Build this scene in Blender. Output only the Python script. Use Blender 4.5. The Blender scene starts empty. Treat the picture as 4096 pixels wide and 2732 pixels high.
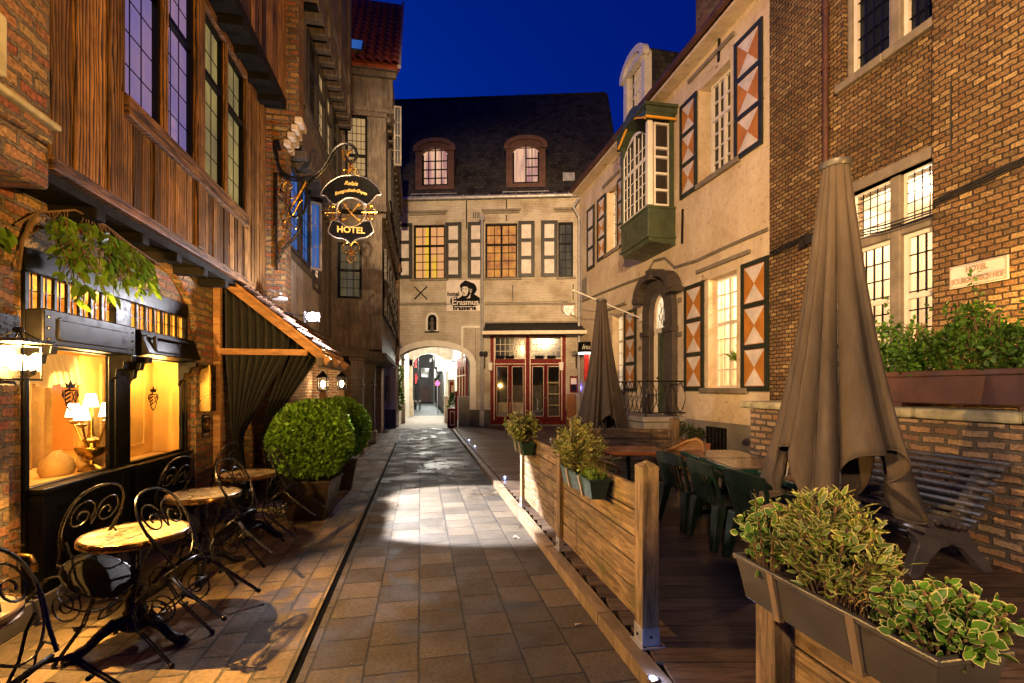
import bpy, bmesh, math, random
import numpy as np
from mathutils import Vector, Matrix, geometry
random.seed(7); RS = np.random.RandomState(7)
PI = math.pi; R = math.radians
SC = bpy.context.scene; COL = SC.collection
TH = R(10.75); S_, C_ = math.sin(TH), math.cos(TH)
FPX, HY, EYE = 1934.0, 1553.0, 1.68          # focal length, horizon row, eye height measured from the photograph

def ray(u, v):
    r = (u-2048)/FPX
    return Vector((S_+C_*r, C_-S_*r, (HY-v)/FPX))
def onX(u, v, x): d = ray(u, v); return Vector((0, 0, EYE))+d*(x/d.x)
def onY(u, v, y): d = ray(u, v); return Vector((0, 0, EYE))+d*(y/d.y)
def onZ(u, v, z): d = ray(u, v); return Vector((0, 0, EYE))+d*((z-EYE)/d.z)

class Fr:                                    # a wall: s along it, d out of it (to the lane), z up
    def __init__(f, o, p):
        f.o = Vector((o[0], o[1], 0)); e = Vector((p[0]-o[0], p[1]-o[1], 0)); f.L = e.length; f.dir = e.normalized()
        f.n = Vector((-f.dir.y, f.dir.x, 0))
        if f.n.dot(-f.o) < 0: f.n = -f.n
    def __call__(f, s, d, z): return f.o+f.dir*s+f.n*d+Vector((0, 0, z))

# ---------------------------------------------------------------- materials
MATS = {}
def nt(m):
    m.use_nodes = True; t = m.node_tree; t.nodes.clear(); return t
class N:
    def __init__(s, name):
        s.m = bpy.data.materials.new(name); s.t = nt(s.m); s.out = s.n('ShaderNodeOutputMaterial'); MATS[name] = s.m
    def n(s, typ, **kw):
        x = s.t.nodes.new(typ)
        for k, v in kw.items():
            if k[0] == 'i' and k[1:].isdigit(): x.inputs[int(k[1:])].default_value = v
            elif k in x.inputs.keys(): x.inputs[k].default_value = v
            else: setattr(x, k, v)
        return x
    def l(s, a, b): s.t.links.new(a, b)
    def mix(s, fac, a, b, mode='MIX'):
        x = s.n('ShaderNodeMix', data_type='RGBA', blend_type=mode)
        for i, v in ((0, fac), (6, a), (7, b)):
            if hasattr(v, 'is_linked'): s.l(v, x.inputs[i])
            else: x.inputs[i].default_value = v if i == 0 else (*v, 1) if len(v) == 3 else v
        return x.outputs[2]
    def ramp(s, f, *st):
        x = s.n('ShaderNodeValToRGB'); e = x.color_ramp.elements
        while len(e) < len(st): e.new(.5)
        for q, (p, c) in zip(e, st): q.position = p; q.color = (*c, 1) if len(c) == 3 else c
        s.l(f, x.inputs[0]); return x.outputs[0]
    def co(s, kind='UV', sc=(1, 1, 1), rot=0):
        tc = s.n('ShaderNodeTexCoord'); mp = s.n('ShaderNodeMapping'); mp.inputs['Scale'].default_value = sc
        mp.inputs['Rotation'].default_value = (0, 0, rot)
        s.l(tc.outputs[kind], mp.inputs[0]); return mp.outputs[0]
    def noise(s, co, scale=5, det=4, rough=.55, dist=0):
        x = s.n('ShaderNodeTexNoise', Scale=scale, Detail=det, Roughness=rough, Distortion=dist); s.l(co, x.inputs['Vector']); return x.outputs['Fac']
    def bump(s, h, st=.3, dist=.01, prev=None):
        x = s.n('ShaderNodeBump', Strength=st, Distance=dist); s.l(h, x.inputs['Height'])
        if prev is not None: s.l(prev, x.inputs['Normal'])
        return x.outputs[0]
    def bsdf(s, col, rough=.6, metal=0, normal=None, spec=.5, emit=None, es=0, coat=0, link=True):
        b = s.n('ShaderNodeBsdfPrincipled'); b.inputs['Metallic'].default_value = metal; b.inputs['Specular IOR Level'].default_value = spec
        for k, v in (('Base Color', col), ('Roughness', rough), ('Emission Color', emit)):
            if v is None: continue
            if hasattr(v, 'is_linked'): s.l(v, b.inputs[k])
            else: b.inputs[k].default_value = (*v, 1) if k != 'Roughness' else v
        b.inputs['Emission Strength'].default_value = es; b.inputs['Coat Weight'].default_value = coat; b.inputs['Coat Roughness'].default_value = .15
        if normal is not None: s.l(normal, b.inputs['Normal'])
        if link: s.l(b.outputs[0], s.out.inputs[0])
        return b

def plain(name, c, rough=.55, metal=0, var=.35, scale=5, bump=.15, bsc=60, c2=None, spec=.5, coat=0, st=(1, 1, 1), rvar=.15):
    m = N(name); co = m.co('Object', st); f = m.noise(co, scale, 5, .6)
    lo = tuple(x*(1-var) for x in c); hi = c2 or tuple(min(1, x*(1+var)) for x in c)
    col = m.ramp(f, (.3, lo), (.7, hi))
    rr = m.ramp(m.noise(co, scale*2.3, 3), (.3, (max(.03, rough-rvar),)*3), (.7, (min(1, rough+rvar),)*3))
    nb = m.bump(m.noise(co, bsc, 4), bump, .01) if bump else None
    m.bsdf(col, rr, metal, nb, spec, coat=coat); return m.m

def brick(name, cols, mortar, bw=.21, bh=.065, ms=.012, bump=.8, dirt=(.5, .5, .5), dirtamt=.5, rough=.85, swap=False, off=.5, wob=.006, fine=.35, dsc=.9):
    m = N(name); co = m.co('UV', rot=PI/2 if swap else 0)
    d = m.n('ShaderNodeTexNoise', Scale=7, Detail=3); m.l(co, d.inputs['Vector'])
    v = m.n('ShaderNodeVectorMath', operation='MULTIPLY_ADD'); m.l(d.outputs['Color'], v.inputs[0]); v.inputs[1].default_value = (wob*4,)*3; m.l(co, v.inputs[2])
    def br(c1, c2, mo, bias=0):
        b = m.n('ShaderNodeTexBrick', offset=off, offset_frequency=2, squash=1)
        b.inputs['Scale'].default_value = 1; b.inputs['Brick Width'].default_value = bw; b.inputs['Row Height'].default_value = bh
        b.inputs['Mortar Size'].default_value = ms; b.inputs['Mortar Smooth'].default_value = .35; b.inputs['Bias'].default_value = bias
        for k, c in (('Color1', c1), ('Color2', c2), ('Mortar', mo)): b.inputs[k].default_value = (*c, 1)
        m.l(v.outputs[0], b.inputs['Vector']); return b
    b1 = br(cols[0], cols[1], mortar); b2 = br(cols[2], cols[3], mortar)
    b3 = br((0, 0, 0), (1, 1, 1), (.5, .5, .5))
    sel = m.n('ShaderNodeMath', operation='FRACT'); mu = m.n('ShaderNodeMath', operation='MULTIPLY'); mu.inputs[1].default_value = 7.31
    m.l(b3.outputs['Color'], mu.inputs[0]); m.l(mu.outputs[0], sel.inputs[0])
    c = m.mix(sel.outputs[0], b1.outputs['Color'], b2.outputs['Color'])
    fn = m.noise(co, 38, 5, .65); c = m.mix(fine*2, c, m.ramp(fn, (.27, (.12, .11, .10)), (.73, (1.55, 1.5, 1.4))), 'MULTIPLY')
    lf = m.noise(co, dsc, 4, .6); c = m.mix(m.ramp(lf, (.42, (0, 0, 0)), (.68, (dirtamt,)*3)), c, m.mix(1.0, c, dirt, 'MULTIPLY'))
    inv = m.n('ShaderNodeMath', operation='SUBTRACT'); inv.inputs[0].default_value = 1; m.l(b1.outputs['Fac'], inv.inputs[1])
    n1 = m.bump(inv.outputs[0], bump, .012); n2 = m.bump(fn, .5, .008, n1)
    m.bsdf(c, rough, 0, n2, .3); return m

def wood(name, c1, c2, ax='u', rough=.65, bump=.4, fine=28, isl=.45, c3=None, coat=0, spec=.35, moss=0, cath=0):
    m = N(name); sc = (2.6, fine, 1) if ax == 'u' else (fine, 2.6, 1); co0 = m.co('UV', sc)
    g = m.n('ShaderNodeNewGeometry'); add = m.n('ShaderNodeVectorMath', operation='MULTIPLY_ADD')
    cb = m.n('ShaderNodeCombineXYZ')
    for i in range(3): m.l(g.outputs['Random Per Island'], cb.inputs[i])
    m.l(cb.outputs[0], add.inputs[0]); add.inputs[1].default_value = (37, 91, 13); m.l(co0, add.inputs[2]); co = add.outputs[0]
    f = m.noise(co, 1.0, 7, .68, .9); 
    if cath:
        mp = m.n('ShaderNodeVectorMath', operation='MULTIPLY_ADD'); m.l(cb.outputs[0], mp.inputs[0]); mp.inputs[1].default_value = (37, 91, 13); m.l(m.co('UV', (1, .11, 1) if ax == 'v' else (.11, 1, 1)), mp.inputs[2])
        wv = m.n('ShaderNodeTexWave', wave_type='BANDS', bands_direction='X' if ax == 'v' else 'Y', wave_profile='SAW'); wv.inputs['Scale'].default_value = cath; wv.inputs['Distortion'].default_value = 9; wv.inputs['Detail'].default_value = 3; wv.inputs['Detail Scale'].default_value = 1.1; m.l(mp.outputs[0], wv.inputs['Vector'])
        av = m.n('ShaderNodeMix', data_type='FLOAT'); av.inputs[0].default_value = .5; m.l(f, av.inputs[2]); m.l(wv.outputs['Fac'], av.inputs[3]); f = av.outputs[0]
    col = m.ramp(f, (.30 if cath else .40, c1), (.72 if cath else .61, c2))
    k = m.noise(m.co('UV', (1.1, 1.1, 1)), 2.2, 4, .6); col = m.mix(m.ramp(k, (.4, (0, 0, 0)), (.72, (.75,)*3)), col, c3 or tuple(x*.45 for x in c1))
    if moss:
        k2 = m.noise(m.co('UV', (2.1, 2.7, 1)), 1.7, 5, .65); col = m.mix(m.ramp(k2, (.53, (0, 0, 0)), (.66, (moss,)*3)), col, (.10, .105, .022))
        k3 = m.noise(m.co('UV', (5, 1.2, 1)), 1.3, 4, .6); col = m.mix(m.ramp(k3, (.56, (0, 0, 0)), (.70, (.8,)*3)), col, (.045, .03, .02))
    mr = m.n('ShaderNodeMapRange'); m.l(g.outputs['Random Per Island'], mr.inputs[0]); mr.inputs[3].default_value = 1-isl; mr.inputs[4].default_value = 1+isl*.7
    col = m.mix(1.0, col, mr.outputs[0], 'MULTIPLY')
    m.bsdf(col, m.ramp(f, (.3, (rough+.1,)*3), (.7, (rough-.12,)*3)), 0, m.bump(f, bump, .01), spec, coat=coat); return m.m

def glow(name, c, es, c2=None, sc=(6, .6, 1), lo=.35, hi=.65, gloss=True):
    m = N(name); f = m.noise(m.co('UV', sc), 1.0, 3); e = m.ramp(f, (lo, c), (hi, c2 or c))
    m.bsdf((.02, .02, .02), .08 if gloss else .6, emit=e, es=es); return m.m
def pane_dark(name, c=(.01, .012, .016), rough=.06, bump=.08):
    m = N(name); co = m.co('UV'); m.bsdf(c, rough, 0, m.bump(m.noise(co, 3, 2), bump, .02), .2); return m.m
def glass(name, tint=(.97, .95, .9), gl=.09):
    m = N(name); a = m.n('ShaderNodeBsdfTransparent'); a.inputs[0].default_value = (*tint, 1)
    b = m.n('ShaderNodeBsdfGlossy'); b.inputs['Roughness'].default_value = .03; x = m.n('ShaderNodeMixShader'); x.inputs[0].default_value = gl
    m.l(a.outputs[0], x.inputs[1]); m.l(b.outputs[0], x.inputs[2]); m.l(x.outputs[0], m.out.inputs[0]); return m.m
def leaf(name, c, edge=None, var=.5, trans=.35, thr=.62, rough=.45):
    m = N(name); g = m.n('ShaderNodeNewGeometry'); mr = m.n('ShaderNodeMapRange'); m.l(g.outputs['Random Per Island'], mr.inputs[0])
    mr.inputs[3].default_value = 1-var; mr.inputs[4].default_value = 1+var
    col = m.mix(1.0, c, mr.outputs[0], 'MULTIPLY')
    if edge:
        uv = m.n('ShaderNodeTexCoord'); sx = m.n('ShaderNodeSeparateXYZ'); m.l(uv.outputs['UV'], sx.inputs[0])
        col = m.mix(m.ramp(sx.outputs[0], (thr, (0, 0, 0)), (thr+.12, (1, 1, 1))), col, edge)
    b = m.bsdf(col, rough, link=False, spec=.35); tr = m.n('ShaderNodeBsdfTranslucent'); m.l(col, tr.inputs[0])
    x = m.n('ShaderNodeMixShader'); x.inputs[0].default_value = trans; m.l(b.outputs[0], x.inputs[1]); m.l(tr.outputs[0], x.inputs[2]); m.l(x.outputs[0], m.out.inputs[0]); return m.m
def emitter(name, c, es): m = N(name); m.bsdf((.8, .8, .8), .5, emit=c, es=es); return m.m

brick('old_brick', ((.30, .09, .04), (.34, .19, .08), (.10, .05, .035), (.36, .27, .13)), (.15, .12, .085), .24, .088, .016, 1.3, (.35, .36, .28), .8, wob=.014, fine=.5)
brick('buff_brick', ((.30, .175, .075), (.155, .08, .036), (.045, .028, .018), (.50, .35, .16)), (.045, .035, .026), .155, .074, .010, 1.5, (.36, .33, .3), .8, wob=.010, fine=.5, dsc=.6)
brick('rough_brick', ((.42, .30, .17), (.36, .16, .08), (.2, .10, .06), (.5, .38, .24)), (.12, .10, .08), .25, .095, .022, 1.2, (.4, .38, .3), .7, wob=.012)
brick('white_brick', ((.60, .53, .43), (.52, .46, .37), (.56, .50, .42), (.68, .61, .50)), (.46, .40, .32), .21, .068, .010, .8, (.46, .38, .28), .75, .75, fine=.2, dsc=1.0, wob=.012)
brick('red_white_brick', ((.42, .15, .07), (.36, .2, .1), (.3, .1, .05), (.45, .26, .13)), (.5, .45, .36), .21, .07, .02, .8, (.6, .6, .6), .3)
brick('sett', ((.16, .115, .07), (.27, .195, .11), (.075, .058, .042), (.31, .22, .125)), (.10, .085, .05), .3, .19, .010, 1.2, (.35, .33, .3), .9, .42, True, .45, fine=.25)
brick('slab', ((.055, .043, .031), (.086, .066, .046), (.022, .018, .014), (.11, .085, .06)), (.028, .024, .02), .325, .32, .0085, 1.2, (.32, .3, .28), .9, .5, True, .37, wob=.003, fine=.28, dsc=.7)
def paving():
    for nm in ('slab', 'sett'):
        m = N.__new__(N); m.m = MATS[nm]; m.t = m.m.node_tree; m.out = [n for n in m.t.nodes if n.type == 'OUTPUT_MATERIAL'][0]
        b = [n for n in m.t.nodes if n.type == 'BSDF_PRINCIPLED'][0]; co = m.co('UV'); cl = b.inputs['Base Color'].links[0].from_socket
        wet = m.ramp(m.noise(co, .75, 6, .68, .6), (.55, (0, 0, 0)), (.60, (1, 1, 1))); c = m.mix(wet, cl, m.mix(1.0, cl, (.42, .40, .38), 'MULTIPLY'))
        sp = m.ramp(m.noise(co, 55, 2, .5), (.72, (0, 0, 0)), (.76, (.6,)*3)); c = m.mix(sp, c, (.28, .24, .18)); m.l(c, b.inputs['Base Color'])
        m.l(m.mix(wet, m.ramp(m.noise(co, 2.1, 5, .6), (.35, (.58,)*3), (.6, (.9,)*3)), (.5, .5, .5)), b.inputs['Roughness']); b.inputs['Specular IOR Level'].default_value = .32
paving()
def render_mat():
    m = N('plaster'); co = m.co('UV'); a = m.noise(co, .9, 6, .65, .5); b = m.noise(co, 9, 6, .7)
    st = m.noise(m.co('UV', (5, .5, 1)), 1, 5, .6)
    c = m.ramp(a, (.3, (.46, .34, .21)), (.55, (.62, .50, .34)), (.75, (.70, .59, .42)))
    c = m.mix(m.ramp(b, (.56, (0, 0, 0)), (.68, (.75,)*3)), c, (.30, .21, .12)); c = m.mix(m.ramp(st, (.55, (0, 0, 0)), (.75, (.4,)*3)), c, (.42, .33, .23))
    ch = m.ramp(m.noise(co, 1.7, 7, .72, .8), (.635, (0, 0, 0)), (.655, (1, 1, 1))); c = m.mix(ch, c, m.ramp(b, (.3, (.12, .055, .025)), (.7, (.30, .17, .08))))
    w = m.n('ShaderNodeTexBrick', offset=.5); w.inputs['Scale'].default_value = 1; w.inputs['Brick Width'].default_value = .23; w.inputs['Row Height'].default_value = .075; w.inputs['Mortar Size'].default_value = .012; m.l(co, w.inputs['Vector'])
    n0 = m.bump(w.outputs['Fac'], -.35, .012); n1 = m.bump(m.noise(co, 3.5, 5), .8, .04, n0); m.bsdf(c, .8, 0, m.bump(b, .45, .012, n1), .3)
render_mat()
def slate(name, c1, c2, w, h):
    m = N(name); co = m.co('UV'); b = m.n('ShaderNodeTexBrick', offset=.5); b.inputs['Scale'].default_value = 1; b.inputs['Brick Width'].default_value = w; b.inputs['Row Height'].default_value = h
    b.inputs['Mortar Size'].default_value = .02; b.inputs['Mortar Smooth'].default_value = 1
    for k, c in (('Color1', c1), ('Color2', c2), ('Mortar', tuple(x*.3 for x in c1))): b.inputs[k].default_value = (*c, 1)
    m.l(co, b.inputs['Vector']); f = m.noise(co, 1.5, 5); c = m.mix(m.ramp(f, (.4, (0, 0, 0)), (.7, (.6,)*3)), b.outputs['Color'], c2)
    m.bsdf(c, .9, 0, m.bump(b.outputs['Fac'], -1, .03), .08)
slate('dark_tile', (.016, .015, .016), (.052, .046, .040), .22, .2)
wood('charred', (.008, .004, .002), (.33, .165, .05), 'v', .6, 1.2, 38, .85, (.004, .002, .0015), cath=9)
wood('charred_u', (.02, .009, .004), (.30, .14, .045), 'u', .6, .9, 30, .4)
wood('grey_timber', (.075, .06, .05), (.15, .12, .095), 'v', .75, .4, 26, .3)
wood('pale_board', (.22, .19, .17), (.36, .32, .29), 'v', .7, .4, 22, .25)
wood('fence_board', (.11, .065, .032), (.37, .25, .13), 'u', .7, .7, 24, .4, (.075, .055, .016), moss=.6)
wood('fence_post', (.10, .06, .034), (.36, .24, .13), 'v', .7, .6, 26, .3, (.08, .06, .025), moss=.4)
wood('deck_board', (.05, .034, .025), (.15, .10, .066), 'u', .42, .5, 24, .45, (.03, .02, .014), spec=.5)
wood('kerb_board', (.12, .085, .055), (.25, .175, .115), 'v', .5, .4, 10, .2, (.12, .09, .045))
wood('rafter', (.26, .12, .04), (.45, .24, .09), 'u', .6, .5, 20, .3)
wood('table_wood', (.26, .09, .03), (.38, .15, .05), 'u', .25, .2, 12, .1)
wood('wicker', (.22, .10, .03), (.42, .23, .08), 'u', .5, .5, 60, .3)
wood('amber_wood', (.35, .2, .09), (.5, .3, .14), 'v', .5, .3, 14, .2)
plain('black_paint', (.0028, .0024, .0021), .38, 0, .5, 6, .05, 12, rvar=.1, spec=.16)
plain('black_iron', (.016, .015, .015), .32, .6, .4, 20, .15)
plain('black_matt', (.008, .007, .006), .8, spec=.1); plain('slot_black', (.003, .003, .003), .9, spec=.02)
plain('curtain_cloth', (.013, .013, .0125), .85, 0, .3, 8, .2, 200)
plain('white_paint', (.68, .63, .54), .45, 0, .1, 4, .1)
plain('ivory_panel', (.60, .53, .48), .5, 0, .22, 3, .12, 30)
plain('shutter_dark', (.020, .016, .013), .5, 0, .3, 6)
plain('green_paint', (.048, .062, .03), .42, 0, .35, 3, .15)
plain('dark_green', (.016, .021, .012), .5, 0, .35, 4)
plain('orange_paint', (.42, .165, .022), .5, 0, .2, 3)
plain('yellow_trim', (.75, .35, .02), .5, 0, .1)
plain('red_paint', (.15, .008, .008), .6, 0, .25, 4, spec=.15)
plain('cream_trim', (.6, .5, .36), .5, 0, .12)
plain('gold', (.85, .5, .12), .25, 1, .15, 10, 0, rvar=.08); plain('gold_paint', (.80, .50, .13), .4, 0, .1, 5, 0)
plain('brass', (.40, .25, .07), .3, 1, .12, 3, 0, rvar=.05); plain('bronze', (.16, .085, .03), .3, .8, .15, 5, .05)
plain('steel', (.45, .42, .40), .35, .9, .25, 8, .1)
plain('zinc', (.33, .32, .33), .45, .5, .3, 6, .15)
plain('pipe_grey', (.27, .255, .26), .5, .1, .2, 3, .1)
plain('blue_stone', (.062, .048, .038), .6, 0, .4, 3, .4, 30)
plain('sill_stone', (.2, .165, .12), .7, 0, .3, 4, .4, 40)
plain('pale_stone', (.55, .46, .35), .75, 0, .3, 4, .6, 14)
plain('mossy_stone', (.32, .28, .17), .8, 0, .45, 5, .9, 16, c2=(.5, .46, .27))
plain('plinth_grey', (.20, .18, .15), .75, 0, .25, 1.5, .3, 20)
plain('dark_plinth', (.085, .075, .065), .7, 0, .3, 2, .2)
plain('concrete', (.3, .27, .23), .75, 0, .25, 3, .3)
plain('asphalt', (.05, .05, .05), .6, 0, .4, 3, .4, 50)
plain('corten', (.085, .036, .022), .55, .2, .35, 3, .2)
plain('pot_metal', (.035, .024, .016), .45, .4, .4, 5, .2)
plain('terracotta', (.3, .12, .05), .75)
plain('soil', (.035, .022, .012), .95, 0, .5, 20, 1, 50)
plain('green_plastic', (.008, .032, .018), .35, 0, .15, 3, .04)
plain('chair_plastic', (.004, .011, .007), .4, 0, .2, 3, .04)
plain('grey_plastic', (.05, .045, .042), .42, 0, .15, 3, .05)
plain('bench_steel', (.15, .145, .15), .34, .6, .25, 6, .08)
plain('bench_side', (.11, .10, .10), .45, .4, .2, 5, .08)
plain('red_tile', (.20, .045, .022), .75, 0, .45, 7, .2, spec=.15); plain('brown_tile', (.085, .045, .026), .85, 0, .5, 9, .4, spec=.12)
plain('umbrella_cloth', (.052, .037, .025), .85, 0, .28, 3.5, .5, 22, st=(2, 2, .35))
plain('canvas_black', (.018, .016, .014), .8)
plain('sack', (.33, .22, .09), .9, 0, .3, 5, .8, 80)
plain('drape', (.62, .38, .11), .8, 0, .15, 3, .1)
plain('room_cream', (.72, .48, .19), .7, 0, .12, 2, .1)
plain('room_pale', (.75, .66, .55), .7, 0, .08, 2, .05)
plain('skin_stone', (.10, .08, .06), .7)
plain('far_wall', (.12, .10, .09), .8, 0, .3, 2, .3, 8)
plain('far_pale', (.62, .62, .52), .7, 0, .1, 1, .1)
plain('sign_black', (.006, .006, .006), .7, spec=.08)
plain('sign_plate', (.66, .58, .52), .35, 0, .12, 2, .1)
plain('letter_tan', (.36, .27, .2), .5)
plain('red_enamel', (.6, .03, .03), .4); plain('blue_enamel', (.02, .05, .5), .4)
plain('purple_mat', (.10, .07, .14), .9, 0, .3, 20, .5, 200); plain('pale_yellow', (.6, .52, .25), .85)
plain('grille', (.25, .22, .2), .5)
plain('cable', (.015, .014, .013), .6); plain('cable_green', (.02, .16, .11), .5)
plain('moss_twig', (.12, .07, .03), .9)
plain('straw', (.35, .24, .1), .9)
glass('clear_glass'); glass('shop_glass', (.99, .97, .92), .06)
pane_dark('dark_pane', rough=.12, bump=.04); pane_dark('brown_pane', (.035, .028, .022), .1)
glow('lit_amber', (.95, .42, .05), .8, (1.0, .55, .08), (3, .4, 1))
glow('lit_yellow', (.80, .46, .03), .8, (.75, .33, .12), (2.4, .2, 1), .42, .5)
glow('lit_orange', (.75, .30, .05), .8, (.35, .10, .03), (3, 2.5, 1), .35, .7)
glow('lit_pink', (.82, .48, .28), .85, (.36, .16, .16), (3.0, .35, 1), .42, .62)
glow('lit_tan', (.50, .30, .12), .75, (.38, .23, .10), (5, .5, 1))
glow('lit_dim', (.10, .075, .035), .8, (.035, .028, .02), (4, .7, 1))
glow('lilac_reflection', (.22, .13, .22), .9, (.12, .09, .24), (2, 1, 1))  # blue-purple reflection in the bay glass, put in as glow
glow('lit_olive', (.26, .19, .06), .9, (.12, .09, .04), (3, 1, 1))
glow('lit_pale', (1.0, .78, .52), .95, (.95, .62, .32), (2, 1, 1))
glow('lit_blue', (.02, .10, .40), .55, (.04, .17, .55), (8, .5, 1))
emitter('shade_glow', (1, .82, .55), 6); emitter('bulb', (1, .75, .42), 40); emitter('cool_bulb', (.93, .93, 1), 90)
emitter('led', (.7, .78, 1), 14); emitter('lightbox', (1, .97, .9), 2.5); emitter('blue_neon', (.1, .12, 1), 5)
leaf('box_leaf', (.10, .21, .018), None, .6, .3); leaf('hedge_leaf', (.065, .15, .016), None, .65, .35)
leaf('vine_leaf', (.13, .24, .02), None, .5, .5); leaf('var_leaf', (.11, .17, .022), (.52, .45, .17), .4, .3, .73)
leaf('var_leaf2', (.085, .20, .018), (.60, .54, .22), .35, .3, .78); leaf('fine_leaf', (.10, .145, .022), (.36, .33, .11), .5, .3, .68)
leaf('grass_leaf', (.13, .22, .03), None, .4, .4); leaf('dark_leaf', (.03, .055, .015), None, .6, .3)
def mesh_seat():
    m = N('perforated'); v = m.n('ShaderNodeTexVoronoi', Scale=110); m.l(m.co('Object'), v.inputs['Vector'])
    b = m.bsdf((.03, .026, .02), .35, .7, link=False); tr = m.n('ShaderNodeBsdfTransparent'); x = m.n('ShaderNodeMixShader')
    m.l(m.ramp(v.outputs['Distance'], (.3, (1, 1, 1)), (.36, (0, 0, 0))), x.inputs[0]); m.l(b.outputs[0], x.inputs[1]); m.l(tr.outputs[0], x.inputs[2]); m.l(x.outputs[0], m.out.inputs[0])
mesh_seat()
def marble():
    m = N('marble'); co = m.co('Object'); f = m.noise(co, 4, 6, .6, 2.5); w = m.noise(co, 9, 5, .6)
    c = m.ramp(f, (.35, (.44, .35, .18)), (.5, (.52, .43, .24)), (.56, (.26, .18, .08)), (.64, (.48, .39, .21)))
    m.bsdf(c, m.ramp(w, (.44, (.05,)*3), (.56, (.3,)*3)), 0, m.bump(m.ramp(w, (.46, (0, 0, 0)), (.54, (1, 1, 1))), .25, .003), .6)
    m = N('wet_top'); co = m.co('Object'); w = m.noise(co, 26, 4, .6); pl = m.n('ShaderNodeTexWave', Scale=2.6, wave_profile='SAW'); pl.bands_direction = 'X'; m.l(co, pl.inputs['Vector'])
    m.bsdf((.085, .045, .042), m.ramp(w, (.45, (.06,)*3), (.6, (.28,)*3)), 0, m.bump(w, .35, .004, m.bump(m.ramp(pl.outputs['Fac'], (.02, (0, 0, 0)), (.05, (1, 1, 1))), .5, .004)), .7)
marble()

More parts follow.
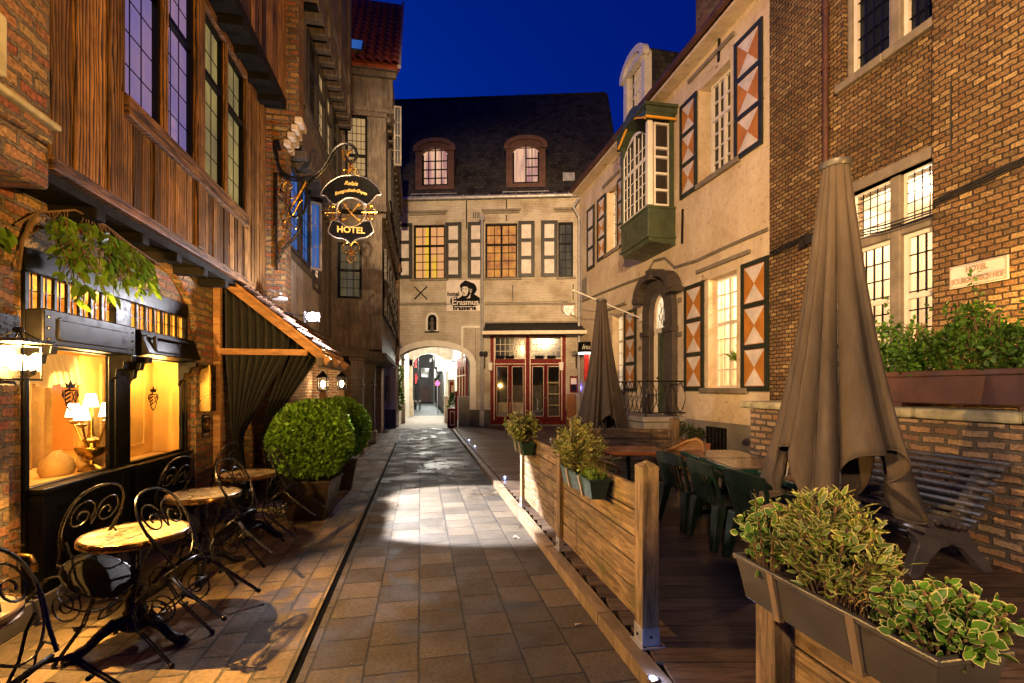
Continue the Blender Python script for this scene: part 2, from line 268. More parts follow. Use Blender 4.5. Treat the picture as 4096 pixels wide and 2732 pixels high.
# ---------------------------------------------------------------- geometry
class MB:
    def __init__(s, T=None): s.v = []; s.f = []; s.mi = []; s.T = T
    def add(s, vs, fs, mi=0):
        b = len(s.v)
        for p in vs: s.v.append(s.T(*p) if s.T else Vector(p))
        for f in fs: s.f.append([b+i for i in f]); s.mi.append(mi)
        return s
    def box(s, a0, a1, b0, b1, c0, c1, mi=0):
        vs = [(a, b, c) for a in (a0, a1) for b in (b0, b1) for c in (c0, c1)]
        return s.add(vs, [(0, 1, 3, 2), (4, 6, 7, 5), (0, 4, 5, 1), (2, 3, 7, 6), (0, 2, 6, 4), (1, 5, 7, 3)], mi)
    def taper(s, a0, a1, b0, b1, c0, c1, k, mi=0):              # box whose foot (c0) is k times its head
        vs = []
        for c, q in ((c0, k), (c1, 1)):
            ca, cb, ha, hb = (a0+a1)/2, (b0+b1)/2, (a1-a0)/2*q, (b1-b0)/2*q
            vs += [(ca-ha, cb-hb, c), (ca+ha, cb-hb, c), (ca+ha, cb+hb, c), (ca-ha, cb+hb, c)]
        return s.add(vs, [(3, 2, 1, 0), (4, 5, 6, 7)]+[(i, (i+1) % 4, 4+(i+1) % 4, 4+i) for i in range(4)], mi)
    def bar(s, p, q, w, h=None, up=(0, 0, 1), mi=0):
        p, q = Vector(p), Vector(q); h = h or w; d = (q-p).normalized(); u = Vector(up)
        if abs(d.dot(u)) > .95: u = Vector((1, 0, 0))
        a = d.cross(u).normalized(); b = a.cross(d); vs = []
        for e in (p, q):
            for i, j in ((-1, -1), (1, -1), (1, 1), (-1, 1)): vs.append(tuple(e+a*(i*w/2)+b*(j*h/2)))
        return s.add(vs, [(3, 2, 1, 0), (4, 5, 6, 7)]+[(i, (i+1) % 4, 4+(i+1) % 4, 4+i) for i in range(4)], mi)
    def tube(s, pts, r, n=6, cyc=False, mi=0):
        P = [Vector(p) for p in pts]; k = len(P); rr = r if hasattr(r, '__len__') else [r]*k; vs = []; a = None
        for i, p in enumerate(P):
            d = (P[(i+1) % k]-P[i-1]) if cyc else (P[min(i+1, k-1)]-P[max(i-1, 0)])
            d = d.normalized() if d.length > 1e-9 else Vector((0, 0, 1))
            if a is None: a = d.orthogonal().normalized()
            a = a-d*a.dot(d); a = a.normalized() if a.length > 1e-6 else d.orthogonal().normalized(); b = d.cross(a)
            for j in range(n):
                t = 2*PI*j/n; vs.append(tuple(p+(a*math.cos(t)+b*math.sin(t))*rr[i]))
        fs = []
        for i in range(k if cyc else k-1):
            for j in range(n): i2 = (i+1) % k; fs.append((i*n+j, i*n+(j+1) % n, i2*n+(j+1) % n, i2*n+j))
        if not cyc: fs += [tuple(range(n))[::-1], tuple((k-1)*n+j for j in range(n))]
        return s.add(vs, fs, mi)
    def lathe(s, prof, c=(0, 0, 0), n=16, mi=0):
        vs = [(c[0]+r*math.cos(2*PI*j/n), c[1]+r*math.sin(2*PI*j/n), c[2]+z) for r, z in prof for j in range(n)]
        fs = [(i*n+j, i*n+(j+1) % n, (i+1)*n+(j+1) % n, (i+1)*n+j) for i in range(len(prof)-1) for j in range(n)]
        fs += [tuple(range(n))[::-1], tuple((len(prof)-1)*n+j for j in range(n))]
        return s.add(vs, fs, mi)
    def ell(s, c, r, n=12, m=8, mi=0):
        r = r if hasattr(r, '__len__') else (r,)*3
        pr = [(max(1e-3, math.sin(PI*i/m)), -math.cos(PI*i/m)) for i in range(m+1)]
        vs = [(c[0]+r[0]*q*math.cos(2*PI*j/n), c[1]+r[1]*q*math.sin(2*PI*j/n), c[2]+r[2]*z) for q, z in pr for j in range(n)]
        return s.add(vs, [(i*n+j, i*n+(j+1) % n, (i+1)*n+(j+1) % n, (i+1)*n+j) for i in range(m) for j in range(n)], mi)
    def prism(s, poly, b0, b1, holes=(), mi=0):                  # outline in the (a, c) plane, thickness along b
        loops = [list(poly)]+[list(h) for h in holes]; flat = [p for l in loops for p in l]; k = len(flat)
        tri = geometry.tessellate_polygon([[Vector((p[0], p[1], 0)) for p in l] for l in loops])
        vs = [(p[0], b1, p[1]) for p in flat]+[(p[0], b0, p[1]) for p in flat]
        fs = [tuple(t) for t in tri]+[tuple(k+i for i in t)[::-1] for t in tri]; o = 0
        for l in loops:
            n = len(l); fs += [(o+i, o+(i+1) % n, k+o+(i+1) % n, k+o+i) for i in range(n)]; o += n
        return s.add(vs, fs, mi)

OFF = {}
def tag(o, label=None, cat=None, group=None, kind=None):
    for k, v in (('label', label), ('category', cat), ('group', group), ('kind', kind)):
        if v: o[k] = v
    return o
def thing(name, label, cat, loc=(0, 0, 0), group=None):
    o = bpy.data.objects.new(name, None); COL.objects.link(o); o.location = loc; o.empty_display_size = .1
    OFF[o.name] = Vector(loc); return tag(o, label, cat, group)
def link_mesh(me, name, mats, parent, off):
    o = bpy.data.objects.new(name, me); COL.objects.link(o)
    for m in (mats if isinstance(mats, (list, tuple)) else [mats]): me.materials.append(MATS[m])
    if parent is not None: o.parent = parent
    else: o.location = off
    OFF[o.name] = Vector(off); return o
def build(mb, name, mats, parent=None, smooth=None, bev=0, loc=None, uvs=True, fixn=True):
    co = np.array([tuple(p) for p in mb.v], dtype=float)
    if parent is not None: off = OFF[parent.name]
    elif loc is not None: off = Vector(loc)
    else: off = Vector((co[:, 0].mean(), co[:, 1].mean(), co[:, 2].min()))
    me = bpy.data.meshes.new(name); me.from_pydata((co-np.array(off)).tolist(), [], mb.f)
    if fixn:
        bm = bmesh.new(); bm.from_mesh(me); bmesh.ops.recalc_face_normals(bm, faces=bm.faces); bm.to_mesh(me); bm.free()
    me.polygons.foreach_set('material_index', mb.mi)
    if uvs:
        uv = me.uv_layers.new(name='UVMap'); nl = len(me.loops); li = np.zeros(nl, int); me.loops.foreach_get('vertex_index', li)
        k = len(me.polygons); nn = np.zeros(k*3); me.polygons.foreach_get('normal', nn); nn = nn.reshape(-1, 3); tot = np.zeros(k, int); me.polygons.foreach_get('loop_total', tot)
        nl_ = np.repeat(nn, tot, 0); me_co = np.zeros(len(me.vertices)*3); me.vertices.foreach_get('co', me_co); p = me_co.reshape(-1, 3)[li]+np.array(off)
        h = np.hypot(nl_[:, 0], nl_[:, 1]); flat = h < .6; hh = np.maximum(h, 1e-6); tx, ty = -nl_[:, 1]/hh, nl_[:, 0]/hh
        sg = np.where(np.abs(tx) > np.abs(ty), np.sign(tx), np.sign(ty)); tx, ty = tx*sg, ty*sg
        U = np.where(flat, p[:, 0], p[:, 0]*tx+p[:, 1]*ty); V = np.where(flat, p[:, 1], p[:, 2])
        uv.data.foreach_set('uv', np.stack([U, V], 1).ravel())
    if smooth:
        me.polygons.foreach_set('use_smooth', [True]*len(me.polygons)); me.set_sharp_from_angle(angle=R(smooth if smooth is not True else 45))
    o = link_mesh(me, name, mats, parent, off)
    if bev:
        b = o.modifiers.new('edge', 'BEVEL'); b.width = bev; b.segments = 2; b.limit_method = 'ANGLE'; b.angle_limit = R(40)
    return o
def copy_tree(o, parent=None, **kw):
    c = o.copy(); COL.objects.link(c); c.parent = parent; OFF[c.name] = OFF.get(o.name, Vector())
    for k, v in kw.items():
        if k in ('location', 'rotation_euler'): setattr(c, k, v)
        elif v: c[k] = v
    for ch in list(o.children): copy_tree(ch, c)
    return c
def text(body, size, T, mat, name, parent, al='CENTER', shear=0, ext=.004, bold=0, sp=1.0):
    cu = bpy.data.curves.new('t', 'FONT'); cu.body = body; cu.size = size; cu.align_x = al; cu.shear = shear; cu.extrude = ext; cu.offset = bold; cu.space_character = sp
    cu.resolution_u = 4
    o = bpy.data.objects.new('t', cu); COL.objects.link(o); dg = bpy.context.evaluated_depsgraph_get(); me = bpy.data.meshes.new_from_object(o.evaluated_get(dg))
    mb = MB(T); mb.add([(v.co.x, v.co.z+ext, v.co.y) for v in me.vertices], [tuple(p.vertices) for p in me.polygons])
    bpy.data.objects.remove(o); bpy.data.curves.remove(cu); bpy.data.meshes.remove(me)
    return build(mb, name, mat, parent, fixn=False)
def spiral(c, r0, r1, a0, turns, n=22):
    return [(c[0]+(r0+(r1-r0)*i/n)*math.cos(a0+2*PI*turns*i/n), c[1]+(r0+(r1-r0)*i/n)*math.sin(a0+2*PI*turns*i/n)) for i in range(n+1)]
def arcpts(c, rx, rz, a0, a1, n=12): return [(c[0]+rx*math.cos(a0+(a1-a0)*i/n), c[1]+rz*math.sin(a0+(a1-a0)*i/n)) for i in range(n+1)]
def rect(a0, a1, c0, c1): return [(a0, c0), (a1, c0), (a1, c1), (a0, c1)]
def leaves(pos, dirs, L, W, name, mat, parent=None, loc=None, fold=.25, jl=.45, kind=None):
    pos, dirs = np.asarray(pos, float), np.asarray(dirs, float); n = len(pos); d = dirs/np.linalg.norm(dirs, axis=1)[:, None]
    rv = RS.normal(size=(n, 3)); a = np.cross(d, rv); a /= np.linalg.norm(a, axis=1)[:, None]; b = np.cross(a, d)
    s = 1+jl*(RS.rand(n, 1)*2-1); l, w = L*s, W*s
    P = [pos, pos+d*l*.35-a*w*.5+b*w*fold, pos+d*l, pos+d*l*.35+a*w*.5+b*w*fold, pos+d*l*.7-a*w*.38+b*w*fold*.6, pos+d*l*.7+a*w*.38+b*w*fold*.6, pos+d*l*.5]
    co = np.stack(P, 1).reshape(-1, 3); off = np.array(OFF[parent.name] if parent is not None else (loc if loc is not None else (co[:, 0].mean(), co[:, 1].mean(), co[:, 2].min())))
    fs = []; uvv = []
    for i in range(n):
        k = 7*i; fs += [(k, k+6, k+1), (k+1, k+6, k+4), (k+4, k+6, k+2), (k, k+3, k+6), (k+3, k+5, k+6), (k+5, k+2, k+6)]
    me = bpy.data.meshes.new(name); me.from_pydata((co-off).tolist(), [], fs)
    uv = me.uv_layers.new(name='UVMap'); li = np.zeros(len(me.loops), int); me.loops.foreach_get('vertex_index', li)
    e = np.array([.5, 1, 1, 1, 1, 1, 0.]); U = e[li % 7]; uv.data.foreach_set('uv', np.stack([U, U*0], 1).ravel())
    me.polygons.foreach_set('use_smooth', [True]*len(me.polygons))
    o = link_mesh(me, name, mat, parent, tuple(off))
    if kind: o['kind'] = kind
    return o

def window(fr, s0, s1, z0, z1, d, nx, nz, fm, pm, parent, fw=.06, mw=.022, mull=1, transom=(), dep=.05, name='window', pane=True):
    mb = MB(fr); a, b = d-dep, d
    mb.box(s0, s0+fw, a, b, z0, z1); mb.box(s1-fw, s1, a, b, z0, z1); mb.box(s0+fw, s1-fw, a, b, z0, z0+fw); mb.box(s0+fw, s1-fw, a, b, z1-fw, z1)
    xs = [s0+fw+(s1-s0-2*fw)*i/(mull+1) for i in range(mull+2)]
    for x in xs[1:-1]: mb.box(x-fw*.6, x+fw*.6, a, b-.004, z0+fw, z1-fw)
    for t in transom: mb.box(s0+fw, s1-fw, a, b+.006, t-fw*.6, t+fw*.6)
    zs = [z0+fw]+list(transom)+[z1-fw]
    for i in range(mull+1):
        lo, hi = (a-.002, a+.006) if mw < .016 else (a+.01, b-.012)
        for k in range(1, nx): x = xs[i]+(xs[i+1]-xs[i])*k/nx; mb.box(x-mw/2, x+mw/2, lo, hi, z0+fw, z1-fw)
    tot = z1-z0
    for q in range(len(zs)-1):
        m = max(1, round(nz*(zs[q+1]-zs[q])/tot))
        for k in range(1, m): z = zs[q]+(zs[q+1]-zs[q])*k/m; mb.box(s0+fw, s1-fw, a-.001 if mw < .016 else a+.012, a+.007 if mw < .016 else b-.014, z-mw/2, z+mw/2)
    w = build(mb, name, fm, parent)
    if pane:
        p = MB(fr); p.box(s0+fw*.5, s1-fw*.5, a-.012, a-.004, z0+fw*.5, z1-fw*.5); build(p, 'pane', pm, w)
    return w
def shutter(fr, s0, s1, z0, z1, kind, parent, d=.02, n=3, fm='dark_green', rw=.1, t=.045):
    mb = MB(fr); mb.box(s0, s0+rw, d, d+t, z0, z1); mb.box(s1-rw, s1, d, d+t, z0, z1); h = (z1-z0-rw*(n+1))/n
    for i in range(n+1): z = z0+i*(h+rw); mb.box(s0+rw, s1-rw, d, d+t-.002, z, z+rw)
    o = build(mb, 'shutter', fm, parent); p = MB(fr); q = MB(fr)
    for i in range(n):
        a, b = z0+rw+i*(h+rw), z0+(i+1)*(h+rw); p.box(s0+rw, s1-rw, d+.005, d+t*.6, a, b)
        if kind == 'hourglass':
            c = (s0+s1)/2; m = (a+b)/2; g = .015
            for tri in ([(s0+rw+g, b-g), (s1-rw-g, b-g), (c, m+.01)], [(s0+rw+g, a+g), (s1-rw-g, a+g), (c, m-.01)]): q.prism(tri, d+t*.6, d+t*.6+.006)
    build(p, 'panel', 'orange_paint' if kind == 'hourglass' else 'ivory_panel', o)
    if kind == 'hourglass': build(q, 'painted_triangle', 'ivory_panel', o)
    return o
def lamp(name, typ, loc, e, col, size=.1, parent=None, rot=None, **kw):
    l = bpy.data.lights.new(name, typ); l.energy = e; l.color = col
    if typ in ('POINT', 'SPOT'): l.shadow_soft_size = size
    for k, v in kw.items(): setattr(l, k, v)
    o = bpy.data.objects.new(name, l); COL.objects.link(o); o.location = loc
    if rot is not None: o.rotation_euler = (Vector(rot)-Vector(loc)).to_track_quat('-Z', 'Y').to_euler()
    return o
X_ = lambda x: (lambda s, d, z: Vector((x+d, s, z)))          # wall on the left: plane X=x facing +X, s = Y
XR = lambda x: (lambda s, d, z: Vector((x-d, s, z)))          # wall on the right facing -X
YF = lambda y: (lambda s, d, z: Vector((s, y-d, z)))          # wall facing the viewer
WR = Fr((6.82, 8.5), (6.5, 19.26)); BK = Fr((-.915, 21.13), (6.5, 19.26))
# ================================================================ the ground
def structure(mb, name, mat, **kw): return tag(build(mb, name, mat, **kw), kind='structure')
m = MB(); m.box(-60, 60, -12, 130, -.3, -.03); structure(m, 'ground', 'asphalt')
m = MB(); m.box(-.70, 1.24, -5, 20.6, -.1, 0); structure(m, 'lane_paving', 'slab')
m = MB(); m.box(-6, -.75, -5, 20.6, -.1, 0); structure(m, 'side_paving', 'sett')
m = MB(); m.box(-.75, -.70, -5, 15.4, -.1, -.014); structure(m, 'drain_channel', 'slot_black')
m = MB(); m.prism([(-1.0, 20.6), (2.3, 20.6), (1.75, 30), (-.7, 30)], -.1, .003); m.v = [Vector((p.x, p.z, p.y)) for p in m.v]; structure(m, 'passage_paving', 'concrete')
m = MB()
for i in range(16):
    y0 = -4.0+i*1.45; m.box(1.235+random.uniform(-.004, .004), 1.335, y0, y0+1.44, 0, .095+random.uniform(-.003, .003))
structure(m, 'deck_kerb', 'kerb_board')
# deck boards run square to the view, butted lengths with open joints
m = MB(); DK = R(-10.75); du, dv = Vector((math.cos(DK), math.sin(DK), 0)), Vector((-math.sin(DK), math.cos(DK), 0))
k = -14
while k*.215 < 21:
    a0 = Vector((1.34, 0, 0)); y = k*.215
    s0 = (1.34-(-dv.x*0)-y*dv.x)/du.x; s1 = (6.95-y*dv.x)/du.x; cut = s0+random.choice((2.2, 3.1, 3.9))
    for p, q in ((s0, cut-.002), (cut+.002, s1)):
        z = .1+random.uniform(-.002, .002); vs = []
        for zz in (.06, z):
            for s, t in ((p, y), (q, y), (q, y+.206), (p, y+.206)): w = du*s+dv*t; vs.append((w.x, w.y, zz))
        m.add(vs, [(3, 2, 1, 0), (4, 5, 6, 7)]+[(i, (i+1) % 4, 4+(i+1) % 4, 4+i) for i in range(4)])
    k += 1
m.v = [Vector((p.x, min(p.y, 19.9), p.z)) for p in m.v]
o = structure(m, 'deck', 'deck_board')
# grain along the boards: re-project UVs on the board direction
uv = o.data.uv_layers[0].data
for l in o.data.loops:
    p = o.data.vertices[l.vertex_index].co+Vector(OFF[o.name]); uv[l.index].uv = (p.dot(du), p.dot(dv)+p.z)
m = MB(); m.box(1.34, 7.0, -3.2, 19.9, .0, .05); structure(m, 'deck_base', 'black_matt')

# ================================================================ left: brick shop with timber upper floor
LX = -2.75; T = X_(LX)
shop = thing('brick_shop', 'old brick shop with lit black shopfront under an overhanging charred timber storey', 'building', (LX, 5, 0))
m = MB(T); ar = [(6.67, 2.42)]+[(5.27+1.40*math.cos(a), 2.42+.72*math.sin(a)) for a in [PI*i/16 for i in range(17)]]+[(3.87, 2.42)]
m.prism(rect(2.0, 7.25, 0, 3.35), -.3, 0, [[(3.87, .12), (6.67, .12)]+ar[1:-1]]); build(m, 'wall', 'old_brick', shop)
m = MB(T); m.prism([(3.87, .12), (6.67, .12)]+ar[1:-1], -.11, -.07, [rect(4.07, 6.56, .2, 2.66)]); build(m, 'recessed_wall', 'old_brick', shop)
m = MB(T)
for i in range(24):
    a0, a1 = PI*i/24+.01, PI*(i+1)/24-.01
    f = lambda a, e: (5.27+(1.40+e)*math.cos(a), 2.42+(.72+e)*math.sin(a)); m.prism([f(a0, .005), f(a1, .005), f(a1, .13), f(a0, .13)], -.05, .008)
build(m, 'brick_arch', 'old_brick', shop)
m = MB(T); m.box(1.5, 7.25, -.2, .06, 0, .17); build(m, 'plinth', 'dark_plinth', shop, bev=.01)
# upper brick pier left of the timber storey, on a mossy corbel
m = MB(X_(-2.40)); m.box(1.2, 3.70, -.6, 0, 3.40, 8.5); build(m, 'upper_pier', 'old_brick', shop)
m = MB(X_(-2.40))
for z in (3.5, 4.0, 4.5, 5.0, 5.55): m.box(1.3, 3.28+.07*((z*2) % 2), -.1, .02, z, z+.36)
build(m, 'quoin', 'mossy_stone', shop, bev=.02)
m = MB(X_(-2.40)); m.box(1.2, 3.71, -.5, 0, 2.98, 3.27); m.box(1.2, 3.72, -.36, .02, 3.28, 3.39); build(m, 'corbel', 'old_brick', shop, bev=.03)
m = MB(X_(-2.40)); m.box(1.2, 3.74, -.1, .05, 3.39, 3.43); build(m, 'ledge', 'mossy_stone', shop, bev=.015)
m = MB(TB_) if False else MB(X_(-2.40)); m.box(3.72, 8.26, -.5, -.13, 3.2, 6.05); m.box(3.72, 8.26, -.5, .2, 6.3, 9.4); build(m, 'backing', 'black_matt', shop)
# shopfront joinery
m = MB(T); m.box(4.07, 6.56, -.12, -.04, 2.53, 2.70); m.box(4.07, 4.12, -.10, -.045, .2, 2.53); m.box(6.5, 6.56, -.09, -.045, .2, 2.53)
m.box(5.12, 5.36, -.10, -.04, .2, 2.53); m.box(4.12, 5.12, -.10, -.05, 1.98, 2.08); m.box(5.36, 6.5, -.10, -.05, 1.98, 2.08)
for a, b in ((4.12, 5.12), (5.36, 6.5)):
    m.box(a, b, -.12, -.06, .90, .95); m.box(b-.07, b, -.09, -.055, .95, 1.98)
sf = build(m, 'shopfront', 'black_paint', shop, bev=.008)
m = MB(T); m.box(4.09, 5.3, -.05, .06, .90, .945); m.box(5.3, 6.56, -.05, .02, .885, .925); build(m, 'window_sill', 'black_paint', sf, bev=.012)
for a, b, n in ((4.12, 5.12, 7), (5.36, 6.5, 7)):
    m = MB(T)
    for i in range(1, n): x = a+(b-a)*i/n; m.box(x-.013, x+.013, -.09, -.065, 2.08, 2.53)
    for i in range(n): x = a+(b-a)*(i+.5)/n; m.box(x-.004, x+.004, -.09, -.08, 2.08, 2.53)
    m.box(a, b, -.089, -.081, 2.24, 2.248); m.box(a, b, -.089, -.081, 2.40, 2.408)
    w = build(m, 'transom_window', 'black_paint', shop)
    m = MB(T); m.box(a, b, -.098, -.095, 2.08, 2.53); build(m, 'pane', 'shop_glass', w)
    m = MB(T); m.box(a, b, -.092, -.089, .95, 1.98); g = build(m, 'shop_window_pane', 'shop_glass', shop)
# tilted pelmet boxes over the windows, on scrolled brackets
for a, b, dd, zt in ((4.03, 5.17, .10, .0), (5.31, 6.47, .13, .07)):
    m = MB(T); m.v = []; m.add([(s, d, z) for s in (a, b) for d, z in ((-.02, 2.25), (dd-zt, 2.26), (dd+zt*.2, 1.99+zt*.4), (-.02, 1.99))], [(0, 1, 2, 3), (7, 6, 5, 4), (0, 4, 5, 1), (1, 5, 6, 2), (2, 6, 7, 3), (3, 7, 4, 0)])
    bx = build(m, 'pelmet_box', 'black_paint', shop, bev=.012)
    m = MB(T); m.box(a+.16, b-.12, dd-.02, dd+.008, 2.19, 2.21); m.box(a+.16, b-.12, dd-.012, dd+.012, 2.04, 2.06); m.box(a+.14, a+.16, dd-.02, dd+.01, 2.05, 2.2)
    for q in (2.04, 2.12, 2.2): m.ell(T(b-.05, 0, 0)[1:2] and (b-.05, dd-zt*.5, q), .011, 6, 4); m.ell((a+.05, dd-zt*.5, q), .011, 6, 4)
    build(m, 'moulding', 'black_paint', bx)
    for s in (a+.03, b-.11):
        m = MB(T); pr = [(0, 1.99), (.2, 1.99), (.19, 1.93), (.13, 1.92), (.12, 1.86), (.07, 1.85), (.06, 1.78), (.02, 1.76), (0, 1.70)]
        m.T = (lambda ss: (lambda a_, b_, c_: T(ss+b_, a_-.07, c_)))(s); m.prism(pr, 0, .07); build(m, 'bracket', 'black_paint', bx, bev=.006)
# stall risers below the windows
m = MB(T); m.box(4.1, 5.2, -.15, .03, .17, .90); m.box(4.1, 4.24, .03, .045, .17, .9); m.box(5.06, 5.2, .03, .045, .17, .9); m.box(4.24, 5.06, .03, .045, .78, .9); m.box(4.24, 5.06, .03, .045, .17, .32)
build(m, 'stall_riser', 'black_paint', shop, bev=.006)
m = MB(T); m.box(5.38, 6.5, -.15, -.01, .17, .885); m.box(5.38, 5.5, -.01, .008, .17, .885); m.box(6.38, 6.5, -.01, .008, .17, .885); m.box(5.5, 6.38, -.01, .008, .77, .885); m.box(5.5, 6.38, -.01, .008, .17, .3)
build(m, 'stall_riser', 'black_paint', shop, bev=.006)
# the room behind the glass
m = MB(T); m.box(3.9, 7.1, -1.65, -1.6, .2, 2.75); m.box(3.9, 7.1, -1.6, -.2, 2.70, 2.75); m.box(3.85, 3.9, -1.6, -.2, .2, 2.75); m.box(7.1, 7.15, -1.6, -.2, .2, 2.75); m.box(3.9, 7.1, -1.6, -.2, .86, .90)
build(m, 'show_window_room', 'room_cream', shop)
m = MB(T); m.box(5.38, 6.68, -.5, -.46, .9, 2.0); m.box(5.62, 5.66, -.46, -.44, 1.02, 1.93); m.box(6.61, 6.68, -.46, -.112, .9, 2.6); m.box(6.4, 6.44, -.46, -.44, 1.02, 1.93); m.box(5.66, 6.4, -.46, -.44, 1.02, 1.05)
build(m, 'panelled_backdrop', 'drape', shop, bev=.006)
def crest(s, z, h, T, parent):
    m = MB(T); w = h*.27
    sh = [(s-w, z+h*.18), (s+w, z+h*.18), (s+w, z-h*.15), (s+w*.6, z-h*.38), (s, z-h*.5), (s-w*.6, z-h*.38), (s-w, z-h*.15)]
    inn = [(s+(x-s)*.84, z-h*.1+(y-z+h*.1)*.86) for x, y in sh]; m.prism(sh, 0, .002, [inn])
    for k in range(4): y = z-h*.3+k*h*.13; m.prism([(s-w*.85, y), (s, y+h*.1), (s, y+h*.17), (s-w*.85, y+h*.07)], 0, .002)
    m.prism([(s+w*.1, z+h*.12), (s+w*.25, z+h*.12), (s+w*.85, z-h*.2), (s+w*.7, z-h*.2)], 0, .002); m.prism([(s+w*.85, z+h*.1), (s+w*.7, z+h*.1), (s+w*.1, z-h*.2), (s+w*.25, z-h*.2)], 0, .002)
    m.prism([(s-w*.7, z+h*.24), (s+w*.7, z+h*.24), (s+w*.9, z+h*.42), (s+w*.4, z+h*.34), (s, z+h*.5), (s-w*.4, z+h*.34), (s-w*.9, z+h*.42)], 0, .002)
    for q in (-1, 1): m.prism([(s+q*w*1.1, z-h*.1), (s+q*w*1.45, z), (s+q*w*1.25, z+h*.2), (s+q*w*1.1, z+h*.1)], 0, .002)
    build(m, 'crest', 'sign_black', parent)
crest(4.60, 1.62, .26, X_(LX-.086), shop); crest(5.86, 1.57, .27, X_(LX-.086), shop)
# things standing in the window
m = MB(T)
for k in range(26):
    s0 = 4.16+k*.036; m.add([(s0, -.34-.02*(k % 2), 1.98), (s0+.036, -.34-.02*((k+1) % 2), 1.98), (s0+.036, -.30-.05*((k+1) % 2), 1.70+.02*math.sin(k*.8)), (s0, -.30-.05*(k % 2), 1.70+.02*math.sin(k*.8-.8))], [(0, 1, 2, 3)])
tag(build(m, 'window_blind', 'room_pale', fixn=False), 'gathered golden cloth blind at the top of the left shop window', 'blind')
m = MB(T)
def wavy(mb, s0, s1, z0, z1, d, n, amp, wl, tie=None, flare=0):
    r = 14; vs = []; fs = []
    for j in range(r+1):
        z = z0+(z1-z0)*j/r; q = 1.0 if tie is None else 1-.72*math.exp(-((z-tie[1])/.42)**2) if z > tie[1]-.3 else .5
        for i in range(n+1):
            t = i/n; s = s0+(s1-s0)*t
            if tie: s = tie[0]+(s-tie[0])*(1-.85*math.exp(-((z-tie[1])/tie[2])**2)) if z > tie[1] else tie[0]+(s-tie[0])*(.15+.3*min(1, (tie[1]-z)/.8))
            vs.append((s, d+amp*math.sin(t*(s1-s0)/wl*2*PI+.6*math.sin(z*1.3))*(1 if z < z1-.2 else .6)+flare*(1-j/r), z))
    for j in range(r):
        for i in range(n): k = j*(n+1)+i; fs.append((k, k+1, k+n+2, k+n+1))
    mb.add(vs, fs); return mb
wavy(m, 4.9, 5.7, .9, 2.0, -.95, 60, .045, .16); o = tag(build(m, 'window_curtain', 'sack', smooth=True, fixn=False), 'pale gold curtain hanging behind the lamp in the left shop window', 'curtain')
m = MB(T); m.box(4.05, 4.42, -1.59, -1.55, 1.45, 1.95); m.box(4.09, 4.38, -1.55, -1.54, 1.5, 1.9, 1); tag(build(m, 'picture_frame', ['white_paint', 'room_pale']), 'pale framed picture on the wall inside the left shop window', 'picture')
m = MB(T)
for k in range(7): m.ell((4.50+.01*(k % 2), -.9, 1.20+k*.055), (.03+.012*(k % 3), .02, .035), 8, 5)
tag(build(m, 'carved_ornament', 'wicker', smooth=True), 'dark carved wooden garland hanging beside the curtain in the shop window', 'ornament')
for i, (s, d, r, h) in enumerate(((5.02, -.45, .105, .22), (5.42, -.42, .10, .22))):
    m = MB(T); m.lathe([(r*.9, 0), (r*1.08, .05), (r*.95, h*.6), (r*.4, h*.88), (r*.25, h)], (0, 0, 0), 14); m.v = [T(s+p.y*(1.5 if i == 0 else 1.2)*1, 0, .9+p.z)+Vector((d+p.x, 0, 0)) for p in [Vector((q.x-LX, q.y, q.z)) for q in m.v]]
    tag(build(m, 'burlap_sack', 'sack', smooth=True), ['coarse net sack slumped left of the candelabra foot', 'brown burlap sack behind the candelabra, to its right'][i], 'sack', 'sacks in the shop window')
ca = thing('candelabra', 'five-armed gilt candelabra lamp with small lit white shades', 'lamp', (LX-.30, 5.22, .905)); cb = Vector((LX-.30, 5.22, .905))
m = MB(); m.lathe([(.10, 0), (.10, .015), (.075, .03), (.03, .06), (.025, .10), (.10, .15), (.125, .21), (.12, .225), (.05, .22), (.045, .26), (.07, .29), (.03, .32), (.02, .40), (.016, .62)], cb, 16); build(m, 'base', 'brass', ca, smooth=True)
for q, (dx, dy, zt) in enumerate(((0, 0, .74), (.04, -.19, .55), (-.13, -.02, .55), (.12, .02, .57), (.02, .20, .56))):
    if q:
        m = MB(); pts = [cb+Vector((dx*(1-math.cos(t*PI*.5))*1.0+dx*.12*math.sin(t*PI*2), dy*(1-math.cos(t*PI*.5))+dy*.12*math.sin(t*PI*2), .40-.20*math.sin(t*PI*.95)+.07*t*t*(1 if q != 1 else .7)+.03*math.sin(t*7))) for t in [i/14 for i in range(15)]]; m.tube(pts, [.014-.005*abs(math.sin(i*.9)) for i in range(15)], 6); m.tube([pts[7]+Vector((0, a*.6, b)) for a, b in spiral((0, .03), .045, .008, 0, 1.4, 14)], .006, 5); m.lathe([(.012, 0), (.04, .02), (.045, .03), (.014, .04), (.014, .08)], pts[-1]+Vector((0, 0, -.02)), 10); build(m, 'arm', 'brass', ca, smooth=True)
        top = pts[-1]+Vector((0, 0, .05))
    else: top = cb+Vector((0, 0, .60))
    m = MB(); m.lathe([(.062, 0), (.036, .125)], top, 16); build(m, 'lamp_shade', 'shade_glow', ca, smooth=True)
lamp('candelabra_light', 'POINT', cb+Vector((.0, 0, .85)), 26, (1, .62, .22), .12); lamp('window_light', 'POINT', (LX-.75, 6.05, 2.3), 40, (1, .58, .16), .1); lamp('window_light', 'POINT', (LX-.7, 4.6, 2.35), 42, (1, .6, .18), .1)
lamp('window_light', 'POINT', (LX-.25, 6.3, 1.85), 14, (1, .6, .18), .1)

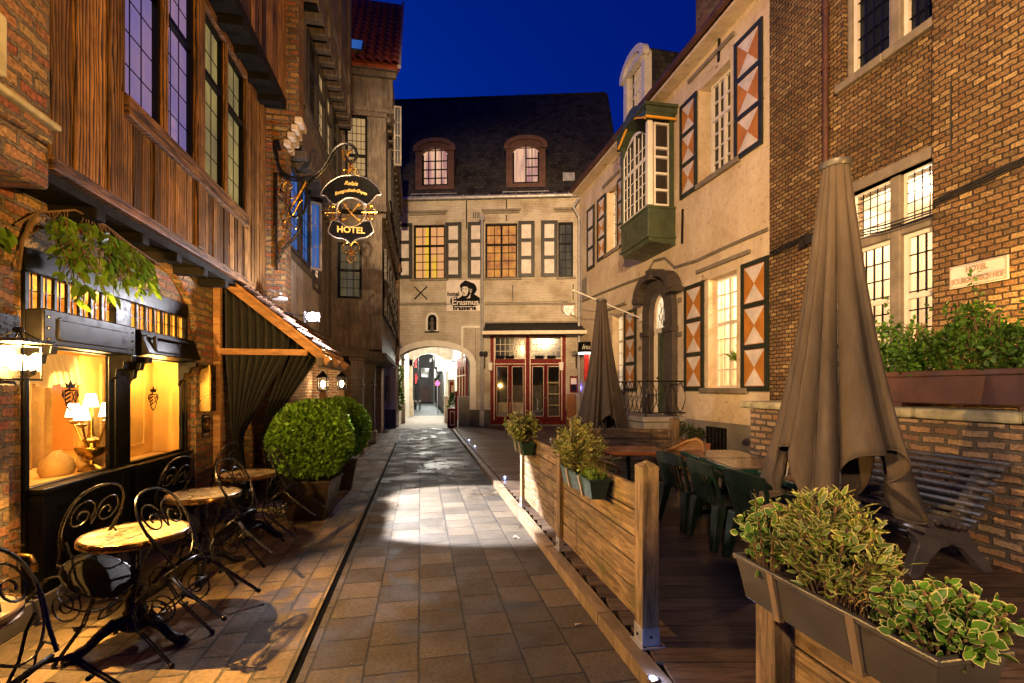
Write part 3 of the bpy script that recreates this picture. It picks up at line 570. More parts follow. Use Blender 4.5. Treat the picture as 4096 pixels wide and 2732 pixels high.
# the charred timber storey
TB = X_(-2.40); bay = MB(TB)
wins = [(4.50, 5.12), (5.20, 5.80), (5.97, 6.60), (6.66, 7.32)]
hz = []
y = 3.71; widths = [.21, .18, .20, .20]; b = bay
for i, w in enumerate(widths): b.box(y+.008, y+w-.008, -.06, .0+.014*(i % 2), 3.22, 6.1); y += w                     # wide planks left of the glazing
y = 4.5
while y < 8.26:
    w = .10+random.random()*.06; z1 = 3.93 if y < 7.3 else 6.1; b.box(y+.009, min(y+w, 8.26)-.007, -.05, -.012+.024*random.random(), 3.22, z1); y += w
build(b, 'weatherboard', 'charred', shop, bev=.012)
for bx_ in ((4.5, 7.35, -.06, .05, 3.93, 4.10), (3.71, 8.26, -.5, .02, 3.13, 3.22), (4.5, 7.35, -.06, .03, 6.0, 6.1)): m = MB(TB); m.box(*bx_); build(m, 'beam', 'charred_u', shop, bev=.01)
m = MB(TB)
for a, c in ((4.43, 4.50), (5.12, 5.20), (6.60, 6.66), (7.32, 7.40)): m.box(a, c, -.08, .02, 4.1, 6.0)
m.box(5.80, 5.97, -.08, .035, 3.22, 6.0); build(m, 'post', 'charred', shop, bev=.008)
for i, (a, c) in enumerate(wins):
    pm = ('lilac_reflection', 'lilac_reflection', 'lit_olive', 'lit_olive')[i]
    w = window(TB, a, c, 4.11, 6.0, -.02, 3, 6, 'black_paint', pm, shop, .045, .007, 0, (5.32,), .05, 'leaded_window')
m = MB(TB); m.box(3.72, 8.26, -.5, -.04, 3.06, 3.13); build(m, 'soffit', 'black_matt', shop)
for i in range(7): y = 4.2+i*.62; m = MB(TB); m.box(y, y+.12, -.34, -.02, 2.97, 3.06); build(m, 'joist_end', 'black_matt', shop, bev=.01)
m = MB(X_(-2.12))
y = 3.5
while y < 8.2: m.box(y+.008, y+.142, -.05, .02*random.random(), 6.28, 9.5); y += .15
build(m, 'weatherboard', 'charred', shop, bev=.004)
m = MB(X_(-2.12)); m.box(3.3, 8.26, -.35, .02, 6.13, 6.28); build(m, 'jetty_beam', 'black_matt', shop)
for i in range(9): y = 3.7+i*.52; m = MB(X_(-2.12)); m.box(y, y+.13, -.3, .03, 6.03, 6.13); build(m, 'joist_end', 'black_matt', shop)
# party wall: brick fin with stepped stone corbels
fin = thing('brick_fin_wall', 'narrow brick party wall with stepped pale corbel stones carrying the hanging sign', 'wall', (-2.4, 8.4, 0))
m = MB(); m.box(-3.2, -2.12, 8.27, 8.62, 0, 5.55); m.box(-3.2, -1.92, 8.27, 8.62, 6.05, 10.5); build(m, 'wall', 'old_brick', fin)
m = MB()
for i in range(4): m.box(-3.0, -2.16+i*.055, 8.265-.0, 8.60, 5.55+i*.125, 5.67+i*.125, 1)
for i in range(4): m.box(-2.15+i*.055, -2.05+i*.058+.012*(i % 2), 8.25, 8.61, 5.553+i*.125, 5.668+i*.125)
build(m, 'corbel_stone', ['pale_stone', 'old_brick'], fin, bev=.022)
# electric cables and creeper along the wall
m = MB()
P0 = lambda u, v, x: onX(u, v, x)
for dz, dx, rr in ((0, 0, .014), (.03, .01, .009), (-.03, .015, .008), (.015, .03, .007)):
    pts = [P0(*q) for q in ((20, 580, -2.6), (170, 600, -2.5), (235, 690, -2.66), (400, 790, -2.66), (560, 905, -2.66), (700, 1040, -2.68), (860, 1095, -2.68))]
    m.tube([p+Vector((dx, 0, dz+.02*math.sin(i*3+dz*90))) for i, p in enumerate(pts)], rr, 6)
tag(build(m, 'wall_cable', 'cable', smooth=True), 'bundle of black cables under the timber storey', 'cables')
m = MB(); m.tube([P0(*q)+Vector((.03, 0, 0)) for q in ((480, 845, -2.64), (600, 940, -2.64), (720, 1030, -2.66), (870, 1090, -2.66), (960, 1110, -2.6))], .012, 6); tag(build(m, 'wall_cable', 'cable_green', smooth=True), 'single green cable among the black ones over the shopfront arch', 'cables')
vine = thing('creeper', 'green wisteria creeper hanging over the left transom window', 'plant', (-2.66, 4.7, 2.4))
m = MB(); vp = []; vd = []
stem = [onX(*q) for q in ((60, 900, -2.7), (150, 850, -2.62), (300, 840, -2.52), (420, 900, -2.48), (530, 985, -2.46), (640, 1060, -2.46))]
m.tube(stem, .008, 5); m.tube([stem[1], onX(90, 960, -2.68), onX(75, 1080, -2.7)], .012, 5)
for k in range(46):
    t = random.random()**.8*3.6+1.0; i = min(int(t), 4); p = stem[i].lerp(stem[i+1], t-i); ln = random.uniform(.22, .5)*(1.15 if t < 3.4 else .55)
    dr = Vector((random.uniform(.0, .35), random.uniform(-.5, .5), -random.uniform(.55, 1))).normalized(); tw = [p+dr*(ln*q/5)+Vector((0, 0, -.05*q*q/25)) for q in range(6)]; m.tube(tw, .003, 4)
    for q in range(1, 6):
        for sgn in (-1, 1): vp.append(tw[q]); vd.append(Vector((.25*random.random(), sgn*.7+dr.y, -.75+.3*random.random())))
    vp.append(tw[5]); vd.append(dr)
build(m, 'stem', 'moss_twig', vine); leaves(vp, vd, .105, .042, 'foliage', 'vine_leaf', vine)
vp = []; vd = []
for k in range(14): vp.append(onX(random.uniform(-10, 22), random.uniform(905, 965), -2.6)); vd.append((random.random()-.3, random.random()-.5, -.6))
leaves(vp, vd, .09, .045, 'foliage', 'vine_leaf', vine)
# wall lantern at the left edge
lt = onX(74, 1450, -2.42); wl = thing('wall_lantern', 'square black wall lantern with bright bulbs beside the shop window', 'lantern', tuple(lt))
m = MB(lambda a, b, c: lt+Vector((a, b, c))); s = .072
for a in (-s, s):
    for b_ in (-s, s): m.box(a-.004, a+.004, b_-.004, b_+.004, -.11, .11)
for z in (-.105, .105):
    for a in (-s, s): m.box(a-.005, a+.005, -s, s, z-.006, z+.006); m.box(-s, s, a-.005, a+.005, z-.006, z+.006)
m.box(-.13, .12, -.13, .12, .12, .14)
for a, b_ in ((-s, -s), (s, -s), (s, s), (-s, s)): m.tube([(a, b_, .14), (0, 0, .2)], .005, 5)
m.ell((0, 0, .2), (.03, .03, .02), 8, 5)
m.box(-s-.012, -s-.004, -s-.07, s+.05, -.14, .30); m.box(-.36, -s, -.03, .03, -.03, .03); build(m, 'frame', 'black_iron', wl)
m = MB(lambda a, b, c: lt+Vector((a, b, c))); m.box(-s+.004, s-.004, -s+.004, s-.004, -.10, .10); build(m, 'glass_case', 'clear_glass', wl)
for dy in (-.045, .05): m = MB(lambda a, b, c: lt+Vector((a, b, c))); m.ell((0, dy*.7, 0), (.026, .026, .05), 10, 8); build(m, 'light_bulb', 'bulb', wl, smooth=True)
LANT = lt
# brass menu case and plaque on the pier, garden tap
ms = thing('menu_case', 'tall brass display case on the brick pier beside the second shop window', 'menu case', (LX+.05, 6.86, 1.35))
m = MB(T); m.box(6.74, 6.93, 0, .13, 1.38, 1.98); build(m, 'case', 'brass', ms, bev=.01); m = MB(T); m.box(6.755, 6.915, .13, .134, 1.42, 1.94); build(m, 'door', 'brass', ms); m = MB(T)
for z, w in ((1.55, .1), (1.60, .06), (1.66, .09)): m.box(6.835-w/2, 6.835+w/2, .134, .136, z, z+.018)
m.ell((6.835, .134, 1.80), (.03, .002, .04), 8, 6) if False else m.box(6.815, 6.855, .134, .136, 1.77, 1.83); build(m, 'lettering', 'sign_black', ms)
pq = thing('wall_plaque', 'small black plaque with a brass disc low on the brick pier', 'plaque', (LX, 6.93, 1.1))
m = MB(T); m.box(6.82, 7.03, 0, .015, 1.05, 1.34); build(m, 'plate', 'sign_black', pq); m = MB(T); m.prism(arcpts((6.925, 1.21), .075, .075, 0, 2*PI, 20)[:-1], .015, .024); build(m, 'disc', 'brass', pq)
m = MB(T); m.box(6.86, 6.99, .015, .017, 1.30, 1.32); m.box(6.85, 7.0, .015, .017, 1.085, 1.095); m.box(6.85, 7.0, .015, .017, 1.065, 1.073)
m.box(6.90, 6.905, .024, .026, 1.19, 1.23); m.box(6.90, 6.92, .024, .026, 1.19, 1.196); m.box(6.93, 6.935, .024, .026, 1.19, 1.23); m.box(6.93, 6.95, .024, .026, 1.19, 1.196); build(m, 'lettering', 'letter_tan', pq)
tp = onX(90, 2255, -2.68); m = MB(); m.tube([tp+Vector((-.1, 0, .06)), tp+Vector((0, 0, .06)), tp+Vector((.05, 0, .05)), tp+Vector((.07, 0, 0))], .014, 8); m.lathe([(.02, -.05), (.022, 0)], tp+Vector((.07, 0, -.01)), 10); m.bar(tp+Vector((-.02, -.04, .12)), tp+Vector((-.02, .04, .12)), .012); m.tube([tp+Vector((-.02, 0, .06)), tp+Vector((-.02, 0, .12))], .008, 6)
tag(build(m, 'garden_tap', 'brass', smooth=True), 'brass garden tap low on the brick wall at the left edge', 'tap')
# ================================================================ left, beyond the fin: grey timber house
th = thing('timber_house', 'dark grey jettied timber house between the brick fin and the arcade', 'building', (-2.6, 10.7, 0))
T1, T2, T3 = X_(-2.2), X_(-1.95), X_(-1.68)
def planks(mb, T, s0, s1, z0, z1, w=.16, d=0):
    y = s0
    while y < s1-.02: mb.box(y+.002, min(y+w, s1)-.002, d-.05, d+.006*random.random(), z0, z1); y += w
m = MB(); m.box(-4.5, -2.62, 8.62, 12.8, 0, 3.0); build(m, 'ground_floor_wall', 'red_white_brick', th)
m = MB(T1); m.box(8.62, 12.8, -1.5, -.05, 2.9, 5.62); build(m, 'wall', 'grey_timber', th)
m = MB(T1); planks(m, T1, 8.64, 11.3, 2.95, 3.95); build(m, 'weatherboard', 'pale_board', th)
m = MB(T1); planks(m, T1, 11.3, 12.8, 2.95, 5.6); m.box(8.62, 11.3, -.05, .03, 3.93, 4.05); build(m, 'cladding', 'grey_timber', th)
m = MB(T2); m.box(8.62, 12.8, -1.7, -.05, 5.75, 8.0); build(m, 'upper_wall', 'grey_timber', th)
m = MB(T2); planks(m, T2, 8.62, 12.8, 5.75, 6.45, .4); m.box(8.62, 12.8, -.05, .04, 6.45, 6.56); m.box(8.62, 8.9, -.05, .01, 6.56, 8.0); m.box(12.1, 12.8, -.05, .01, 6.56, 8.0); build(m, 'cladding', 'grey_timber', th)
m = MB(T3); m.box(8.62, 12.6, -1.9, 0, 8.15, 11.5); build(m, 'top_wall', 'grey_timber', th)
m = MB(T3)
for q in (9.4, 10.6, 11.9): m.box(q, q+.16, 0, .05, 8.15, 11.5)
m.box(8.62, 12.6, 0, .06, 8.6, 8.75); build(m, 'timber_frame', 'grey_timber', th)
for k, (TT, z, n) in enumerate(((T2, 5.62, 9), (T3, 8.02, 10))):
    for i in range(n): y = 8.8+i*(3.8/n); m = MB(TT); m.box(y, y+.14, -.45, .03, z, z+.13); build(m, 'joist_end', 'grey_timber', th, bev=.01)
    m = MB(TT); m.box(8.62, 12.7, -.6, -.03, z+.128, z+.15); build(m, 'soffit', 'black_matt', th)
for i, (a, c, pm) in enumerate(((8.95, 9.65, 'dark_pane'), (9.75, 10.4, 'lit_tan'), (10.55, 11.2, 'lit_tan'), (11.3, 12.0, 'dark_pane'))): window(T2, a, c, 6.56, 7.95, .05, 3, 5, 'shutter_dark', pm, th, .05, .012, 0, (7.4,), .06, 'leaded_window')
for a, c, pm in ((8.72, 9.45, 'lit_blue'), (9.55, 10.25, 'lit_blue')): window(T1, a, c, 4.07, 5.5, .05, 3, 5, 'shutter_dark', pm, th, .05, .012, 0, (), .06, 'leaded_window')
window(T1, 10.62, 11.25, 3.75, 5.4, .05, 3, 5, 'shutter_dark', 'lit_pink', th, .05, .012, 0, (4.55,), .06, 'leaded_window')
cz = Fr((-2.2+.02, 10.28), (-1.96, 10.42)); window(cz, 0, .25, 4.07, 5.45, .0, 2, 3, 'pale_board', 'lit_blue', th, .05, .015, 0, (), .04, 'open_casement')

# corner house on the arcade
ch = thing('corner_house', 'tall grey timber house on an arcade with a red tiled roof', 'building', (-1.5, 16.5, 0))
m = MB(); m.box(-5, -.98, 12.82, 20.4, 2.62, 6.1); m.box(-5, -.86, 12.80, 20.4, 6.25, 8.6); m.box(-5, -.70, 12.78, 20.2, 8.72, 9.72); build(m, 'wall', 'grey_timber', ch)
F1, F2, F3 = YF(12.82), YF(12.80), YF(12.78)
m = MB(F3); planks(m, F3, -1.72, -.72, 8.8, 9.6, .19); m.box(-1.8, -.66, 0, .04, 8.72, 8.82); m.box(-1.9, -.6, 0, .09, 9.6, 9.74); m.box(-1.9, -.56, .0, .16, 9.74, 9.8); build(m, 'cladding', 'grey_timber', ch)
m = MB(F2); m.box(-2.1, -.84, 0, .05, 6.2, 6.36); m.box(-1.30, -.86, 0, .03, 6.36, 8.6); m.box(-2.1, -1.86, 0, .03, 6.36, 8.6); m.box(-2.1, -.84, 0, .06, 8.6, 8.74); build(m, 'timber_frame', 'grey_timber', ch, bev=.01)
m = MB(F1); planks(m, F1, -2.2, -.98, 2.62, 3.9, .24); m.box(-1.25, -.96, 0, .05, 2.62, 6.1); m.box(-2.2, -.96, 0, .05, 2.5, 2.66); build(m, 'cladding', 'grey_timber', ch)
window(F2, -1.84, -1.32, 7.0, 8.56, .1, 4, 8, 'black_paint', 'lit_tan', ch, .05, .014, 0, (7.55,), .06, 'leaded_window')
window(F1, -2.02, -1.46, 3.95, 5.35, .1, 3, 6, 'black_paint', 'lit_dim', ch, .05, .014, 0, (4.65,), .06, 'leaded_window')
SX1, SX2 = X_(-.98), X_(-.86)
for a in (13.3, 14.5, 15.7, 16.9, 18.1): window(SX1, a, a+.95, 3.6, 5.4, .1, 2, 5, 'shutter_dark', 'dark_pane', ch, .06, .02, 0, (4.6,), .06, 'leaded_window'); window(SX2, a, a+.95, 6.7, 8.1, .1, 2, 4, 'shutter_dark', 'lit_tan' if a == 13.3 else 'dark_pane', ch, .06, .02, 0, (), .06, 'leaded_window')
for TT, z, n in ((SX1, 6.1, 14), (SX2, 8.6, 14)):
    for i in range(n): y = 12.95+i*.52; m = MB(TT); m.box(y, y+.13, -.2, .10, z, z+.13); build(m, 'joist_end', 'grey_timber', ch)
oc = Fr((-.66, 13.2), (-.50, 13.85)); window(YF(13.4), -.70, -.50, 7.7, 9.3, 0, 2, 4, 'pale_board', 'lit_dim', ch, .04, .015, 0, (8.5,), .04, 'open_casement')
m = MB(); rz = 9.8; m.add([(-4.2, 12.55, rz), (-.52, 12.55, rz), (-.52, 15.4, rz+3.8), (-4.2, 15.4, rz+3.8), (-4.2, 12.65, rz-.05), (-.52, 12.65, rz-.05), (-.52, 15.4, rz+3.6), (-4.2, 15.4, rz+3.6)], [(0, 1, 2, 3), (7, 6, 5, 4), (0, 4, 5, 1), (1, 5, 6, 2), (3, 2, 6, 7), (0, 3, 7, 4)])
rf = build(m, 'roof', 'red_tile', ch)
m = MB(); sl = Vector((0, 2.85, 3.8)); L = sl.length; sl.normalize(); nr = Vector((0, -sl.z, sl.y)); 
for i in range(13):
    x = -.62-i*.215
    for j in range(13):
        p = Vector((x, 12.5, rz+.03))+sl*(j*.33)
        m.add([tuple(p+Vector((-.11+.22*q/6, 0, 0))+nr*(.05*math.sin(PI*q/6*1.25)+.035*(1-e))+sl*(e*.37)) for e in (0, 1) for q in range(7)], [(q, q+1, q+8, q+7) for q in range(6)])
build(m, 'roof_tiles', 'red_tile', rf, smooth=True, fixn=False)
m = MB(); m.box(-.56, -.48, 12.5, 15.4, 0, 0.1); m.v = [Vector((p.x, p.y, rz+p.z+(p.y-12.55)*3.8/2.85)) for p in m.v]; build(m, 'verge_board', 'pipe_grey', rf)
m = MB(lambda a, b, c: Vector((a, 12.55, rz))+sl*b+nr*c); m.box(-1.78, -1.42, .35, 1.0, .05, .16); sk_ = build(m, 'skylight', 'shutter_dark', rf); m = MB(lambda a, b, c: Vector((a, 12.55, rz))+sl*b+nr*c); m.box(-1.74, -1.46, .4, .95, .16, .165); build(m, 'pane', 'lit_blue', sk_)
for cx, cy in ((-1.58, 12.95), (-1.50, 15.4)):
    m = MB(); m.box(cx-.19, cx+.19, cy-.19, cy+.19, 0, .38, 0); c = build(m, 'column_foot', 'mossy_stone', ch, bev=.04)
    m = MB(); m.box(cx-.13, cx+.13, cy-.13, cy+.13, .38, 1.9); m.box(cx-.17, cx+.17, cy-.17, cy+.17, 1.72, 1.78); m.box(cx-.15, cx+.15, cy-.15, cy+.15, 1.9, 2.4); m.box(cx-.19, cx+.19, cy-.19, cy+.19, 2.38, 2.46); build(m, 'column', 'grey_timber', ch, bev=.02)
m = MB(); m.box(-1.75, -1.0, 12.78, 19.5, 2.46, 2.62); build(m, 'arcade_beam', 'grey_timber', ch, bev=.015)
for i in range(11): m = MB(); y = 13.1+i*.5; m.box(-1.0, -.86, y, y+.12, 2.46, 2.6); build(m, 'joist_end', 'grey_timber', ch)
m = MB(); m.box(-4, -2.5, 12.8, 20.4, 0, 2.62); m.box(-2.5, -1.62, 16.8, 17.5, 0, 2.45); m.box(-2.5, -1.45, 19.0, 20.4, 0, 2.5); m.box(-2.5, -2.2, 14.0, 14.6, 0, 2.4); build(m, 'arcade_wall', 'red_white_brick', ch)
for y in (17.5, 19.0): m = MB(); m.box(-2.4, -1.75, y-.05, y, .3, 2.3) if y == 17.5 else m.box(-2.3, -1.7, y-.06, y-.01, .3, 2.3); build(m, 'window', 'dark_pane', ch)
m = MB(X_(-1.62)); m.box(16.95, 17.4, 0, .03, .45, 2.1); build(m, 'window', 'dark_pane', ch)
m = MB(); m.box(-1.35, -.85, 20.3, 20.75, 2.6, 9.2)
for i in range(5): m.box(-1.35, -.95+i*.05, 20.28, 20.75, 6.0+i*.15, 6.15+i*.15)
build(m, 'brick_corner', 'old_brick', ch)
# two warm lanterns under the arcade and the posts that carry them
for i, (u, v, y) in enumerate(((1292, 1537, 12.4), (1367, 1535, 13.5))):
    p = onY(u, v, y); t = thing('arcade_lantern', ('warm bright lantern on an amber post, left of the pair behind the topiary', 'warm bright lantern on an amber post, right of the pair behind the topiary')[i], 'lantern', tuple(p), 'post lanterns under the arcade')
    f = lambda a, b, c, p=p: p+Vector((a, b, c))
    m = MB(f); m.box(-.12, .12, -.12, .12, .16, .19); m.box(-.10, .10, -.1, .1, -.17, -.14)
    for a in (-.1, .1):
        for b_ in (-.1, .1): m.box(a-.012, a+.012, b_-.012, b_+.012, -.14, .16)
    m.add([(-.12, -.12, .19), (.12, -.12, .19), (.12, .12, .19), (-.12, .12, .19), (0, 0, .34)], [(0, 1, 4), (1, 2, 4), (2, 3, 4), (3, 0, 4)]); build(m, 'frame', 'black_iron', t)
    m = MB(f); m.ell((0, 0, 0), (.05, .05, .09), 10, 8); build(m, 'light_bulb', 'bulb', t, smooth=True); m = MB(f); m.box(-.07, .07, -.07, .07, -1.75, -.17); build(m, 'post', 'amber_wood', t, bev=.01)
    lamp('arcade_light', 'POINT', p+Vector((0, -.0, 0)), 60, (1, .55, .2), .06)
# lean-to porch with tiled roof and tied-back curtains
Y0, Y1 = 7.19, 8.9
pc = thing('porch_roof', 'tiled lean-to porch roof on sawn rafters against the left wall', 'canopy', (-2.7, 7.2, 2.1))
A, B = Vector((-2.72, 0, 3.22)), Vector((-1.36, 0, 2.12)); dn = (B-A).normalized(); up_ = Vector((-dn.z, 0, dn.x)); 
if up_.z < 0: up_ = -up_
for y in (Y0, Y0+.8, Y0+1.6, Y1): m = MB(); m.bar(A+Vector((0, y, 0)), B+Vector((0, y, 0))+dn*.12, .075, .11); build(m, 'rafter', 'rafter', pc, bev=.006)
m = MB(); m.bar((-2.72, Y0, 2.18), (-1.55, Y0, 2.18), .07, .085); build(m, 'tie_beam', 'rafter', pc, bev=.006)
m = MB(); m.bar((-2.70, Y0, 0.0), (-2.70, Y0, 3.3), .08, .09); build(m, 'wall_post', 'rafter', pc, bev=.006)
m = MB(); m.bar((-1.38, Y0-.1, 2.05), (-1.38, Y1+.1, 2.05), .09, .12); build(m, 'eaves_beam', 'grey_timber', pc, bev=.01)
m = MB(); q = lambda a, b, c: Vector((A.x, b, A.z))+dn*a+up_*c
m.T = q; m.box(-.08, 1.72, Y0-.12, Y1+.1, .055, .085); build(m, 'roof_boards', 'rafter', pc)
m = MB(q)
for i in range(8):
    for j in range(9):
        y = Y0-.14+j*.205; a0 = -.05+i*.215; m.add([(a0+e*.25, y+.2*k/4, .09+.035*(e)+.03*math.sin(PI*k/4)) for e in (0, 1) for k in range(5)], [(k, k+1, k+6, k+5) for k in range(4)]); m.add([(a0+.25, y+.2*k/4, .09+.035+.03*math.sin(PI*k/4)-w_*.022) for w_ in (0, 1) for k in range(5)], [(k, k+1, k+6, k+5) for k in range(4)])
build(m, 'roof_tiles', 'brown_tile', pc, smooth=True, fixn=False)
def swept(s0, s1, ztop, tie, w, y, n, wl, lab):
    m = MB(YF(y)); r = 26; vs = []; fs = []
    for j in range(r+1):
        z = .06+(3.2-.06)*j/r
        for i in range(n+1):
            t = i/n; s = s0+(s1-s0)*t; zz = min(z, ztop(s))
            k = max(0, min(1, (zz-tie[1])/(2.15-tie[1]))); k = w+(1-w)*k**1.15 if zz > tie[1] else w*(1+1.1*min(1, (tie[1]-zz)/.6))
            vs.append((tie[0]+(s-tie[0])*k, (.028+.03*k)*math.sin(t*(s1-s0)/wl*2*PI+.5*math.sin(zz*2+t*5)), zz))
    for j in range(r):
        for i in range(n): q = j*(n+1)+i; fs.append((q, q+1, q+n+2, q+n+1))
    m.add(vs, fs); tag(build(m, 'porch_curtain', 'curtain_cloth', smooth=True, fixn=False), lab, 'curtain')
zt_ = lambda s: 3.16-(s+2.7)*.80
swept(-2.66, -1.82, zt_, (-2.54, .93), .13, 7.32, 130, .105, 'black curtain tied back at the left of the porch front')
swept(-1.95, -1.42, zt_, (-2.30, 1.02), .22, 7.46, 80, .10, 'greyer curtain swept left behind the black one on the porch front')
m = MB(YF(7.9)); wavy(m, -2.3, -1.6, .12, 1.05, 0, 40, .03, .14); tag(build(m, 'table_skirt', 'curtain_cloth', smooth=True, fixn=False), 'dark pleated cloth hanging low inside the porch', 'cloth')
m = MB(); m.box(-2.9, -2.72, 7.25, 8.3, 0, 3.0); tag(build(m, 'porch_back_wall', 'old_brick'), 'brick wall inside the porch behind the curtains', 'wall')
mat_ = thing('door_mat', 'purple door mat with a pale yellow figure in front of the porch', 'mat', (-1.9, 7.0, .004))
m = MB(); m.box(-2.6, -1.12, 6.72, 7.62, .002, .016); build(m, 'mat', 'purple_mat', mat_); m = MB(lambda a, b, c: Vector((a, c, .017+b)))
m.prism([(-2.3, 6.95), (-1.75, 6.9), (-1.7, 7.05), (-1.95, 7.12), (-1.7, 7.2), (-1.9, 7.3), (-2.3, 7.2)], 0, .001); m.prism(arcpts((-1.5, 7.2), .14, .16, 0, 2*PI, 16)[:-1], 0, .001); build(m, 'figure', 'pale_yellow', mat_)
# floodlight above the porch
fp = onY(1251, 1268, 7.55); fl = thing('floodlight', 'blinding white floodlight above the far end of the porch roof', 'floodlight', tuple(fp))
f = lambda a, b, c: fp+Vector((a, b, c)); m = MB(f); m.box(-.1, .1, .0, .08, -.07, .07); m.box(-.13, -.1, -.01, .1, -.09, .09); m.tube([(-.03, .05, 0), (-.6, .06, .1)], .015, 6); build(m, 'housing', 'black_iron', fl, bev=.01); m = MB(f); m.ell((0, -.02, 0), (.085, .03, .065), 14, 8); build(m, 'lens', 'cool_bulb', fl, smooth=True)
FLOOD = fp
m = MB(); p = onX(1120, 1198, -2.05); m.lathe([(.11, 0), (.10, .03), (.03, .06), (.02, .1)], p, 14); m.tube([p+Vector((0, 0, .08)), p+Vector((-.12, 0, .14)), p+Vector((-.25, 0, .12))], .012, 6); tag(build(m, 'wall_lamp', 'zinc', smooth=True), 'small unlit saucer lamp on the foot of the brick fin', 'lamp')

# ---------------------------------------------------------------- topiary
def topiary(c, r, label, lab2, yaw, proto=None):
    po = thing('square_planter', lab2, 'planter', (c[0], c[1], 0), 'square planters of the topiary'); po.rotation_euler = (0, 0, yaw); OFF[po.name] = Vector()
    w = r*.62; m = MB(); m.taper(-w, w, -w, w, 0, .50, .72); build(m, 'pot', 'pot_metal', po, bev=.008); m = MB()
    for a, b in ((-1, 0), (1, 0), (0, -1), (0, 1)): m.box(*( (a*w-.015, a*w+.015, -w-.015, w+.015) if a else (-w-.015, w+.015, b*w-.015, b*w+.015)), .485, .515)
    build(m, 'rim', 'pot_metal', po, bev=.004)
    n = 11000; d = RS.normal(size=(n, 3)); d /= np.linalg.norm(d, axis=1)[:, None]
    bump_ = 1+.035*np.sin(d[:, 0]*9+1)*np.sin(d[:, 1]*8)*np.sin(d[:, 2]*10+2)
    rad = r*(1-.16*RS.rand(n, 1)**2.2)*bump_[:, None]; keep = (d[:, 2]*rad[:, 0] > -r*.86)
    if proto is None:
        bs = thing('topiary_ball', label, 'shrub', (0, 0, 0), 'clipped box balls'); leaves((d*rad)[keep], (d+RS.normal(size=(n, 3))*.75+np.array([0, 0, .3]))[keep], .05, .032, 'foliage', 'box_leaf', bs)
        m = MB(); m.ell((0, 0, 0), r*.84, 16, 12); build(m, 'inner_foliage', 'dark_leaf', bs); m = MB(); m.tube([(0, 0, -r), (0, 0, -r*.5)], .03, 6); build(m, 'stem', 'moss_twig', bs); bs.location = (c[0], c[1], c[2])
        return bs
    b = copy_tree(proto, label=label); b.location = c; b.rotation_euler = (0, 0, 1.7); b.scale = (r/.5,)*3; return b
b1 = topiary((-1.40, 6.72, 1.0), .505, 'nearer and larger clipped box ball beside the bistro tables', 'dark metal tapered planter under the nearer box ball', R(-6))
topiary((-1.36, 8.55, 1.0), .50, 'farther clipped box ball half hidden behind the larger one', 'dark metal tapered planter under the farther box ball', R(4), b1)

# ---------------------------------------------------------------- bistro tables and leaning chairs
def make_table():
    t = thing('bistro_table', '.', 'table', (0, 0, 0), 'round bistro tables by the shop')
    m = MB(); m.lathe([(.27, .70), (.283, .70), (.283, .722), (.01, .722)], n=48); build(m, 'marble_top', 'marble', t, smooth=30)
    m = MB(); m.lathe([(.27, .675), (.30, .68), (.305, .69), (.297, .698), (.305, .706), (.303, .722), (.294, .727), (.284, .7255), (.284, .69), (.27, .685)], n=48); build(m, 'rim', 'bronze', t, smooth=30)
    m = MB(); m.lathe([(.16, .66), (.16, .675), (.03, .675), (.028, .5), (.036, .48), (.028, .46), (.028, .38), (.05, .36), (.04, .33), (.055, .30), (.06, .22), (.075, .2), (.06, .17), (.085, .15), (.10, .11), (.06, .08)][::-1], n=14); build(m, 'pedestal', 'black_iron', t, smooth=40)
    for k in range(3):
        a = 2*PI*k/3+.5; pr = [(.05, .15, .045), (.12, .15, .042), (.19, .11, .032), (.25, .055, .028), (.30, .03, .032), (.34, .028, .034), (.365, .02, .02)]
        m = MB(); m.tube([(r_*math.cos(a), r_*math.sin(a), z) for r_, z, w in pr], [w for r_, z, w in pr], 8)
        for q in (-1, 0, 1): m.ell((.355*math.cos(a)-q*.02*math.sin(a), .355*math.sin(a)+q*.02*math.cos(a), .016), (.018, .018, .015), 7, 5)
        m.ell((.10*math.cos(a), .10*math.sin(a), .16), (.035, .035, .03), 8, 6); build(m, 'foot', 'black_iron', t, smooth=True)
    return t
def sm(P, n=3, cyc=False):
    P = [Vector(p) for p in P]; out = []; k = len(P)
    for i in range(k-1):
        p0, p1, p2, p3 = P[max(i-1, 0)], P[i], P[i+1], P[min(i+2, k-1)]
        for q in range(n): t = q/n; out.append(.5*(2*p1+(p2-p0)*t+(2*p0-5*p1+4*p2-p3)*t*t+(3*p1-p0-3*p2+p3)*t**3))
    return out+[P[-1]]
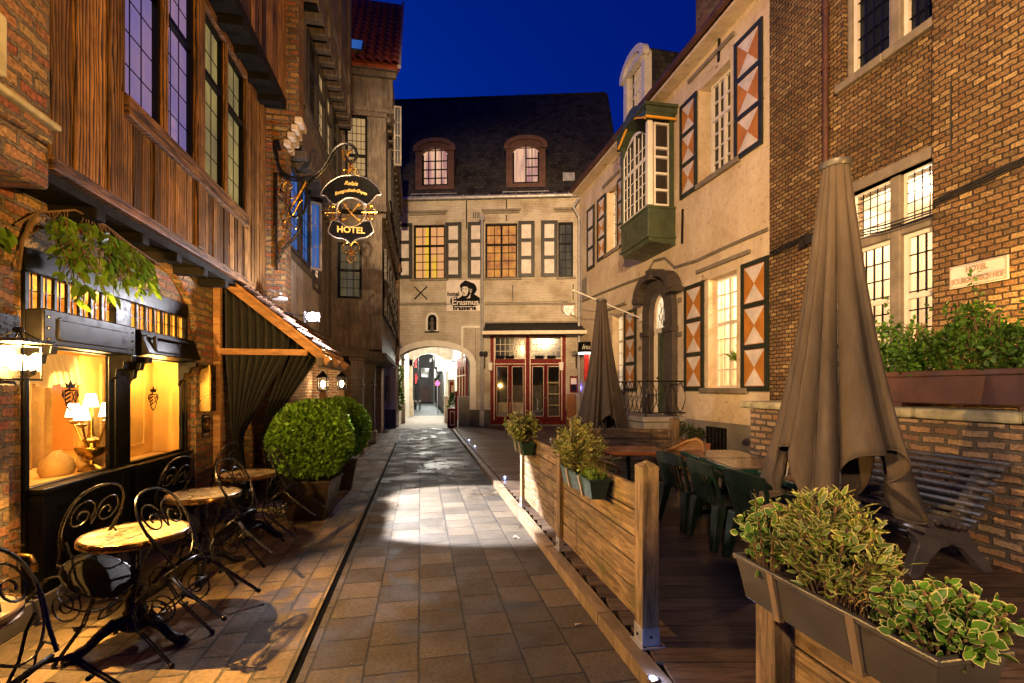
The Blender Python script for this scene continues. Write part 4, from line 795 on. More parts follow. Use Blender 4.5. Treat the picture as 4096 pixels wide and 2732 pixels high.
def make_chair():
    t = thing('bistro_chair', '.', 'chair', (0, 0, 0), 'wrought iron chairs leaning on the bistro tables')
    sx, sz, sr = -.18, .45, .195
    m = MB(); m.lathe([(.01, sz+.004), (sr, sz), (sr, sz+.006), (.01, sz+.01)], (sx, 0, 0), 28); build(m, 'seat', 'perforated', t)
    m = MB(); m.tube([(sx+x, y, sz) for x, y in arcpts((0, 0), sr, sr, 0, 2*PI, 32)[:-1]], .009, 6, True); m.tube([(sx+x, y, sz-.14) for x, y in arcpts((0, 0), sr*.8, sr*.8, 0, 2*PI, 28)[:-1]], .006, 5, True); build(m, 'seat_frame', 'black_iron', t, smooth=True)
    for fx, x0, y0 in ((0, .0, .19), (0, .0, -.19), (-.42, -.33, .19), (-.42, -.33, -.19)):
        m = MB()
        for e in (-.011, .011): m.tube([(x0-.05*(1 if fx == 0 else -1)+e*.0, y0*.72+e, sz-.0), (x0-.01+e*.0, y0*.93+e, sz-.05), (x0+.015*(1 if fx == 0 else -1), y0+e, sz-.13), (fx+e*.1, y0*1.06+e*.6, .015)], .0062, 5)
        m.ell((fx, y0*1.06, .016), (.016, .02, .018), 8, 5); m.tube([(x0, y0-.02, sz-.17), (x0, y0+.02, sz-.17)], .012, 6); build(m, 'leg', 'black_iron', t, smooth=True)
    bk = lambda y, z: (-.35-.11*(z-.45)/.47, y, z)                  # the plane of the back
    m = MB(); lo = [bk(*p) for p in [(-.13, .45), (-.15, .55), (-.185, .66), (-.195, .76), (-.175, .86), (-.11, .935), (0, .96), (.11, .935), (.175, .86), (.195, .76), (.185, .66), (.15, .55), (.13, .45)]]; m.tube(sm(lo), .0085, 6); m.tube(sm([bk(p[0], p[1]) for p in [(-.19, .72), (-.14, .58), (-.06, .50), (0, .485), (.06, .50), (.14, .58), (.19, .72)]]), .0055, 5); build(m, 'back_frame', 'black_iron', t, smooth=True)
    m = MB()
    for sg in (-1, 1):
        sp = [(sg*x, z) for x, z in [(.0, .70)]+arcpts((.083, .785), .075, .085, PI*1.15, -PI*.05, 10)+spiral((.085, .765), .070, .02, 0, -1.1, 16)]; m.tube([bk(y, z) for y, z in sp], .0055, 5)
    build(m, 'back_scroll', 'black_iron', t, smooth=True)
    for sg in (-1, 1):
        m = MB(); y = sg*.17; m.tube([(sx+.02+a, y, sz-.13+b) for a, b in spiral((0, 0), .115, .018, PI/2, -1.9, 34)], .0055, 5); m.tube([(-.36, sg*.14, .47), (-.30, sg*.18, .52), (-.24, sg*.185, .50), (-.20, sg*.18, .455)], .0055, 5); m.tube([(-.37, sg*.16, .64), (-.28, sg*.175, .60), (-.17, sg*.19, .52), (-.08, sg*.165, .46)], .0068, 5)
        build(m, 'side_scroll', 'black_iron', t, smooth=True)
    m = MB(); m.tube([(sx+.19+b*.12, a, sz-.12+b) for a, b in spiral((0, 0), .10, .02, PI/2, 1.6, 30)], .0055, 5); build(m, 'front_scroll', 'black_iron', t, smooth=True)
    return t
tabs = [(-2.0, 2.38), (-1.86, 3.63), (-1.94, 4.86), (-1.90, 5.92)]
tl = ['bistro table cut off by the left edge, its top grey in shade', 'bistro table with wet glinting marble top below the lit candelabra window', 'bistro table in the middle of the row before the second shop window', 'bistro table farthest back, next to the clipped box ball']
tb = make_table(); ch_ = make_chair(); first = True
cl = {(0, 1): ('wrought iron chair cut off by the bottom left corner', 38, .50, -.16, 178), (1, 0): ('leaning chair on the wall side of the wet glinting table, perforated seat towards us', 33, -.25, -.07, -16), (1, 1): ('leaning chair on the lane side of the wet glinting table', 42, .44, -.20, 170),
      (2, 0): ('leaning chair on the wall side of the middle table under the second window', 32, -.26, -.02, -14), (2, 1): ('leaning chair on the lane side of the middle table', 40, .46, -.18, 164), (3, 0): ('leaning chair on the wall side of the farthest table', 31, -.26, 0, -12), (3, 1): ('leaning chair on the lane side of the farthest table, touching the box ball', 38, .45, -.05, 176)}
for i, (x, y) in enumerate(tabs):
    o = tb if i == 0 else copy_tree(tb); o.location = (x, y, 0); o.rotation_euler = (0, 0, i*1.1+.2); o['label'] = tl[i]
for (i, k), (lb, tilt, dx, dy, yaw) in cl.items():
    o = ch_ if first else copy_tree(ch_); first = False; o['label'] = lb; o.location = (tabs[i][0]+dx, tabs[i][1]+dy, .004); o.rotation_euler = (0, R(tilt), R(yaw))

# ---------------------------------------------------------------- hanging hotel sign on its scrolled bracket
SY = 8.2; hs_ = thing('hanging_sign', 'black and gold hanging hotel sign on a scrolled iron bracket', 'sign', (-2.1, SY, 2.9))
H = lambda u, v: (lambda p: (p.x, p.z))(onY(u, v, SY)); TS = YF(SY)
def htube(mb, px, r, n=7, d=0, sub=4):
    P = [H(*p) for p in px]; out = []
    for i in range(len(P)-1):
        p0, p1, p2, p3 = P[max(i-1, 0)], P[i], P[i+1], P[min(i+2, len(P)-1)]
        for k in range(sub):
            t = k/sub; out.append(tuple(.5*((2*p1[a])+(-p0[a]+p2[a])*t+(2*p0[a]-5*p1[a]+4*p2[a]-p3[a])*t*t+(-p0[a]+3*p1[a]-3*p2[a]+p3[a])*t**3) for a in (0, 1)))
    out.append(P[-1]); mb.tube([(x, d, z) for x, z in out], r, n)
m = MB(TS)
htube(m, [(1121, 600), (1108, 560), (1104, 590), (1118, 670), (1150, 702), (1200, 712), (1262, 700), (1300, 660), (1335, 600), (1375, 575), (1412, 585), (1428, 615), (1418, 640), (1395, 648), (1385, 625)], .024)
htube(m, [(1118, 690), (1150, 715), (1200, 724), (1262, 712), (1310, 662), (1340, 612)], .016)
htube(m, [(1105, 690), (1106, 1080)], .02); htube(m, [(1108, 1050), (1130, 1000), (1175, 955), (1205, 905), (1200, 870), (1175, 868)], .022); htube(m, [(1280, 690), (1235, 740), (1225, 800), (1215, 850), (1180, 870), (1158, 845), (1170, 820)], .022)
build(m, 'bracket', 'black_iron', hs_, smooth=True)
m = MB(TS)
htube(m, [(1150, 870), (1165, 830), (1190, 790), (1215, 745), (1225, 725)], .018); htube(m, [(1160, 850), (1150, 800), (1175, 790), (1210, 760), (1228, 735)], .012); htube(m, [(1152, 800), (1130, 770), (1135, 740), (1155, 725), (1168, 745), (1155, 755)], .012); htube(m, [(1148, 812), (1125, 795), (1112, 780)], .010); htube(m, [(1150, 870), (1172, 858), (1195, 815), (1210, 800)], .012); htube(m, [(1150, 920), (1135, 900), (1145, 880), (1160, 890), (1180, 915), (1190, 905)], .011); htube(m, [(1150, 920), (1140, 945)], .01)
htube(m, [(1370, 600), (1378, 640), (1395, 610), (1408, 600)], .018); htube(m, [(1385, 600), (1390, 640), (1400, 670), (1400, 700)], .015)
build(m, 'gilt_leaf', 'gold', hs_, smooth=True)
mir = lambda L: L+[(2*1404-u, v) for u, v in L[::-1]]
top = [(1404, 703), (1365, 706), (1330, 722), (1300, 748), (1284, 778), (1302, 783), (1318, 802), (1340, 818), (1362, 806), (1382, 794), (1404, 790)]
bot = [(1404, 908), (1380, 902), (1362, 890), (1330, 884), (1322, 900), (1314, 922), (1322, 936), (1345, 950), (1372, 954), (1392, 964), (1404, 978)]
m = MB(TS)
for half in (top, bot): m.prism([H(*p) for p in half+[(2808-u, v) for u, v in half[::-1][1:-1]]], -.012, .012)
build(m, 'sign_board', 'sign_black', hs_)
m = MB(TS)
for q in (0, 1):
    f = (lambda L: [(2808-u, v) for u, v in L]) if q else (lambda L: L)
    htube(m, f(top), .014); htube(m, f(bot), .014); htube(m, f([(1404, 790), (1376, 798), (1354, 820), (1346, 848), (1352, 876), (1374, 900), (1404, 908)]), .014); htube(m, f([(1340, 818), (1352, 830), (1346, 842)]), .01); htube(m, f([(1335, 884), (1352, 880)]), .01)
build(m, 'sign_rim', 'steel', hs_, smooth=True)
m = MB(TS)
for q in (0, 1):
    f = (lambda L: [(2808-u, v) for u, v in L]) if q else (lambda L: L)
    htube(m, f([(1404, 690), (1404, 650), (1398, 640)]), .016); htube(m, f([(1398, 655), (1392, 690), (1376, 702), (1372, 685), (1384, 676), (1388, 688)]), .010)
    htube(m, f([(1298, 850), (1362, 850)]), .013); htube(m, f([(1328, 812), (1332, 885)]), .013)
    for c in ((1330, 832), (1330, 868), (1312, 850), (1350, 850)):
        for sg in (-1, 1): htube(m, f([c, (c[0]+(10*sg if c[0] == 1330 else (-6 if c[0] < 1330 else 6)), c[1]+((-10 if c[1] < 850 else 10) if c[0] == 1330 else 10*sg)), (c[0]+(14*sg if c[0] == 1330 else 4), c[1]+(0 if c[0] == 1330 else 13*sg))]), .008)
    htube(m, f([(1404, 985), (1395, 970), (1378, 972), (1370, 992), (1384, 1010), (1394, 1000), (1388, 988)]), .011); htube(m, f([(1404, 985), (1400, 1010), (1388, 1030), (1396, 1044), (1404, 1048)]), .011); htube(m, f([(1404, 990), (1404, 1045)]), .012)
build(m, 'gilt_scroll', 'gold', hs_, smooth=True)
m = MB(TS)
for L in ([(1374, 812), (1390, 835), (1410, 858), (1440, 888)], [(1438, 812), (1418, 838), (1396, 862), (1370, 888)], [(1384, 826), (1384, 812)], [(1428, 826), (1446, 818)], [(1428, 874), (1442, 878)], [(1380, 876), (1368, 878)]): htube(m, L, .017)
build(m, 'crossed_staves', 'gold', hs_, smooth=True)
def tS(u, v, body, px, sh=0, b=.001):
    x, z = H(u, v); text(body, px*7.9/1934, (lambda X, Z: lambda a, b_, c: TS(X+a, .014+abs(b_)*.4, Z+c))(x, z), 'gold_paint', 'lettering', hs_, shear=sh, bold=b)
tS(1404, 742, 'Relais', 22, .35); tS(1404, 932, 'HOTEL', 34, 0, .004)
for i, c in enumerate('Bourgondisch Cruyce'):
    t = (i-9)/9; a = -t*.32; u, v = 1404+t*58, 768+t*t*13
    x, z = H(u, v); text(c, 17*7.9/1934, (lambda X, Z, A_: lambda p, b_, q: TS(X+p*math.cos(A_)-q*math.sin(A_), .014+abs(b_)*.4, Z+p*math.sin(A_)+q*math.cos(A_)))(x, z, a), 'gold_paint', 'letter', hs_, shear=.3, bold=.002) if c != ' ' else None
# ================================================================ the inn that closes the lane
inn = thing('white_brick_inn', 'white painted brick inn with an archway, panelled shutters and dark tiled roof', 'building', (2.5, 20.5, 0))
arch = [(-.11, 0), (-.11, 2.72)]+arcpts((1.475, 2.72), 1.585, .74, PI, 0, 18)[1:-1]+[(3.06, 2.72), (3.06, 0)]
W1, W2, W3 = (.65, 2.0, 6.32, 8.62), (3.72, 5.07, 6.32, 8.62), (6.78, 7.4, 6.32, 8.62)
m = MB(BK); m.prism([(-.6, 0), (-.11, 0)]+arch[1:-1]+[(3.06, 0), (3.94, 0), (3.94, 3.9), (7.09, 3.9), (7.09, 0), (7.9, 0), (7.9, 9.66), (-.6, 9.66)], -.45, 0, [rect(*W1), rect(*W2), rect(*W3)]); build(m, 'wall', 'white_brick', inn)
o_ = lambda L, e: [(1.475+(x-1.475)*(1+e/1.585), 2.72+(z-2.72)*(1+e/.74) if z > 2.72 else z) for x, z in L]
m = MB(BK); a1 = arch[1:-1]; a2 = o_(a1, .26); m.prism([(-.11, .78)]+a1+[(3.06, .78), (3.32, .78)]+a2[::-1]+[(-.37, .78)], 0, .03); build(m, 'arch_surround', 'white_paint', inn, bev=.01)
for a, b in ((-.6, -.11), (3.06, 3.94), (7.09, 7.5)): m = MB(BK); m.box(a, b, 0, .025, 0, .77); build(m, 'plinth', 'dark_plinth', inn)
m = MB(BK); m.box(-.6, 3.5, 0, .05, 5.19, 5.27); m.box(3.7, 7.5, 0, .05, 5.17, 5.25); build(m, 'string_course', 'sill_stone', inn, bev=.015)
for a, b in ((.42, 2.12), (3.58, 5.22), (6.58, 7.45)):
    m = MB(BK); m.box(a, b, 0, .10, 9.12, 9.2); m.box(a+.06, b-.06, 0, .05, 9.02, 9.12); build(m, 'lintel_slab', 'sill_stone', inn, bev=.01)
for a, b in ((.5, 2.15), (3.6, 5.25), (6.7, 7.5)): m = MB(BK); m.box(a, b, 0, .10, 6.22, 6.31); build(m, 'window_sill', 'sill_stone', inn, bev=.01)
window(BK, *W1, -.12, 2, 6, 'black_paint', 'lit_yellow', inn, .07, .03, 1, (7.75,), .06)
window(BK, *W2, -.12, 2, 6, 'black_paint', 'lit_orange', inn, .07, .03, 1, (7.75,), .06)
window(BK, *W3, -.12, 2, 6, 'black_paint', 'lit_dim', inn, .07, .03, 0, (7.75,), .06)
for a, b in ((-.08, .62), (2.02, 2.72), (2.98, 3.66), (5.1, 5.8), (6.06, 6.76)): shutter(BK, a, b, 6.33, 8.68, 'plain', inn, .02, 3, 'shutter_dark', .15)
m = MB(BK)
for x, z0, z1 in ((2.93, 8.4, 9.6), (4.62, 9.15, 9.6), (4.62, 8.7, 8.95), (4.88, 5.35, 6.0), (7.4, 5.35, 6.0)): m.box(x-.02, x+.02, 0, .05, z0, z1)
build(m, 'iron_anchor', 'black_iron', inn)
m = MB(BK); m.bar((.70, .03, 5.99), (1.25, .03, 5.45), .045, .04, up=(0, 1, 0)); m.bar((1.25, .04, 5.99), (.70, .04, 5.45), .045, .04, up=(0, 1, 0)); build(m, 'cross_anchor', 'black_iron', inn)
m = MB(BK)
for i in range(4): m.box(3.2+i*.08, 3.235+i*.08, 0, .004, 8.85, 9.1)
build(m, 'vent_slot', 'black_matt', inn)
# niche with a statue
ni = thing('niche_statue', 'small dark statue standing in a round-headed niche above the archway', 'statue', tuple(BK(1.47, .03, 4.1)))
m = MB(BK); hole = [(1.28, 4.13), (1.66, 4.13), (1.66, 4.6)]+arcpts((1.47, 4.6), .19, .2, 0, PI, 10)[1:-1]+[(1.28, 4.6)]; out = [(1.2, 4.08), (1.74, 4.08), (1.74, 4.6)]+arcpts((1.47, 4.6), .27, .29, 0, PI, 10)[1:-1]+[(1.2, 4.6)]
m.prism(out, 0, .07, [hole]); build(m, 'niche_frame', 'white_paint', ni, bev=.01); m = MB(BK); m.prism(hole, 0, .008); build(m, 'niche_back', 'black_matt', ni)
m = MB(BK); m.box(1.17, 1.77, 0, .14, 4.04, 4.09); build(m, 'ledge', 'black_iron', ni)
m = MB(BK); m.tube([(1.47, .07, z) for z in (4.09, 4.2, 4.36, 4.45, 4.50, 4.54, 4.60, 4.66, 4.69)], [.09, .085, .06, .08, .045, .035, .055, .05, .015], 10); m.tube([(1.39, .07, 4.47), (1.40, .10, 4.36), (1.45, .13, 4.34)], .022, 6); m.tube([(1.55, .07, 4.47), (1.54, .10, 4.38), (1.50, .13, 4.42)], .022, 6); m.ell((1.51, .12, 4.47), (.03, .03, .04), 8, 6); build(m, 'figure', 'skin_stone', ni, smooth=True)
# gutter, downpipe, roof and dormers
m = MB(BK); m.tube([(-.6, .16, 9.68), (7.6, .16, 9.68)], .085, 8)
for i in range(15): m.box(-.5+i*.55, -.47+i*.55, .06, .26, 9.58, 9.76)
build(m, 'gutter', 'zinc', inn, smooth=30)
m = MB(BK); m.tube([(3.6, .12, 8.75), (3.6, .12, .02)], .062, 10); m.box(3.5, 3.7, .02, .2, .0, .75); m.box(3.49, 3.71, .03, .22, 8.7, 8.9); build(m, 'downpipe', 'pipe_grey', inn, smooth=40)
m = MB(BK); sl = 1.428; rr = 4.95
m.add([(-2.6, .15, 9.62), (9.5, .15, 9.62), (9.5, -rr, 9.62+sl*(rr+.15)), (-2.6, -rr, 9.62+sl*(rr+.15)), (9.5, -2*rr, 9.62), (-2.6, -2*rr, 9.62)], [(0, 1, 2, 3), (3, 2, 4, 5), (0, 3, 5), (1, 4, 2)]); rf = build(m, 'roof', 'dark_tile', inn)
m = MB(BK)
for i in range(60): m.tube([(-2.6+i*.2, -rr, 9.62+sl*(rr+.15)+.01*random.random()), (-2.41+i*.2, -rr, 9.62+sl*(rr+.15)+.02)], .07, 6)
build(m, 'ridge_tiles', 'dark_tile', rf)
m = MB(BK)
for a, z, d in ((7.0, 10.9, -.75),): m.box(a, a+.5, d-.3, d+.25, z-.4, z)
build(m, 'roof_vent', 'zinc', rf)
for i, c in enumerate((1.50, 5.42)):
    d = -.28; z0, z1 = 10.15, 12.05; 
    m = MB(BK); op = [(c-.56, 10.4), (c+.56, 10.4), (c+.56, 11.75)]+arcpts((c, 11.75), .56, .3, 0, PI, 10)[1:-1]+[(c-.56, 11.75)]
    m.prism([(c-.84, 10.05), (c+.84, 10.05), (c+.84, 11.95)]+arcpts((c, 11.95), .84, .38, 0, PI, 12)[1:-1]+[(c-.84, 11.95)], d-.3, d, [op]); m.prism([(c-.92, 11.86), (c+.92, 11.86), (c+.92, 11.98)]+arcpts((c, 11.98), .92, .44, 0, PI, 12)[1:-1]+[(c-.92, 11.98)], d, d+.09, [[(c-.72, 11.87), (c+.72, 11.87), (c+.72, 11.95)]+arcpts((c, 11.95), .72, .30, 0, PI, 12)[1:-1]+[(c-.72, 11.95)]])
    m.box(c-.92, c+.92, d-.2, d+.1, 9.98, 10.1); dmr = build(m, 'dormer', 'corten', rf, bev=.012)
    m = MB(BK); m.prism([(c-.8, 10.1), (c+.8, 10.1), (c+.8, 11.95)]+arcpts((c, 11.95), .8, .36, 0, PI, 12)[1:-1]+[(c-.8, 11.95)], -3.2, d-.3); build(m, 'dormer_body', 'dark_tile', rf)
    m = MB(BK); m.prism(op, d-.23, d-.22); build(m, 'pane', 'lit_pink', rf)
    m = MB(BK); D0, D1 = d-.2, d-.14
    for x in (c-.56, c-.03, c+.5): m.box(x, x+.06, D0, D1, 10.4, 11.78 if abs(x-c) > .2 else 12.04)
    for x in ((c+.26,) if i else (c-.3, c+.26)): m.box(x-.018, x+.018, D0, D1-.01, 10.4, 11.95)
    for z in (10.78, 11.15, 11.52): m.box(c if i else c-.5, c+.5, D0, D1-.012, z-.018, z+.018)
    m.box(c-.56, c+.56, D0, D1, 10.38, 10.46); build(m, 'dormer_window', 'black_paint', rf)
    m = MB(BK); m.box(c-.98, c+.98, d-.1, d+.2, 9.92, 9.98); build(m, 'lead_apron', 'zinc', rf)
# red door front, awning, fanlights
m = MB(BK)
for a, b in ((3.94, 4.09), (6.94, 7.09), (5.42, 5.60)): m.box(a, b, -.2, .03, .18, 3.9)
for z0, z1 in ((2.72, 2.9), (.18, .34), (3.84, 3.9)): m.box(4.09, 5.42, -.2, .02, z0, z1); m.box(5.6, 6.94, -.2, .02, z0, z1)
df = build(m, 'door_front', 'red_paint', inn, bev=.012)
m = MB(BK)
for x in (4.10, 5.41, 5.61, 6.93): m.box(x-.018, x+.018, -.1, .035, .34, 3.84)
for z in (2.70, 2.92): m.box(4.12, 5.39, -.1, .03, z-.015, z+.015); m.box(5.63, 6.91, -.1, .03, z-.015, z+.015)
build(m, 'cream_moulding', 'cream_trim', df)
m = MB(BK); m.box(3.9, 7.12, -.3, .12, 0, .18); build(m, 'door_step', 'sill_stone', inn, bev=.01)
for a, b in ((4.12, 5.40), (5.63, 6.92)): window(BK, a, b, 2.93, 3.84, -.04, 6, 3, 'cream_trim', 'dark_pane', inn, .03, .02, 0, (), .05, 'fanlight')
for a, b in ((4.13, 4.74), (4.78, 5.39), (5.63, 6.24), (6.28, 6.9)):
    m = MB(BK); m.box(a, a+.07, -.12, -.03, .35, 2.70); m.box(b-.07, b, -.12, -.03, .35, 2.70); m.box(a+.07, b-.07, -.12, -.03, .35, .5); m.box(a+.07, b-.07, -.12, -.03, 2.6, 2.70); dr = build(m, 'glass_door', 'red_paint', inn, bev=.006)
    m = MB(BK)
    for x in (a+.075, b-.075): m.box(x-.008, x+.008, -.1, -.022, .5, 2.6)
    m.box(a+.08, b-.08, -.1, -.022, .5, .52); m.box(a+.08, b-.08, -.1, -.022, 2.58, 2.6); build(m, 'bead', 'cream_trim', dr)
    m = MB(BK); m.box(a+.07, b-.07, -.085, -.08, .5, 2.6); build(m, 'pane', 'clear_glass', dr)
    m = MB(BK); x = b-.03 if a < 4.5 or 5.6 < a < 6 else a+.03; m.tube([(x, -.03, 1.32), (x, .02, 1.32), (x-.08, .02, 1.32)], .012, 6); m.ell((x, -.02, 1.25), (.02, .012, .02), 8, 6); build(m, 'handle', 'steel', dr, smooth=True)
m = MB(BK); m.box(3.9, 7.1, -5, -4.9, 0, 3.9); m.box(3.6, 3.9, -5, -.46, 0, 3.9); m.box(7.1, 7.4, -5, -.46, 0, 3.9); m.box(3.6, 7.4, -5, -.46, -.02, .12); m.box(3.6, 7.4, -5, -.46, 3.9, 4.0); build(m, 'dining_room', 'far_wall', inn)
m = MB(BK)
for z in (.9, 1.4, 1.9): m.box(6.3, 7.1, -1.4, -1.1, z, z+.06)
build(m, 'shelf', 'pale_stone', inn)
for i, (s, d) in enumerate(((4.35, -1.1), (4.7, -1.4), (5.1, -1.0))):
    m = MB(BK); m.box(s-.2, s+.2, d-.2, d+.2, .5, .56); m.box(s-.2, s+.2, d-.22, d-.17, .56, 1.05)
    for a in (-.17, .17):
        for b in (-.17, .17): m.box(s+a-.02, s+a+.02, d+b-.02, d+b+.02, .12, .5)
    tag(build(m, 'dining_chair', 'pale_stone', bev=.01), 'pale dining chair behind the glass of the red doors, '+('left', 'middle', 'right')[i]+' of three', 'chair', 'dining chairs inside the brasserie')
lamp('dining_light', 'POINT', BK(5.3, -2.2, 3.0), 9, (1, .8, .5), .2)
m = MB(BK); m.add([(3.72, 0, 4.42), (7.9, 0, 4.42), (7.95, .78, 3.98), (3.72, .78, 3.98), (3.72, 0, 4.36), (7.9, 0, 4.36), (7.95, .78, 3.93), (3.72, .78, 3.93)], [(0, 1, 2, 3), (7, 6, 5, 4), (0, 4, 5, 1), (1, 5, 6, 2), (3, 2, 6, 7), (0, 3, 7, 4)])
aw = thing('black_awning', 'black canvas awning with a pale valance over the red doors', 'awning', tuple(BK(5.6, .4, 4))); build(m, 'canopy', 'canvas_black', aw)
m = MB(BK); m.box(3.7, 7.97, .78, .84, 3.86, 4.0); build(m, 'valance', 'cream_trim', aw); m = MB(BK); m.box(3.7, 7.9, 0, .12, 4.4, 4.47); build(m, 'cassette', 'sill_stone', aw)
m = MB(BK)
for s in (3.9, 7.2): m.tube([(s, .02, 4.1), (s, .5, 3.92), (s, .78, 3.96)], .02, 6)
build(m, 'folding_arm', 'cream_trim', aw)
for i, (s, lb) in enumerate(((3.62, 'twin black spotlights with a box speaker left of the red doors'), (7.45, 'twin black spotlights on a bracket right of the red doors'))):
    t = thing('twin_spotlight', lb, 'spotlight', tuple(BK(s+.1, .1, 3.1)), 'spotlights by the red doors')
    for q in (0, .17): m = MB(BK); m.tube([(s+q, .12, 3.14), (s+q-.02, .34, 3.12)], [.05, .10], 10); build(m, 'lamp_head', 'black_iron', t, smooth=40)
    m = MB(BK); m.tube([(s+.08, .02, 2.5), (s+.08, .06, 3.1)], .03, 6); m.bar((s-.02, .08, 3.14), (s+.2, .08, 3.14), .04); build(m, 'bracket', 'black_iron', t)
for i, s in enumerate((3.95, 6.9)):
    m = MB(BK); m.taper(s-.1, s+.1, .05, .22, 2.42, 2.76, .8); tag(build(m, 'box_speaker', 'white_paint', bev=.02), 'white box speaker at the '+('left', 'right')[i]+' upper corner of the red doors', 'speaker', 'white speakers on the door front')
for i, s in enumerate((4.35, 4.75, 6.0, 6.5)):
    m = MB(BK); m.tube([(s-.18, .14, 2.98), (s+.18, .14, 2.98)], .06, 8); m.bar((s, .02, 2.96), (s, .14, 2.98), .03); tag(build(m, 'heater', 'black_iron', smooth=40), ('leftmost', 'second from the left', 'third from the left', 'rightmost')[i]+' of the black heaters on the transom of the red doors', 'heater', 'black heaters under the fanlights')
# the hotel sign board with its bearded-less capped head emblem
sg = thing('brasserie_sign', 'square white sign with a black capped head emblem above the archway', 'sign', tuple(BK(2.8, .05, 4.94)))
m = MB(BK); m.box(2.08, 3.5, .0, .05, 4.94, 6.24); build(m, 'board', 'sign_plate', sg)
u0, v0, k = 2.08, 6.24, 1.42/1360                              # measured on the board, 1360 x 1220 units
pt = lambda x, y: (u0+(x-60)*k, v0-(y-195)*k*1.0)
def pg(L, mat, name, d): m = MB(BK); m.prism([pt(*p) for p in L], .05, .05+d); return build(m, name, mat, sg)
pg([(595, 405), (680, 310), (820, 210), (960, 250), (1200, 350), (1280, 470), (1300, 600), (1240, 710), (1180, 770), (1300, 840), (1418, 930), (1418, 1130), (1350, 1220), (1200, 1250), (400, 1250), (270, 1200), (205, 1060), (240, 930), (350, 865), (508, 860), (512, 950), (600, 900), (700, 830), (690, 690), (640, 620), (632, 520)], 'sign_black', 'emblem', .004)
pg([(680, 520), (720, 480), (800, 455), (900, 470), (950, 530), (955, 640), (920, 740), (880, 820), (800, 840), (730, 825), (705, 760), (690, 660)], 'sign_plate', 'emblem_face', .006)
m = MB(BK)
for L in ([(695, 520), (750, 515), (770, 550), (720, 545)], [(800, 555), (840, 520), (890, 515), (850, 548)], [(700, 565), (745, 570), (740, 600), (705, 590)], [(820, 570), (880, 575), (860, 600), (825, 590)], [(690, 640), (720, 640), (730, 690), (800, 690), (790, 725), (730, 720)], [(720, 742), (850, 745), (800, 760), (740, 758)], [(750, 772), (815, 775), (790, 795), (765, 793)]): m.prism([pt(*p) for p in L], .05, .059)
build(m, 'emblem_feature', 'sign_black', sg)
m = MB(BK)
for L in ([(970, 515), (1040, 570), (1110, 572), (1100, 610), (1030, 600)], [(990, 590), (1040, 640), (1095, 645), (1080, 690), (1020, 660)], [(1005, 660), (1040, 700), (1075, 705), (1065, 725), (1020, 710)], [(1070, 748), (1020, 820), (1030, 920), (860, 945), (960, 880), (1010, 790)]): m.prism([pt(*p) for p in L], .05, .056)
build(m, 'emblem_highlight', 'sign_plate', sg)
def tB(x, y, body, size, mat, al='LEFT', d=.054, bold=.008, sp=1.0):
    X, Z = pt(x, y); text(body, size*k, lambda a, b, c: BK(X+a, d+abs(b), Z+c), mat, 'lettering', sg, al=al, bold=bold, sp=sp)
tB(95, 830, 'hotel', 235, 'sign_black'); tB(325, 1400, 'brasserie', 250, 'sign_black', bold=.011, sp=1.02); tB(265, 1195, 'E', 420, 'sign_plate', d=.056, bold=.006); tB(470, 1195, 'rasmus', 315, 'sign_plate', d=.056, bold=.006, sp=1.0)
# menu case, panel, drum sign, red planter with menu board beside the arch, grey plinth block
mc = thing('menu_case', 'small red framed menu case right of the red doors', 'menu case', tuple(BK(7.42, 0, 1.5))); m = MB(BK); m.box(7.26, 7.58, 0, .06, 1.5, 2.18); build(m, 'frame', 'red_paint', mc, bev=.008); m = MB(BK); m.box(7.3, 7.54, .06, .064, 1.85, 2.1); m.box(7.32, 7.52, .06, .064, 1.55, 1.82, 1); build(m, 'menu_sheet', ['sign_plate', 'dark_pane'], mc)
m = MB(BK); m.box(7.13, 7.5, 0, .2, .12, 1.44); tag(build(m, 'wooden_cabinet', 'table_wood', bev=.01), 'low brown wooden cabinet under the menu case', 'cabinet')
m = MB(BK); m.box(7.62, 7.72, .02, .08, 1.5, 1.95); tag(build(m, 'blue_light', 'blue_neon'), 'small glowing blue light beside the menu case', 'light'); lamp('blue_light_lamp', 'POINT', BK(7.66, .2, 1.7), 4, (.1, .12, 1), .05)
drp = onY(2342, 1390, 18.2); dr = thing('drum_sign', 'black drum shaped lamp sign with white script and a red panel, behind the far umbrella', 'sign', tuple(drp)); m = MB(lambda a, b, c: drp+Vector((a, b, c))); m.lathe([(.28, -.2), (.28, .2), (.26, .21)], (0, 0, 0), 24); build(m, 'drum', 'sign_black', dr, smooth=30); m = MB(lambda a, b, c: drp+Vector((a, b, c))); m.lathe([(.285, -.26), (.285, -.2)], (0, 0, 0), 24); build(m, 'lit_band', 'lightbox', dr); m = MB(lambda a, b, c: drp+Vector((a, b, c))); m.box(-.05, .25, -.03, .03, -1.3, -.25); build(m, 'red_panel', 'red_enamel', dr); m = MB(lambda a, b, c: drp+Vector((a, b, c))); m.bar((.0, 0, .0), (.0, .9, .0), .05); build(m, 'arm', 'black_iron', dr)
text('inus', .26, lambda a, b, c: drp+Vector((a-.03, -.285-abs(b)+abs(a)**2*1.6, c-.08)), 'white_paint', 'lettering', dr, shear=.3)
rp = onZ(1812, 1712, 0); rb = thing('red_planter', 'dark red planter box with cream inlay and a menu board beside the archway', 'planter', (rp.x, rp.y, 0)); f = lambda a, b, c: rp+Vector((a, b, c))
m = MB(f); m.box(-.22, .16, 0, .36, 0, .82); build(m, 'box', 'red_paint', rb, bev=.01); m = MB(f); m.prism(rect(-.13, .08, .1, .72), -.008, .0, [rect(-.09, .04, .15, .67)]); build(m, 'cream_inlay', 'cream_trim', rb); m = MB(f); m.box(.10, .18, .02, .34, 0, 1.55); build(m, 'side_screen', 'red_paint', rb)
